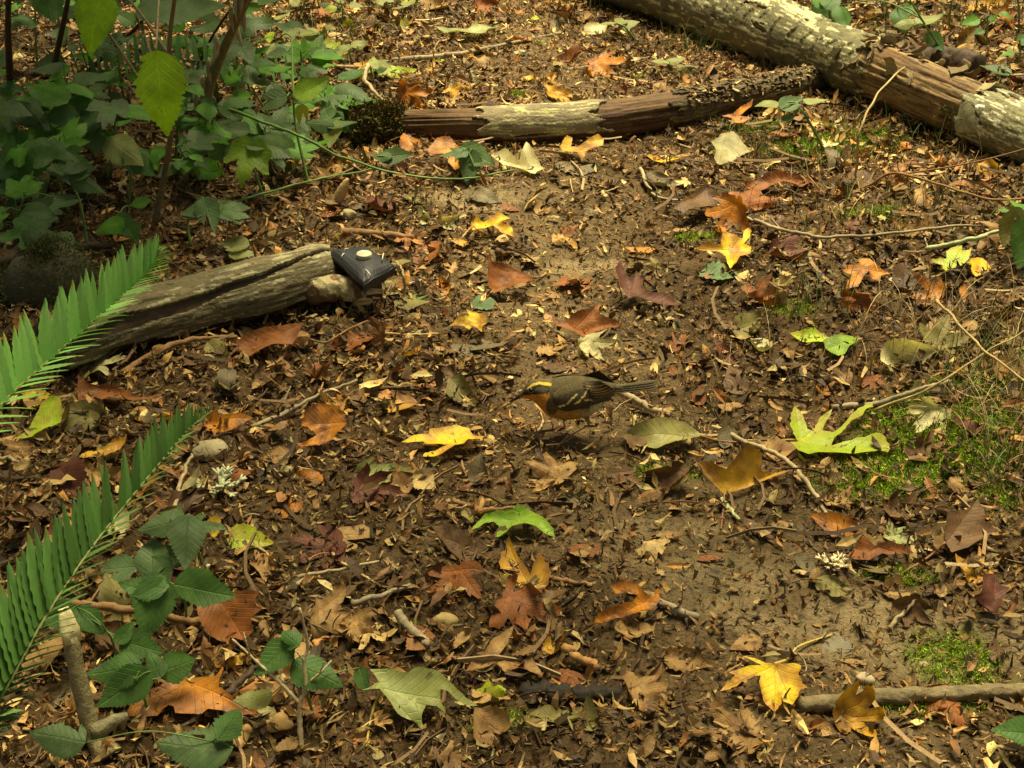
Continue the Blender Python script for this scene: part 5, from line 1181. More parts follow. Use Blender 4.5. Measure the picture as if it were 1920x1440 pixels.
mushroom(466, 1376, 28, 10, 'little tan mushroom touching the flat one at the bottom edge')
mushroom(597, 1224, 20, 26, 'slim orange mushroom bud right of the bare forked twig', (.40, .19, .05))
mushroom(392, 1068, 9, 10, 'tiny pale mushroom under the three-part leaf right of the lower frond', (.5, .42, .2))
def lichen(px, py, w, key, label, seed):
    c = G(px, py); s = mpp(c); rg = random.Random(seed); parts = []
    for k in range(26):
        a = rg.uniform(0, 6.28); r0 = rg.uniform(0, .35) * w * s; L = rg.uniform(.18, .4) * w * s; p = c + [math.cos(a) * r0, math.sin(a) * r0, .002]; d = np.array([math.cos(a + rg.uniform(-.8, .8)), math.sin(a + rg.uniform(-.8, .8)), rg.uniform(.2, .9)])
        q = np.array([p, p + d * L * .5 + [0, 0, L * .1], p + d * L]); parts.append((*tube(spline(q, 6), np.linspace(.05, .03, 6) * w * s, 5),))
        for e in (-1, 1):
            d2 = d + np.array([-d[1] * e, d[0] * e, .2]) * .9; parts.append((*tube(np.array([q[1], q[1] + d2 * L * .3, q[1] + d2 * L * .42]), np.array([.04, .03, .012]) * w * s, 5),))
    v, f, c_ = join(parts); o = obj('lichen_tuft', v, f, M['fungus'], cols=np.array(key)); tag(o, label, 'lichen')
lichen(415, 915, 85, (.42, .44, .27), 'whitish branching lichen tuft between the fern frond and the orange curled leaf', 3)
lichen(1562, 1062, 50, (.62, .54, .32), 'small cream branching lichen on the bare soil at the right', 4)

# ------------------------------------------------------------------ the bird: a thrush leaning forward to the left
SB = 6.0
foot = G(1067, 820); Y0 = foot[1]; DB = float(np.dot(PY(1090, 742, Y0) - CAMP, FW)); SM = DB / FPX
vd = ray(1090, 742); vd /= np.linalg.norm(vd); ELV = math.asin(-vd[2]); VV_ = np.array([0, math.sin(ELV), math.cos(ELV)]); WW_ = np.array([0, math.cos(ELV), -math.sin(ELV)])
def cpx(cx, cy): return 940 + cx / SB, 660 + cy / SB
TOPC = [(205, 482), (225, 455), (250, 402), (300, 338), (350, 312), (400, 303), (450, 302), (500, 302), (560, 296), (650, 276), (750, 262), (850, 254), (950, 262), (1050, 280), (1130, 305), (1200, 330), (1290, 355)]
BOTC = [(205, 512), (225, 518), (250, 522), (300, 528), (350, 545), (400, 585), (450, 650), (500, 705), (560, 738), (650, 758), (750, 766), (850, 762), (950, 740), (1050, 690), (1130, 620), (1200, 545), (1290, 440)]
cxs = np.linspace(205, 1290, 150); top = np.interp(cxs, *zip(*TOPC)); bot = np.interp(cxs, *zip(*BOTC))
def smooth(a, k=5):
    b = np.pad(a, k, mode='edge'); return np.convolve(b, np.ones(2 * k + 1) / (2 * k + 1), 'valid')
top, bot = smooth(top, 3), smooth(bot, 3)
bird = empty('thrush', foot, 'brown and orange thrush leaning forward on the trail, facing left', 'bird')
def near_pt(cx, cy, extra=0.0):
    c, r_ = np.interp(cx, cxs, (top + bot) / 2), np.interp(cx, cxs, (bot - top) / 2) * SM / SB
    px, py = cpx(cx, c); C0 = PY(px, py, Y0); v = (c - cy) * SM / SB; w = -math.sqrt(max(r_ * r_ - v * v, (.30 * r_) ** 2)); return C0 + VV_ * v + WW_ * (w - extra)
def seg_d(x, y, pts):
    d = np.full(np.shape(x), 1e9)
    for (x0, y0), (x1, y1) in zip(pts, pts[1:]):
        dx, dy = x1 - x0, y1 - y0; t = np.clip(((x - x0) * dx + (y - y0) * dy) / (dx * dx + dy * dy), 0, 1); d = np.minimum(d, np.hypot(x - x0 - t * dx, y - y0 - t * dy))
    return d
def pin(x, y, poly): return inside(np.array(poly, float), np.stack([np.ravel(x), np.ravel(y)], 1)).reshape(np.shape(x))
def paint(x, y):
    n = fbm(x / 16, y / 16, 71, 3); n2 = fbm(x / 45, y / 30, 72, 3)
    c = np.array([.066, .052, .024]) * (.75 + .5 * n2[..., None]); c = np.where((y < 330)[..., None] & (x < 560)[..., None], np.array([.085, .070, .036]), c)
    def put(m, col, jit=.5): 
        nonlocal c
        c = np.where(m[..., None], np.array(col) * (1 - jit / 2 + jit * n[..., None]), c)
    j = (n - .5) * 30
    put((y + j > 640 - .02 * (x - 600)) & (x > 520) & (x < 1010), (.26, .15, .03), .9)
    put((y + j > 640) & (x >= 860), (.20, .16, .06), 1.1)
    put((x > 985) & (y + j > 560), (.30, .27, .16), .9)
    put((y + j > 690) & (x > 820), (.26, .21, .10), 1.0)
    put(pin(x + j * .5, y + j * .5, [(205, 512), (280, 482), (380, 474), (530, 472), (545, 520), (520, 560), (505, 640), (530, 720), (640, 790), (420, 790), (380, 590), (260, 560)]), (.36, .145, .02), .6)
    put(pin(x + j * .6, y + j * .6, [(500, 570), (560, 470), (620, 560), (640, 640), (585, 715), (520, 690), (498, 640)]), (.070, .054, .024), .5)
    put((x + j > 560) & (y > 700) & (x < 900), (.30, .155, .025), .7)
    put(pin(x, y, [(222, 482), (262, 440), (305, 412), (350, 388), (430, 366), (500, 378), (538, 396), (534, 452), (500, 468), (440, 476), (340, 478), (280, 488)]), (.024, .020, .012), .4)
    put(np.hypot((x - 445) / 70, (y - 425) / 32) < 1 + j / 60, (.062, .052, .026), .4)
    put(seg_d(x, y + j * .25, [(300, 412), (345, 372), (420, 350), (480, 360), (545, 366)]) < 13 + 5 * np.clip((x - 400) / 120, 0, 1), (.46, .31, .045), .5)
    return c
m = len(cxs); n = 72; V = np.zeros((m, n, 3)); CX = np.zeros((m, n)); CY = np.zeros((m, n))
for i, cx in enumerate(cxs):
    c, r_ = (top[i] + bot[i]) / 2, max((bot[i] - top[i]) / 2, 8) ; px, py = cpx(cx, c); C0 = PY(px, py, Y0); rm = r_ * SM / SB
    for j in range(n):
        a = 2 * math.pi * j / n; y = math.sin(a) * .95; z = math.cos(a); V[i, j] = C0 + np.array([0, y * rm, z * rm]); far_ = 34 if (y > 0 and cx < 560) else 0
        ys = -abs(y); vv = (np.array([0, ys, z]) @ VV_); ww = (np.array([0, ys, z]) @ WW_)
        if ww > 0: vv = math.copysign(1.02, vv) if vv != 0 else 1
        CX[i, j] = cx; CY[i, j] = c - vv * r_ - far_
nz_ = fbm(CX / 22, CY / 22, 73, 3); V += 0
F = [tuple(f) for f in grid_faces(m, n)]; Cc = paint(CX, CY).reshape(-1, 3); Vb = V.reshape(-1, 3); e0, e1 = V[0].mean(0), V[-1].mean(0)
for j in range(n):
    F.append((m * n, (j + 1) % n, j)); F.append((m * n + 1, (m - 1) * n + j, (m - 1) * n + (j + 1) % n))
Vb = np.vstack([Vb, e0, e1]); Cc = np.vstack([Cc, Cc[:1], Cc[-1:]])
obj('body', Vb, F, M['feather'], bird, Cc)
def mirror(v):
    w = np.array(v); k = 1 - .85 * sstep(foot[0] - .01, foot[0] + .06, w[:, 0]); w[:, 1] = Y0 + (Y0 - w[:, 1]) * k; return w
# bill: two halves
for nm, pts_, rr_, colr in (('upper_bill', [(232, 478), (200, 494), (160, 520), (106, 566)], (3.6, 3.0, 2.0, .5), (.035, .03, .025)), ('lower_bill', [(232, 508), (195, 518), (160, 536), (112, 566)], (2.6, 2.0, 1.3, .4), (.10, .075, .04))):
    q = spline([PY(*cpx(x, y), Y0) for x, y in pts_], 14); v, f = tube(q, np.interp(np.linspace(0, 1, 14), np.linspace(0, 1, 4), rr_) * SM, 10); obj(nm, v, f, M['horn'], bird, np.array(colr))
def ball(c, r_, k=12):
    V = []; F = []
    for i in range(k + 1):
        for j in range(2 * k): a, b = math.pi * i / k, math.pi * j / k; V.append(c + r_ * np.array([math.sin(a) * math.cos(b), math.sin(a) * math.sin(b), math.cos(a)]))
    for i in range(k):
        for j in range(2 * k): q = (j + 1) % (2 * k); F.append((i * 2 * k + j, (i + 1) * 2 * k + j, (i + 1) * 2 * k + q, i * 2 * k + q))
    return np.array(V), F
ec = near_pt(328, 432, -.0022)
for sgn_ in (0, 1):
    v, f = ball(ec, .0042); obj('eye', mirror(v) if sgn_ else v, f, M['eye'], bird, None)
    tr_ = ec + WW_ * -.0026; q = np.array([tr_ + (np.array([1., 0, 0]) * math.cos(t) + VV_ * math.sin(t)) * .0040 for t in np.linspace(0, 2 * math.pi, 17)]); v, f = tube(q, .0006, 5); obj('eye_ring', mirror(v) if sgn_ else v, f, M['feather'], bird, np.array((.09, .07, .035)))
# wings
UE = [(575, 470), (600, 440), (700, 372), (800, 350), (900, 330), (1000, 322), (1090, 328), (1160, 350), (1240, 400), (1310, 448)]
LE = [(575, 560), (600, 590), (650, 650), (720, 668), (800, 655), (900, 628), (1000, 602), (1100, 578), (1200, 530), (1310, 458)]
def wing_pt(u, v, up_=0.0):
    cx = 575 + (1310 - 575) * u; a, b = np.interp(cx, *zip(*UE)), np.interp(cx, *zip(*LE)); cy = a + (b - a) * v; p1 = near_pt(cx, cy, .0022 + .0022 * math.sin(math.pi * min(max(v, 0), 1)) * (1 - u) + up_)
    k = float(sstep(.42, .8, u)); off = np.interp(u, [0, .5, .8, 1], [.034, .033, .027, .021]) + .002 * v + up_; p2 = PY(*cpx(cx, cy), Y0 - off); return p1 * (1 - k) + p2 * k
mu, mv = 60, 26; V = []; X = []; Yc = []
for i in range(mu):
    u = i / (mu - 1)
    for j in range(mv):
        v = j / (mv - 1); V.append(wing_pt(u, v)); cx = 575 + 735 * u; X.append(cx); Yc.append(np.interp(cx, *zip(*UE)) * (1 - v) + np.interp(cx, *zip(*LE)) * v)
X = np.array(X); Yc = np.array(Yc); n_ = fbm(X / 14, Yc / 14, 81, 3); c = np.array([.040, .031, .017]) * (.6 + .8 * n_[:, None])
gy_ = Yc + (n_ - .5) * 40
c = np.where(((gy_ < 470 - .30 * (X - 700)) & (X < 930))[:, None], np.array([.066, .052, .024]) * (.75 + .5 * n_[:, None]), c)
for d_, w_, colr in ((seg_d(X, Yc, [(830, 485), (770, 540), (735, 575), (690, 600), (620, 620)]) + (n_ - .5) * 22, 9, (.52, .42, .14)), (seg_d(X, Yc, [(945, 438), (912, 498), (870, 545), (820, 580)]) + (n_ - .5) * 26, 8, (.54, .38, .12)), (seg_d(X, Yc, [(935, 540), (990, 540), (1060, 552)]) + (n_ - .5) * 18, 8, (.50, .27, .07))):
    c = np.where((d_ < w_)[:, None], np.array(colr) * (.8 + .4 * n_[:, None]), c)
V = np.array(V); thk = np.where((np.arange(len(V)) % mv == 0) | (np.arange(len(V)) % mv == mv - 1), .0006, .002)[:, None] * WW_[None]
F = [(i * mv + j, (i + 1) * mv + j, (i + 1) * mv + j + 1, i * mv + j + 1) for i in range(mu - 1) for j in range(mv - 1)]; nv = len(V)
F2 = F + [tuple(q + nv for q in f[::-1]) for f in F]
bd = [j for j in range(mv)] + [i * mv + mv - 1 for i in range(1, mu)] + [(mu - 1) * mv + j for j in range(mv - 2, -1, -1)] + [i * mv for i in range(mu - 2, 0, -1)]
F2 += [(a, b, b + nv, a + nv) for a, b in zip(bd, bd[1:] + bd[:1])]
Vw = np.vstack([V, V + thk]); Cw = np.vstack([c, c * .8])
FE = [((905, 345), (1150, 330), 15, (.12, .095, .05), .2), ((905, 372), (1175, 362), 16, (.30, .20, .06), .35), ((925, 405), (1130, 395), 15, (.40, .27, .06), .5), ((960, 425), (1200, 392), 12, (.42, .26, .05), .5), ((980, 455), (1240, 412), 11, (.36, .20, .045), .45), ((1000, 485), (1275, 428), 10, (.30, .16, .04), .4), ((1020, 515), (1300, 442), 10, (.22, .12, .035), .35), ((1020, 548), (1305, 452), 11, (.10, .07, .03), .3), ((990, 578), (1240, 495), 12, (.06, .045, .024), .2)]
for sgn_ in (0, 1):
    w = obj('wing', mirror(Vw) if sgn_ else Vw, [f[::-1] for f in F2] if sgn_ else F2, M['feather'], bird, Cw)
    for k_, (a, b, wd, ec_, es) in enumerate(FE):
        Vf = []; Cf = []; mm = 12
        for t in range(mm):
            q = t / (mm - 1); cx = a[0] + (b[0] - a[0]) * q; cy = a[1] + (b[1] - a[1]) * q + 10 * math.sin(math.pi * q); hw = wd * (.55 + .6 * math.sin(math.pi * min(q * .8 + .1, 1))) * (1 if q < .8 else max(.12, (1 - q) / .2))
            for s, vv in enumerate((-1, -.45, 0, .5, 1)):
                yy = cy + hw * vv; ue, le = np.interp(cx, *zip(*UE)), np.interp(cx, *zip(*LE)); Vf.append(wing_pt((cx - 575) / 735, (yy - ue) / max(le - ue, 4), .0014 + .0004 * k_ - .0004 * abs(vv)))
                Cf.append(np.array(ec_) if (s >= 3 and q > .15) else np.array((.045, .035, .02)) * (1.5 if s == 2 else 1))
        Ff = [(t * 5 + s, t * 5 + 5 + s, t * 5 + 6 + s, t * 5 + 1 + s) for t in range(mm - 1) for s in range(4)]; Vf = np.array(Vf)
        obj('feather', mirror(Vf) if sgn_ else Vf, Ff, M['feather'], w, np.array(Cf))
# tail: long flat feathers, folded together
tb, te = PY(*cpx(1120, 430), Y0), PY(*cpx(1750, 343), Y0); tl = empty('tail', foot); tl.parent = bird; tl.location = (0, 0, 0)
for k_ in range(7):
    s = (k_ - 3) / 3; Vf = []; Cf = []; mm = 14
    for t in range(mm):
        q = t / (mm - 1); c0 = tb * (1 - q) + te * q + np.array([0, s * (.004 + .008 * q), .0012 * (3 - abs(k_ - 3)) - .003 * abs(s) - .006 * math.sin(math.pi * q) * 0]); hw = .0046 * (.7 + .5 * q) * (1 if q < .9 else max(.25, (1 - q) / .1)); c0 = c0 + (te - tb) * (-.03 * abs(s) * q)
        for e in (-1, 0, 1): Vf += [c0 + [0, hw * e, .0007 * (1 - abs(e))], c0 + [0, hw * e, -.0009]]; Cf += [np.array((.075, .062, .030)) if e else np.array((.06, .05, .028))] * 2
    Ff = []
    for t in range(mm - 1):
        for e in (0, 1): a = t * 6 + e * 2; Ff += [(a, a + 6, a + 8, a + 2), (a + 1, a + 3, a + 9, a + 7)]
        Ff += [(t * 6, t * 6 + 1, t * 6 + 7, t * 6 + 6), (t * 6 + 4, t * 6 + 10, t * 6 + 11, t * 6 + 5)]
    obj('tail_feather', Vf, Ff, M['feather'], tl, np.array(Cf))
v, f = tube(spline([PY(*cpx(1060, 480), Y0), PY(*cpx(1180, 430), Y0), PY(*cpx(1330, 398), Y0), PY(*cpx(1430, 385), Y0)], 16), np.array(np.linspace(14, 3, 16)) * SM, 14); obj('tail_coverts', v, f, M['feather'], bird, np.array((.085, .072, .036)))
# legs: thigh, bare shank, four toes
def leg(knee, ankle, toesbase, toes, dy, colr):
    off = Y0 - dy; K = PY(*cpx(*knee), off); A = PY(*cpx(*ankle), off); T0 = PY(*cpx(*toesbase), off); gz = th(T0[0], T0[1]); T0 = np.array([T0[0], T0[1], max(T0[2], gz + .004)])
    v, f = tube(spline([K, (K + A) / 2, A], 8), np.linspace(5.5, 1.9, 8) * SM, 10); L = obj('leg', v, f, M['feather'], bird, np.array((.20, .15, .06)))
    v, f = tube(spline([A, (A + T0) / 2, T0], 8), np.array([1.9, 1.6, 1.4, 1.4, 1.4, 1.5, 1.6, 1.7]) * SM, 9); obj('shank', v, f, M['horn'], L, np.array(colr))
    for (x, y) in toes:
        t1 = PY(*cpx(x, y), off); e = np.array([t1[0], t1[1], 0]); d = e - np.array([T0[0], T0[1], 0]); 
        e = G(*cpx(x, y), .003); q = spline([T0, T0 * .5 + e * .5 + np.array([0, 0, .003]), e, e + (e - T0) * .16 - np.array([0, 0, .003])], 10); v, f = tube(q, np.array([1.3, 1.25, 1.2, 1.1, 1.1, 1.0, 1.0, .8, .5, .2]) * SM, 7); obj('toe', v, f, M['horn'], L, np.array(colr))
leg((960, 735), (985, 822), (765, 945), ((630, 1075), (605, 955), (690, 1010), (860, 970)), .012, (.36, .17, .06))
leg((720, 745), (700, 775), (712, 840), ((560, 885), (610, 850), (625, 905), (800, 850)), -.014, (.24, .09, .045))

# ------------------------------------------------------------------ leafy cover added out of view to shade the left side and near trail
tb_ = np.array([-2.15, 2.7, th(-2.15, 2.7)]); tree = empty('tree', tb_, 'leafy tree overhanging the left side of the trail', 'tree')
q = spline([tb_ - [0, 0, .1], tb_ + [.05, .0, .9], tb_ + [.18, -.05, 1.8], tb_ + [.3, .0, 3.0]], 30); v, f = tube(q, np.linspace(.09, .04, 30), 14, lambda a, b: .01 * np.sin(b * 4 + a * .5)); obj('trunk', v, f, M['bark'], tree, np.array((.12, .09, .05)))
g = np.random.default_rng(77); ends = []
for k in range(9):
    s0 = q[14 + k * 3 % 15]; e = np.array([g.uniform(-1.7, -.55), g.uniform(1.0, 4.3), g.uniform(1.5, 2.3)]); b = spline([s0, (s0 + e) / 2 + [0, 0, .15], e], 12); v, f = tube(b, np.linspace(.028, .006, 12), 8); obj('limb', v, f, M['bark'], tree, np.array((.12, .09, .05))); ends.append(b)
n = SHADE_LEAVES + 420; n2_ = 650; n1_ = SHADE_LEAVES - n2_; c = np.vstack([np.stack([g.uniform(-2.4, -.50, n2_), g.uniform(.9, 4.8, n2_), g.uniform(1.35, 2.4, n2_)], 1), np.stack([g.uniform(-2.3, -.32, n1_), g.uniform(2.35, 4.1, n1_), g.uniform(1.4, 2.3, n1_)], 1), np.stack([g.uniform(-.9, .9, 420), g.uniform(1.5, 2.75, 420), g.uniform(1.9, 2.6, 420)], 1)]); an = g.uniform(0, 6.28, n); d = np.stack([np.cos(an), np.sin(an), g.normal(0, .35, n)], 1); s2 = np.stack([-np.sin(an), np.cos(an), g.normal(0, .35, n)], 1); L = g.uniform(.04, .075, n)[:, None]
V = np.stack([c - d * L, c + s2 * L * .55, c + d * L, c - s2 * L * .55], 1).reshape(-1, 3); F = np.arange(4 * n).reshape(-1, 4)
cr = link('shade_crown', mesh('shade_crown', V, F, M['stem'], np.array((.07, .15, .03)), False), tree); cr['kind'] = 'stuff'
# ------------------------------------------------------------------ the fallen leaves one can point at
# px, py, width in photo pixels, heading of the tip, kind, colour, lean towards the viewer, curl, crumple, fold, stalk, label
m_, o_, t_, r_, l_, s_ = 'maple', 'ovate', 'trilobe', 'round', 'lance', 'seed'
HERO = [
 (835, 838, 165, 200, m_, 'yellow', 14, .12, .35, 0, [(742, 760), (700, 790)][:0], 'bright yellow maple leaf lying flat in front of the bird'),
 (1560, 822, 215, 12, m_, 'lime', 10, .10, .3, 0, [(1420, 826), (1300, 822)], 'big lime green maple leaf with a long straight stalk, beside the moss'),
 (1240, 826, 165, 185, o_, 'paleolive', 32, .35, .4, .5, [(1330, 818), (1460, 826)], 'folded olive yellow leaf between the bird and the lime maple leaf'),
 (1388, 898, 190, 100, m_, 'gold', 34, .55, .7, 0, [(1358, 950), (1352, 992)], 'large curled golden orange maple leaf standing on edge below the lime leaf'),
 (1435, 1290, 165, -112, m_, 'yellow', 34, .25, .3, 0, [(1485, 1240), (1500, 1205)], 'yellow maple leaf with a brown stalk, on the bare soil at lower right'),
 (1178, 1140, 150, 35, m_, 'orange', 30, .75, .6, .8, [], 'curled tan-orange maple leaf lying over the straight grey stick'),
 (930, 1232, 150, -100, m_, 'tan', 22, .25, .5, 0, [], 'ragged flat tan maple leaf above the blackened chunk of wood'),
 (1040, 1216, 62, 60, o_, 'gold', 36, 1.1, .5, .8, [], 'curled tube-like golden leaf beside the orange-brown peg'),
 (790, 1312, 215, -35, m_, 'palegreen', 40, .3, .35, 0, [(705, 1320), (690, 1400)], 'large pale green maple leaf with drooping points at the bottom edge'),
 (345, 1318, 250, -88, m_, 'orange', 30, .25, .35, 0, [(375, 1270), (388, 1240)], 'large burnt-orange maple leaf next to the cut stem'),
 (430, 1165, 130, -90, m_, 'rust', 58, .3, .55, 0, [], 'tall rust-brown maple leaf leaning upright above the orange one'),
 (430, 1240, 125, 10, m_, 'gold', 30, .8, .7, .9, [], 'yellow-brown folded leaf under the tall rust-brown maple leaf'),
 (640, 1165, 125, 10, m_, 'tan', 20, .4, .6, 0, [], 'crumpled tan leaf left of the short thick peg'),
 (600, 1042, 120, -150, m_, 'red', 24, .3, .5, 0, [], 'dark reddish maple leaf left of the flat tan leaf and its pale twigs'),
 (468, 1017, 95, -8, o_, 'lime', 30, .25, .5, 0, [], 'pale yellow-green leaf riddled with holes, right of the three-part leaf'),
 (403, 1003, 46, -90, o_, 'yellow', 45, .2, .3, 0, [], 'small plain yellow leaf tucked under the three-part grey-green leaf'),
 (660, 1014, 115, 5, o_, 'tan', 22, .3, .5, 0, [], 'wide flat tan leaf left of the arched green leaf'),
 (965, 988, 160, -15, t_, 'leafgreen', 26, .45, .5, .5, [], 'arched bright green lobed leaf in the middle of the lower trail'),
 (930, 1316, 85, 20, t_, 'lime', 14, .4, 1.0, 0, [], 'small crinkled yellow-green leaf left of the blackened chunk of wood'),
 (1040, 1352, 95, 175, o_, 'olive', 20, 1.1, .5, .9, [], 'curled olive leaf at the bottom edge under the blackened chunk'),
 (1105, 1362, 80, 95, l_, 'olive', 50, .3, .4, .8, [], 'narrow pointed olive leaf standing up at the bottom centre edge'),
 (1820, 1008, 120, -35, m_, 'brown', 36, .3, .35, 0, [(1770, 1035), (1720, 1060)], 'broad brown leaf with a long stalk lying near the right edge'),
 (1692, 962, 90, 40, m_, 'brown', 26, .5, .6, .5, [], 'brown maple leaf just left of the broad stalked one at the right'),
 (1690, 1006, 70, 10, r_, 'palegreen', 20, .25, .4, 0, [], 'pale green leaf with dark holes below the brown maple leaf at the right'),
 (1642, 1040, 130, 185, m_, 'rust', 22, .3, .5, 0, [], 'rusty orange maple leaf beside the cream lichen'),
 (1562, 1000, 100, 150, o_, 'orange', 24, .5, .6, .7, [], 'split orange-tan leaf just above the cream lichen'),
 (1855, 1122, 95, -85, m_, 'red', 52, .35, .4, 0, [], 'dark red pointed leaf standing upright near the right edge'),
 (1690, 1112, 78, 15, o_, 'tan', 26, .25, .8, 0, [], 'pale ribbed tan leaf above the leaning wooden peg'),
 (1765, 1118, 46, -70, o_, 'tan', 30, .3, .4, 0, [], 'small smooth tan leaf between the pale ribbed leaf and the dark red one'),
 (1720, 1162, 90, -60, m_, 'brown', 34, .8, .8, 0, [], 'crumpled brown star-shaped leaf beside the leaning wooden peg'),
 (1572, 1112, 95, -40, o_, 'olive', 28, 1.5, .4, 1.2, [], 'curled leaf forming a dark open loop on the bare soil'),
 (1512, 1070, 56, -50, o_, 'grey', 24, .3, .5, 0, [], 'small grey leaf scrap touching the dark curled loop on the bare soil'),
 (1872, 1240, 85, -90, l_, 'brown', 30, 1.6, .4, 1.4, [], 'rolled tube-like brown leaf by the mossy patch near the right edge'),
 (1898, 1312, 75, 70, o_, 'olive', 36, .35, .3, .4, [(1850, 1318), (1822, 1318)], 'olive-grey leaf lying across the thick branch at the right edge'),
 (1622, 1362, 125, -10, m_, 'gold', 20, .5, .9, 0, [], 'yellow-brown leaf full of holes at the bottom edge, right of the yellow maple'),
 (1528, 1372, 78, -20, o_, 'tan', 32, .3, .4, .4, [], 'pale tan leaf at the bottom edge just below the yellow maple leaf'),
 (1398, 1212, 70, 200, o_, 'tan', 10, .2, .3, 0, [], 'flat pinkish tan leaf piece above the yellow maple leaf on the bare soil'),
 (1458, 1208, 48, 100, s_, 'tan', 16, .1, .3, 0, [], 'oval tan winged seed to the left of the flat grey stone'),
 (1598, 1246, 58, -15, s_, 'tan', 10, .1, .3, 0, [], 'pale winged seed lying alone on the bare soil below the flat grey stone'),
 (1410, 1312, 52, -40, s_, 'tan', 10, .1, .3, 0, [], 'brown winged seed half under the left lobe of the yellow maple leaf'),
 (1292, 1246, 100, -18, o_, 'tan', 20, .5, .6, .5, [], 'ribbed tan leaf left of the bare soil at the lower right'),
 (1168, 906, 66, -80, m_, 'brown', 16, .2, .3, 0, [], 'small flat brown maple leaf left of the large curled golden one'),
 (710, 932, 115, -10, m_, 'red', 20, .3, .6, .4, [], 'dark rust flat leaf left of the curved brown twig'),
 (775, 918, 90, 30, o_, 'tan', 20, .9, .9, .8, [], 'pale crumpled tan leaf just left of the curved brown twig'),
 (735, 968, 50, 60, s_, 'brown', 30, .2, .3, 0, [], 'oval brown seed blade between the flat tan leaf and the curved brown twig'),
 (718, 894, 110, 6, o_, 'palegreen', 20, .35, .5, .4, [], 'striped green-yellow leaf below the bright yellow maple leaf'),
 (900, 895, 70, 80, o_, 'grey', 28, .6, .5, .6, [], 'crumpled grey-olive leaf below the right point of the bright yellow maple leaf'),
 (600, 812, 110, 70, m_, 'orange', 40, .8, .4, .6, [], 'bright orange leaf with an upcurled edge, left of the bright yellow maple leaf'),
 (470, 782, 70, 10, l_, 'gold', 16, .9, .6, 1.4, [], 'twisted yellow strip of leaf touching the grey spurred twig'),
 (430, 802, 90, 10, o_, 'orange', 30, .5, .5, .5, [], 'tan-orange leaf beside the tip of the lower fern frond'),
 (195, 852, 105, 30, o_, 'gold', 30, .6, .4, .7, [], 'orange-yellow curled leaf half under the lower fern frond'),
 (158, 812, 110, -100, m_, 'olive', 36, .6, 1.0, 0, [], 'dark olive crinkled maple leaf between the two fern fronds'),
 (95, 795, 120, -118, o_, 'lime', 36, .2, .4, 0, [], 'pointed yellow-green leaf with holes between the fronds at the left edge'),
 (62, 756, 80, 170, o_, 'yellow', 18, .3, .3, 0, [], 'flat yellow leaf under the tip of the holed green leaf at the left'),
 (205, 745, 120, -15, m_, 'rust', 32, .6, .5, .8, [], 'rust-brown folded leaf below the curved root at the left'),
 (200, 705, 110, 10, m_, 'cream', 22, .7, 1.0, 0, [], 'pale yellowish crumpled leaf at the near end of the curved root'),
 (295, 788, 100, -20, o_, 'gold', 30, 1.0, .5, 1.0, [], 'golden curled leaf above the tip of the lower frond'),
 (362, 785, 70, -40, o_, 'tan', 30, .5, .6, .4, [], 'tan leaf standing just right of the golden curled one'),
 (508, 650, 140, 12, m_, 'rust', 36, .45, .5, .7, [], 'large rust-red folded leaf under the split log'),
 (868, 748, 85, -55, o_, 'olive', 34, .4, .6, .6, [], 'curled tan-olive leaf left of the head of the bird'),
 (797, 725, 52, 5, s_, 'orange', 14, .1, .3, 0, [], 'plain orange-brown seed blade far left of the head of the bird'),
 (900, 658, 110, 5, o_, 'grey', 8, .2, .4, 0, [], 'pale greyish leaf pressed flat between the yellow star leaf and the bird'),
 (888, 607, 88, 175, m_, 'yellow', 22, .3, .3, 0, [], 'small bright yellow star-shaped maple leaf beyond the bird'),
 (908, 578, 56, 40, r_, 'greygreen', 16, .15, .4, 0, [], 'mottled green round leaf just behind the small yellow star leaf'),
 (1100, 612, 145, -160, m_, 'rust', 26, .7, .6, .7, [], 'big curled purplish rust leaf straight behind the bird'),
 (1112, 666, 85, -60, m_, 'cream', 26, .9, .5, .5, [], 'pale yellow curled leaf directly behind the back of the bird'),
 (1050, 690, 75, 10, o_, 'brown', 10, .4, .4, .2, [], 'brown leaf touching the back of the bird from behind'),
 (1275, 645, 70, 60, m_, 'rust', 34, .7, .5, .4, [], 'rust leaf with an upright orange blade, right of the big curled rust leaf'),
 (1205, 555, 140, 110, m_, 'red', 40, .4, .4, 0, [(1175, 578), (1150, 575)], 'purple-brown star-shaped maple leaf with raised points in the middle of the trail'),
 (960, 530, 115, -20, m_, 'rust', 32, .8, .6, .9, [], 'folded rust leaf between the block and the purple-brown maple leaf'),
 (832, 545, 50, -70, o_, 'orange', 30, .7, .5, .5, [], 'small orange leaf right of the black block'),
 (772, 578, 70, 0, o_, 'olive', 10, .2, .3, 0, [], 'flat olive leaf piece in front of the black block'),
 (783, 563, 40, 30, r_, 'leafgreen', 10, .2, .3, 0, [], 'small green leaf piece beside the flat olive one near the block'),
 (920, 432, 100, 20, m_, 'yellow', 24, .4, .5, 0, [], 'bright yellow crinkled leaf alone on the upper trail above the block'),
 (862, 456, 45, 170, o_, 'gold', 14, .4, .5, 0, [], 'small yellow scrap below the bright yellow crinkled leaf'),
 (910, 376, 80, -20, o_, 'grey', 22, .4, .7, .4, [], 'greyish brown crinkled leaf above the bright yellow crinkled leaf'),
 (945, 394, 60, 170, l_, 'rust', 18, .6, .4, .4, [], 'narrow rust leaf touching the greyish brown crinkled leaf'),
 (1020, 396, 52, 70, o_, 'tan', 28, .4, .4, .3, [], 'small tan cupped leaf on the upper trail right of the yellow crinkled leaf'),
 (1090, 322, 100, 0, o_, 'grey', 6, .15, .6, 0, [], 'flat decayed grey leaf in front of the slim log'),
 (1240, 350, 80, -15, o_, 'grey', 24, 1.2, .6, 1.0, [], 'rolled grey-tan leaf beside the curved pale twig'),
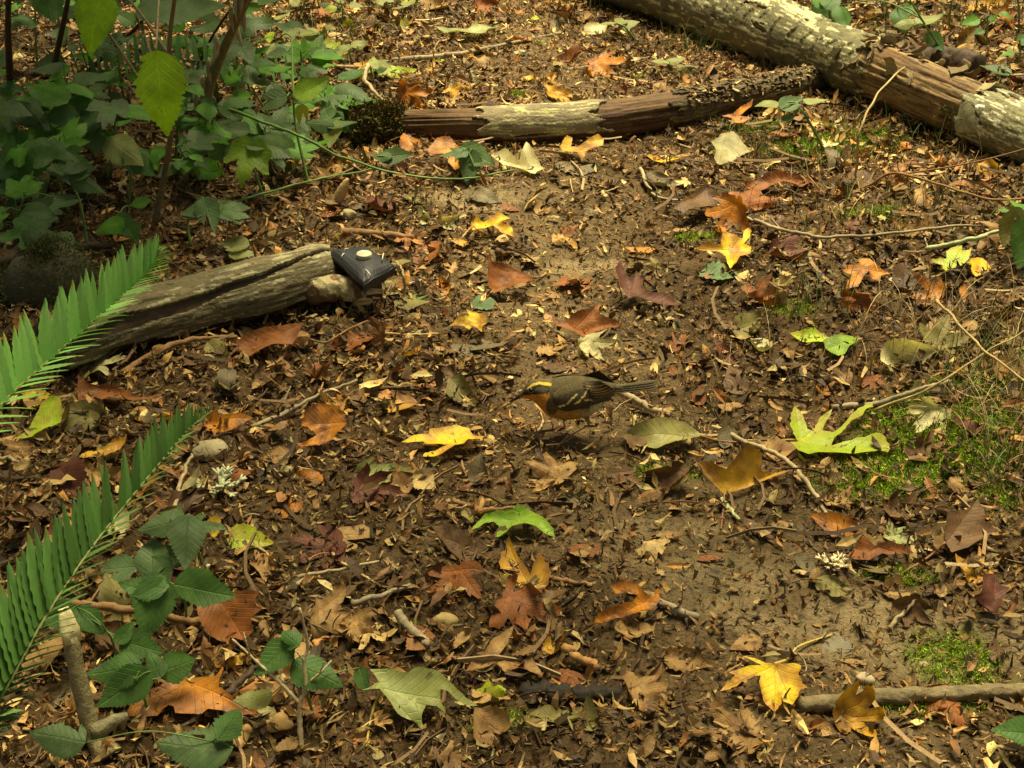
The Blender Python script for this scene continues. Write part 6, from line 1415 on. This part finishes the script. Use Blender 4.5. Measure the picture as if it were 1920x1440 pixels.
 (1255, 302, 90, 8, l_, 'yellow', 10, .2, .4, 0, [], 'narrow yellow leaf strip right of the golden curled leaf before the slim log'),
 (1098, 286, 95, 15, m_, 'gold', 32, 1.1, .4, .9, [], 'golden curled leaf standing in front of the slim log'),
 (988, 312, 115, -8, m_, 'cream', 18, .4, .6, 0, [], 'faded yellow maple leaf lying in front of the slim log'),
 (852, 294, 105, -70, m_, 'orange', 36, .4, .4, 0, [], 'orange-yellow leaf under the drooping sprig before the slim log'),
 (785, 200, 95, 0, m_, 'orange', 26, .9, .9, .5, [], 'orange-brown curled leaf just behind the left part of the slim log'),
 (1388, 218, 75, 60, m_, 'orange', 40, .5, .4, .4, [], 'tan-orange curled leaf against the right part of the slim log'),
 (1312, 216, 75, 120, m_, 'brown', 42, .6, .6, .3, [], 'brown curled leaf against the right part of the slim log'),
 (1366, 284, 90, -70, m_, 'cream', 46, .35, .25, 0, [], 'pale cream-green maple leaf showing its underside, right of the upper trail'),
 (1460, 352, 150, 5, m_, 'rust', 26, .6, .6, 1.0, [(1525, 350), (1565, 410)], 'long rust-brown folded leaf with a bowed stalk, below the big log'),
 (1430, 388, 120, 20, m_, 'rust', 26, .5, .6, .8, [], 'second rust-brown folded leaf right under the long one below the big log'),
 (1308, 388, 130, 40, m_, 'brown', 34, .6, .5, .8, [], 'large brown folded leaf left of the two rust leaves below the big log'),
 (1362, 428, 110, -120, m_, 'orange', 36, .6, .5, .5, [], 'orange-brown folded leaf directly above the bright golden star leaf'),
 (1375, 472, 115, -70, m_, 'yellow', 34, .5, .4, 0, [], 'bright golden star-shaped maple leaf at the right of the upper trail'),
 (1350, 520, 80, -10, r_, 'greygreen', 8, .15, .3, 0, [], 'grey-green round leaf lying below the bright golden star leaf'),
 (1485, 482, 95, 0, m_, 'red', 22, .5, .5, .6, [], 'reddish brown leaf right of the bright golden star leaf'),
 (1625, 518, 105, 100, m_, 'orange', 34, .3, .3, 0, [], 'clean tan-orange maple leaf below the long bare branch'),
 (1702, 526, 62, -60, o_, 'brown', 30, .3, .4, .3, [], 'plain brown leaf immediately right of the clean tan-orange maple leaf'),
 (1783, 490, 95, 40, m_, 'lime', 30, .4, .3, 0, [(1755, 515), (1725, 520)], 'pale yellow-green maple leaf under the lichen-flecked branch'),
 (1833, 512, 50, -110, r_, 'yellow', 34, .1, .3, 0, [], 'small clear yellow leaf near the right edge under the lichen-flecked branch'),
 (1438, 562, 120, 20, m_, 'rust', 28, .7, .6, .9, [], 'curled rust leaf left of the clean tan-orange maple leaf'),
 (1600, 585, 85, -90, m_, 'rust', 36, .7, .6, .6, [], 'crumpled rust leaf below the clean tan-orange maple leaf'),
 (1575, 653, 85, -90, r_, 'brightgreen', 22, .15, .25, 0, [], 'heart-shaped bright green leaf on the right side of the trail'),
 (1518, 637, 75, 170, o_, 'lime', 26, .4, .4, .5, [], 'yellow-green folded leaf touching the heart-shaped green leaf'),
 (1702, 682, 110, 5, o_, 'cream', 20, .5, .9, .5, [], 'pale crumpled leaf right of the heart-shaped green leaf'),
 (1482, 698, 80, -60, o_, 'grey', 26, .3, .6, .3, [], 'faded grey leaf below the yellow-green folded leaf'),
 (1780, 652, 110, 10, m_, 'olive', 18, .3, .4, .3, [], 'olive-brown flat leaf under the straw stems near the right edge'),
 (1412, 616, 85, 25, o_, 'olive', 28, 1.0, .4, 1.0, [], 'rolled olive-grey leaf right of the middle of the trail'),
 (868, 66, 125, 0, m_, 'palegreen', 6, .2, .35, 0, [], 'pale green maple leaf lying flat on the far trail beyond the grey stick'),
 (1132, 138, 95, -60, m_, 'orange', 26, .4, .5, 0, [], 'tan-orange maple leaf on the far trail, beyond the slim log'),
 (1175, 118, 60, 15, l_, 'cream', 12, .3, .3, 0, [], 'narrow pale leaf touching the tan-orange maple leaf on the far trail'),
 (745, 142, 80, 10, o_, 'lime', 28, .4, .3, .6, [], 'yellow-green folded leaf beyond the forked pale stick'),
 (1120, 64, 55, 10, o_, 'cream', 24, .7, .4, .6, [], 'cream curled leaf at the tip of the long grey stick'),
 (600, 70, 60, -30, o_, 'yellow', 24, .6, .4, .5, [], 'yellow curled leaf among the sunlit far plants'),
 (757, 52, 36, 95, o_, 'lime', 50, .3, .3, .2, [], 'tiny upright yellow-green leaf on the far trail'),
 (995, 152, 40, 40, o_, 'yellow', 24, .6, .4, .6, [], 'small curled yellow leaf near the moss tuft on the far trail'),
 (920, 25, 80, -40, m_, 'rust', 26, .6, .6, .5, [], 'rust leaf with a long stalk near the top edge of the far trail'),
 (830, 18, 90, 10, m_, 'tan', 20, .6, .6, .5, [], 'tan crumpled leaf near the top edge of the far trail'),
 (1850, 16, 130, 0, m_, 'gold', 30, .5, .6, 0, [], 'golden yellow maple leaf at the upper right corner behind the big log'),
 (1890, 45, 80, 40, m_, 'orange', 30, .6, .6, .4, [], 'orange leaf just below the golden one at the upper right corner'),
 (1830, 90, 90, 10, m_, 'tan', 20, .6, .6, .4, [], 'tan leaf behind the middle of the big log'),
 (1190, 1188, 75, 4, o_, 'tan', 16, .5, .5, .5, [], 'pale tan leaf rolled lengthwise under the curled tan-orange maple leaf'),
 (1560, 905, 60, 170, o_, 'brown', 16, .4, .5, .3, [], 'brown leaf lying on the moss below the lime maple leaf'),
 (1735, 852, 90, 70, m_, 'brown', 30, .8, .8, .3, [], 'dark brown crumpled leaf in the moss right of the lime maple leaf'),
 (1895, 715, 90, -60, o_, 'tan', 40, .3, .3, .3, [], 'tan leaf propped up at the right edge below the straw stems'),
 (1825, 585, 50, 110, s_, 'brown', 40, .1, .3, 0, [], 'brown winged seed standing on edge near the right edge'),
 (1805, 560, 46, 85, s_, 'orange', 40, .1, .3, 0, [], 'orange-brown winged seed left of the brown upright one near the right edge'),
 (1310, 750, 50, 70, o_, 'rust', 26, .2, .3, .2, [], 'small rust leaf standing right of the tip of the tail of the bird'),
 (1370, 765, 52, 0, o_, 'tan', 14, .2, .3, 0, [], 'flat pinkish leaf beyond the pale jointed twig'),
 (1455, 765, 40, -60, o_, 'tan', 18, .2, .3, 0, [], 'small oval tan leaf left of the tip of the lime maple leaf'),
 (1260, 700, 40, 100, l_, 'rust', 40, .1, .3, 0, [], 'upright narrow rust leaf behind the tail of the bird'),
 (1465, 855, 90, 0, o_, 'tan', 14, .6, .5, .7, [], 'dull tan leaf under the straight stalk of the lime maple leaf'),
 (580, 905, 60, 160, o_, 'orange', 26, .6, .6, .3, [], 'small orange-brown leaf to the right of the whitish lichen tuft'),
 (760, 1100, 80, 0, m_, 'brown', 20, .6, .7, .3, [], 'brown ragged leaf by the white-flaked grey twig'),
 (680, 1205, 110, -60, m_, 'tan', 24, .7, .9, 0, [], 'ragged pale leaf left of the rounded tan lump at the bottom centre'),
 (1250, 1010, 70, 10, l_, 'tan', 12, .3, .3, .3, [], 'narrow tan leaf on the trail left of the bare soil'),
 (1335, 1053, 60, 5, l_, 'rust', 12, .2, .3, .3, [], 'narrow rust leaf lying on the bare soil'),
 (1800, 920, 60, -40, o_, 'tan', 24, .5, .5, .5, [], 'tan leaf in the moss above the broad stalked brown leaf'),
]

# the most telling leaves, each with its own outline
A1, A2, A3, A4, A5, A6 = (0, 910), (640, 910), (1280, 910), (0, 430), (640, 430), (1280, 430)
TRACED = [
 (A5, [(335,1215),(400,1190),(490,1180),(500,1160),(580,1150),(650,1140),(720,1155),(740,1190),(810,1190),(780,1215),(715,1225),(690,1250),(640,1255),(590,1280),(540,1310),(460,1320),(470,1295),(540,1270),(600,1240),(560,1240),(480,1250),(460,1225),(400,1225)], (640,1205), 'yellow', 8, .25, 'bright yellow maple leaf lying flat in front of the bird', []),
 (A6, [(600,1120),(605,1060),(628,1020),(660,1050),(690,1100),(700,1130),(735,1140),(745,1110),(770,1070),(835,1035),(830,1060),(795,1110),(790,1135),(845,1150),(900,1120),(940,1075),(1020,1020),(1070,990),(1068,1025),(1020,1060),(1000,1095),(940,1110),(890,1165),(850,1185),(835,1225),(870,1220),(960,1205),(1080,1200),(1120,1220),(1175,1298),(1090,1285),(1020,1290),(960,1305),(880,1300),(760,1290),(700,1315),(640,1295),(620,1260),(600,1225),(650,1205)], (660,1192), 'lime', 6, .22, 'big lime green maple leaf with a long straight stalk, beside the moss', [(1420, 826), (1310, 822)]),
 ((0, 0), [(1165*3,823*3),(1190*3,808*3),(1215*3,803*3),(1250*3,800*3),(1285*3,803*3),(1318*3,822*3),(1295*3,832*3),(1260*3,842*3),(1230*3,851*3),(1190*3,850*3),(1200*3,830*3)], (1312*3,822*3), 'paleolive', 24, .4, 'folded olive yellow leaf between the bird and the lime maple leaf', [(1360, 828), (1480, 830)]),
 ((0, 0), [(1305*3,872*3),(1330*3,880*3),(1358*3,893*3),(1375*3,872*3),(1395*3,848*3),(1412*3,856*3),(1426*3,862*3),(1424*3,890*3),(1465*3,893*3),(1486*3,906*3),(1440*3,914*3),(1400*3,922*3),(1358*3,934*3),(1335*3,915*3),(1318*3,900*3)], (1358*3,932*3), 'gold', 52, .5, 'large curled golden orange maple leaf standing on edge below the lime leaf', [(1356, 955), (1352, 992)]),
 (A3, [(335,990),(400,1005),(440,1020),(500,1032),(560,1035),(630,1040),(655,1060),(640,1100),(660,1160),(690,1190),(650,1195),(640,1230),(610,1270),(560,1250),(548,1215),(550,1260),(530,1290),(510,1315),(480,1270),(450,1230),(428,1150),(435,1100),(400,1100),(340,1130),(300,1160),(205,1185),(240,1145),(290,1100),(255,1085),(310,1065),(400,1045),(440,1040),(390,1020)], (520,1036), 'yellow', 26, .22, 'yellow maple leaf with a brown stalk, on the bare soil at lower right', [(1478, 1235), (1498, 1212), (1560, 1190)]),
 (A2, [(120,1205),(180,1170),(215,1140),(165,1075),(230,1068),(300,1070),(350,1090),(440,1070),(520,1085),(570,1110),(610,1150),(650,1190),(700,1235),(770,1280),(690,1270),(640,1240),(600,1200),(560,1190),(560,1240),(590,1320),(540,1280),(480,1270),(455,1330),(460,1410),(400,1350),(340,1330),(300,1290),(260,1230),(220,1180)], (232,1172), 'palegreen', 34, .3, 'large pale green maple leaf with drooping points at the bottom edge', [(700, 1330), (686, 1400)]),
 (A1, [(860,1065),(930,1065),(1010,1085),(1060,1120),(1100,1105),(1180,1110),(1225,1110),(1262,1060),(1270,1075),(1245,1130),(1240,1170),(1310,1220),(1390,1265),(1460,1285),(1450,1315),(1340,1320),(1260,1300),(1180,1295),(1140,1330),(1060,1330),(1000,1325),(990,1285),(960,1275),(930,1300),(900,1340),(800,1350),(680,1358),(730,1320),(760,1260),(725,1220),(800,1200),(900,1165),(930,1140),(890,1130),(870,1095)], (1062,1122), 'orange', 28, .25, 'large burnt-orange maple leaf next to the cut stem', [(372, 1262), (385, 1242)]),
 (A1, [(1115,690),(1200,660),(1250,680),(1330,630),(1420,630),(1480,640),(1440,700),(1490,730),(1420,790),(1440,850),(1380,900),(1300,880),(1290,930),(1240,900),(1180,870),(1140,800)], (1240,665), 'rust', 50, .35, 'tall rust-brown maple leaf leaning upright above the orange one', []),
 (A2, [(730,310),(760,250),(810,190),(880,165),(970,160),(990,140),(1060,165),(1110,195),(1150,240),(1190,290),(1202,332),(1150,320),(1080,280),(1010,265),(960,270),(930,310),(870,330),(890,260),(860,220),(800,250),(770,290)], (960,215), 'brightgreen', 18, .45, 'arched bright green lobed leaf in the middle of the lower trail', []),
 (A3, [(1475,185),(1590,165),(1650,110),(1680,165),(1690,230),(1775,270),(1700,310),(1640,350),(1600,380),(1540,400),(1500,415),(1475,340)], (1476,342), 'brown', 34, .25, 'broad brown leaf with a long stalk lying near the right edge', [(1740, 1045), (1690, 1075)]),
 (A2, [(700,1085),(740,1010),(800,975),(850,900),(975,830),(940,910),(890,970),(930,1020),(1010,1045),(1060,990),(1100,1040),(1130,1100),(1060,1090),(1000,1070),(920,1090),(890,1050),(860,1020),(800,1050)], (890,1000), 'tan', 16, .35, 'ragged flat tan maple leaf above the blackened chunk of wood', []),
 (A2, [(1410,822),(1440,760),(1500,720),(1640,690),(1660,660),(1600,640),(1540,650),(1510,600),(1570,575),(1640,590),(1700,640),(1740,650),(1785,600),(1790,670),(1740,730),(1650,760),(1560,770),(1480,790)], (1700,690), 'orange', 34, .6, 'curled tan-orange maple leaf lying over the straight grey stick', []),
 ((1280, 0), [(155,820),(200,790),(215,770),(280,760),(310,790),(340,840),(380,885),(330,900),(270,935),(200,945),(175,905),(185,860)], (245,768), 'cream', 52, .2, 'pale cream-green maple leaf showing its underside, right of the upper trail', []),
 (A4, [(1330,650),(1400,600),(1480,580),(1600,570),(1710,565),(1690,620),(1650,690),(1560,700),(1480,730),(1400,750),(1320,700)], (1705,568), 'rust', 38, .5, 'large rust-red folded leaf under the split log', []),
 ((0, 0), [(652*3,806*3),(648*3,790*3),(638*3,774*3),(600*3,769*3),(574*3,780*3),(566*3,805*3),(585*3,815*3),(596*3,825*3),(580*3,838*3),(548*3,840*3),(570*3,851*3),(600*3,847*3),(626*3,830*3)], (648*3,800*3), 'orange', 44, .5, 'bright orange leaf with an upcurled edge, left of the bright yellow maple leaf', []),
 (A5, [(605,560),(650,530),(720,515),(705,470),(760,490),(795,510),(820,530),(815,560),(795,570),(790,605),(765,580),(740,560),(720,590),(690,560),(650,555)], (770,548), 'yellow', 20, .3, 'small bright yellow star-shaped maple leaf beyond the bird', []),
 (A6, [(70,120),(130,95),(210,110),(215,60),(240,38),(290,60),(330,80),(345,30),(365,15),(382,40),(370,80),(340,110),(380,130),(375,170),(320,180),(290,225),(265,245),(245,205),(240,170),(190,140)], (270,130), 'yellow', 34, .35, 'bright golden star-shaped maple leaf at the right of the upper trail', []),
 (A6, [(895,260),(930,225),(985,220),(1000,190),(1050,185),(1062,215),(1100,240),(1165,265),(1110,285),(1100,320),(1060,305),(1040,260),(1010,290),(985,345),(910,362),(920,320),(950,275)], (1000,245), 'orange', 32, .25, 'clean tan-orange maple leaf below the long bare branch', []),
 (A6, [(1405,190),(1440,180),(1480,190),(1475,150),(1520,125),(1570,110),(1560,150),(1615,140),(1600,200),(1560,235),(1500,245),(1470,275),(1450,255),(1460,220),(1420,210)], (1500,240), 'lime', 28, .3, 'pale yellow-green maple leaf under the lichen-flecked branch', [(1760, 517), (1728, 519)]),
 (A6, [(785,650),(830,630),(880,625),(940,618),(990,630),(975,660),(930,690),(905,730),(870,738),(830,715),(800,690)], (985,632), 'brightgreen', 22, .2, 'heart-shaped bright green leaf on the right side of the trail', []),
 (A5, [(715,1310-1310+0)] and [(830,195),(850,240),(930,230),(1040,250),(1060,290),(1080,340),(1000,360),(900,370),(870,400),(830,380),(825,300)], (1040,252), 'rust', 34, .7, 'folded rust leaf between the block and the purple-brown maple leaf', []),
 (A5, [(1535,260),(1570,200),(1590,265),(1620,290),(1660,240),(1700,300),(1680,360),(1740,375),(1820,380),(1900,455),(1820,460),(1720,420),(1660,400),(1610,410),(1565,350),(1555,300)], (1620,400), 'red', 36, .35, 'purple-brown star-shaped maple leaf with raised points in the middle of the trail', [(1150, 570)]),
 (A5, [(1175,500),(1230,560),(1290,540),(1380,500),(1460,445),(1440,510),(1540,545),(1580,575),(1490,590),(1420,610),(1370,640),(1310,615),(1210,580)], (1310,590), 'rust', 30, .6, 'big curled purplish rust leaf straight behind the bird', []),
 (A5, [(690,10),(730,-15),(760,-45),(800,-20),(880,-50),(950,-40),(900,10),(960,30),(970,75),(900,50),(850,20),(790,30),(730,30)], (800,5), 'yellow', 26, .5, 'bright yellow crinkled leaf alone on the upper trail above the block', []),
 (A3, [(1680,525),(1750,520),(1780,590),(1830,600),(1790,660),(1745,765),(1700,720),(1620,660),(1660,640)], (1740,690), 'red', 48, .4, 'dark red pointed leaf standing upright near the right edge', []),
 (A3, [(910,450),(960,380),(1000,330),(1070,370),(1150,350),(1230,370),(1290,415),(1200,400),(1120,410),(1040,450),(960,465)], (1100,370), 'rust', 22, .5, 'rusty orange maple leaf beside the cream lichen', []),
 (A4, [(455,870),(520,900),(650,905),(740,950),(770,985),(860,975),(930,950),(900,990),(760,1010),(640,1000),(540,1020),(460,1020),(445,960)], (480,900), 'rust', 34, .6, 'rust-brown folded leaf below the curved root at the left', []),
 (A4, [(90,1205),(160,1150),(200,1080),(240,1000),(300,965),(345,970),(365,1050),(350,1120),(280,1150),(190,1200)], (320,968), 'lime', 40, .25, 'pointed yellow-green leaf with holes between the fronds at the left edge', []),
 (A4, [(430,1330),(500,1280),(600,1250),(650,1205),(720,1190),(700,1240),(660,1290),(560,1310)], (690,1195), 'gold', 30, .5, 'orange-yellow curled leaf half under the lower fern frond', []),
 ((1280, 0), [(330,1045),(420,1010),(500,1000),(600,1020),(700,1030),(715,1080),(640,1100),(520,1090),(430,1075)], (705,1032), 'rust', 30, .7, 'long rust-brown folded leaf with a bowed stalk, below the big log', [(1545, 365), (1568, 412)]),
 ((1280, 0), [(0,1160),(80,1080),(130,1030),(200,1100),(215,1130),(150,1200),(60,1220),(0,1255),(-60,1230)], (130,1060), 'brown', 36, .6, 'large brown folded leaf left of the two rust leaves below the big log', []),
 ((1280, 0), [(215,680),(280,670),(330,610),(395,570),(385,620),(320,680),(385,695),(330,720),(265,740),(270,700)], (290,685), 'orange', 34, .5, 'tan-orange curled leaf against the right part of the slim log', []),
 ((640, 0), [(485,870),(540,810),(610,795),(650,830),(690,880),(705,960),(640,975),(600,930),(610,890),(540,890),(500,900)], (640,830), 'orange', 34, .35, 'orange-yellow leaf under the drooping sprig before the slim log', []),
 ((640, 0), [(520,165),(600,180),(700,185),(780,165),(890,160),(830,190),(800,235),(720,230),(620,215)], (750,190), 'palegreen', 6, .3, 'pale green maple leaf lying flat on the far trail beyond the grey stick', []),
 ((640, 0), [(1240,890),(1225,870),(1270,780),(1300,790),(1290,850),(1340,840),(1440,795),(1475,810),(1470,850),(1390,880),(1350,940),(1325,900)], (1320,850), 'gold', 34, .5, 'golden curled leaf standing in front of the slim log', []),
 ((640, 0), [(840,890),(920,880),(1000,930),(1040,875),(1080,910),(1140,965),(1090,1005),(1010,980),(920,940)], (1030,950), 'cream', 14, .4, 'faded yellow maple leaf lying in front of the slim log', []),
]
done = set()
for k, (o_px, poly, org, key, ln, cr, lab, st) in enumerate(TRACED):
    traced_leaf(poly, org, key, ln * .7, cr, lab, st, seed=700 + k, ox=o_px[0], oy=o_px[1], edge_up=.5 * cr); done.add(lab)
for k, h in enumerate(HERO):
    if h[11] in done: continue
    px, py, w, hd, kd, key, ln, cu, cr, fo, st, lab = h
    ground_leaf(px, py, w, hd, kd, key, ln, cu, lab, st, crump=cr, fold=fo, seed=900 + k)
# one leaf hanging on the big log
ground_leaf(1352, 18, 70, -80, m_, 'gold', 50, .5, 'golden leaf caught on top of the big log at the top edge', lift=.12, seed=77)

# ------------------------------------------------------------------ more leaves between them, each described by what lies next to it
MARKS = [((1090, 750), 'the bird'), ((680, 495), 'the black block'), ((400, 580), 'the split log'), ((690, 230), 'the mossy log end'), ((1000, 235), 'the slim log'), ((1700, 170), 'the big log'),
         ((835, 838), 'the bright yellow maple leaf'), ((1560, 830), 'the lime maple leaf'), ((1390, 895), 'the curled golden maple leaf'), ((1435, 1290), 'the yellow maple leaf on bare soil'), ((345, 1318), 'the burnt-orange maple leaf'),
         ((790, 1312), 'the large pale green maple leaf'), ((1075, 1302), 'the blackened wood chunk'), ((965, 985), 'the arched green leaf'), ((1178, 1140), 'the curled tan-orange leaf'), ((1820, 1008), 'the broad stalked brown leaf'),
         ((1855, 1122), 'the dark red upright leaf'), ((1700, 1305), 'the thick branch'), ((250, 870), 'the lower fern frond'), ((130, 640), 'the upper fern frond'), ((415, 912), 'the whitish lichen'), ((570, 770), 'the spurred grey twig'),
         ((600, 812), 'the upcurled orange leaf'), ((1375, 470), 'the golden star leaf'), ((1625, 515), 'the clean tan-orange leaf'), ((1575, 653), 'the heart-shaped green leaf'), ((1205, 550), 'the purple-brown star leaf'), ((888, 607), 'the small yellow star leaf'),
         ((920, 432), 'the yellow crinkled leaf'), ((1366, 284), 'the cream-green leaf'), ((1450, 365), 'the long rust leaf'), ((770, 1175), 'the short thick peg'), ((150, 1280), 'the cut stem'), ((565, 1250), 'the bare forked twig'), ((1562, 1062), 'the cream lichen'), ((870, 65), 'the flat pale green far leaf'), ((1600, 440), 'the long bare branch'), ((508, 650), 'the large rust-red leaf'), ((890, 95), 'the long grey stick'), ((1132, 138), 'the far tan-orange leaf'), ((600, 70), 'the far yellow curled leaf'), ((745, 142), 'the far yellow-green folded leaf'), ((1850, 20), 'the golden corner leaf'), ((970, 178), 'the small moss tuft'), ((700, 150), 'the forked pale stick')]
CN = dict(rust='rust-brown', brown='brown', tan='tan', orange='orange-brown', red='dark reddish', olive='olive', grey='greyish', gold='golden brown', cream='pale yellowish', lime='yellow-green')
rg = random.Random(4242); used = {}; got = 0; tries = 0; placed = [(h[0], h[1], h[2]) for h in HERO]
while got < 200 and tries < 9000:
    tries += 1; far_ = got >= 150; px = rg.uniform(20, 1900); py = rg.uniform(30, 1385)
    if far_: px = rg.uniform(520, 1850); py = rg.uniform(4, 190)
    if px < 560 and py < 520: continue
    p = G(px, py); 
    if not far_ and float(dens_big(p[0], p[1])) < rg.random() * .55: continue
    wm = rg.uniform(.045, .11); w = wm / mpp(p)
    if any(abs(px - a) < (w + c) * .42 and abs(py - b) < (w + c) * .25 for a, b, c in placed) or (abs(px - 1090) < 190 and abs(py - 750) < 90) or (1100 < px < 1920 and abs(py - (130 + (px - 1500) * .36)) < 75 and py < 330) or (690 < px < 1330 and 195 < py < 275) or (60 < px < 760 and abs(py - (660 - px * .23)) < 75): continue
    kd = rg.choice(('maple', 'maple', 'ovate', 'ovate', 'round', 'lance')); key = rg.choice(('brown', 'brown', 'brown', 'rust', 'rust', 'tan', 'tan', 'olive', 'red', 'grey', 'orange', 'gold', 'cream') if not far_ else ('tan', 'orange', 'gold', 'cream', 'lime', 'rust', 'gold'))
    cu = rg.uniform(.2, 1.0); fo = rg.choice((0, 0, .6, 1.0)); mk = sorted(MARKS, key=lambda q: math.hypot(q[0][0] - px, (q[0][1] - py) * 1.6)); lab = None
    size = 'small' if wm < .062 else ('wide' if wm > .092 else ''); form = 'folded' if fo else ('curled' if cu > .55 else 'flat'); shp = dict(maple='maple leaf', ovate='oval leaf', round='round leaf', lance='narrow leaf')[kd]
    for (mx, my), nm in mk[:5]:
        dx, dy = px - mx, (py - my) * 1.6
        rel = ('beyond' if dy < 0 else 'in front of') if abs(dy) > abs(dx) else ('left of' if dx < 0 else 'right of')
        L = ' '.join(x for x in (size, CN[key], form, shp, 'lying', rel, nm) if x)
        if L not in used: lab = L; break
    if lab is None or len(lab.split()) > 16: continue
    used[lab] = 1; placed.append((px, py, w)); got += 1
    ground_leaf(px, py, w, rg.uniform(0, 360), kd, key, rg.uniform(0, 30), cu, lab, crump=rg.uniform(.4, 1.0), fold=fo, seed=2000 + got)
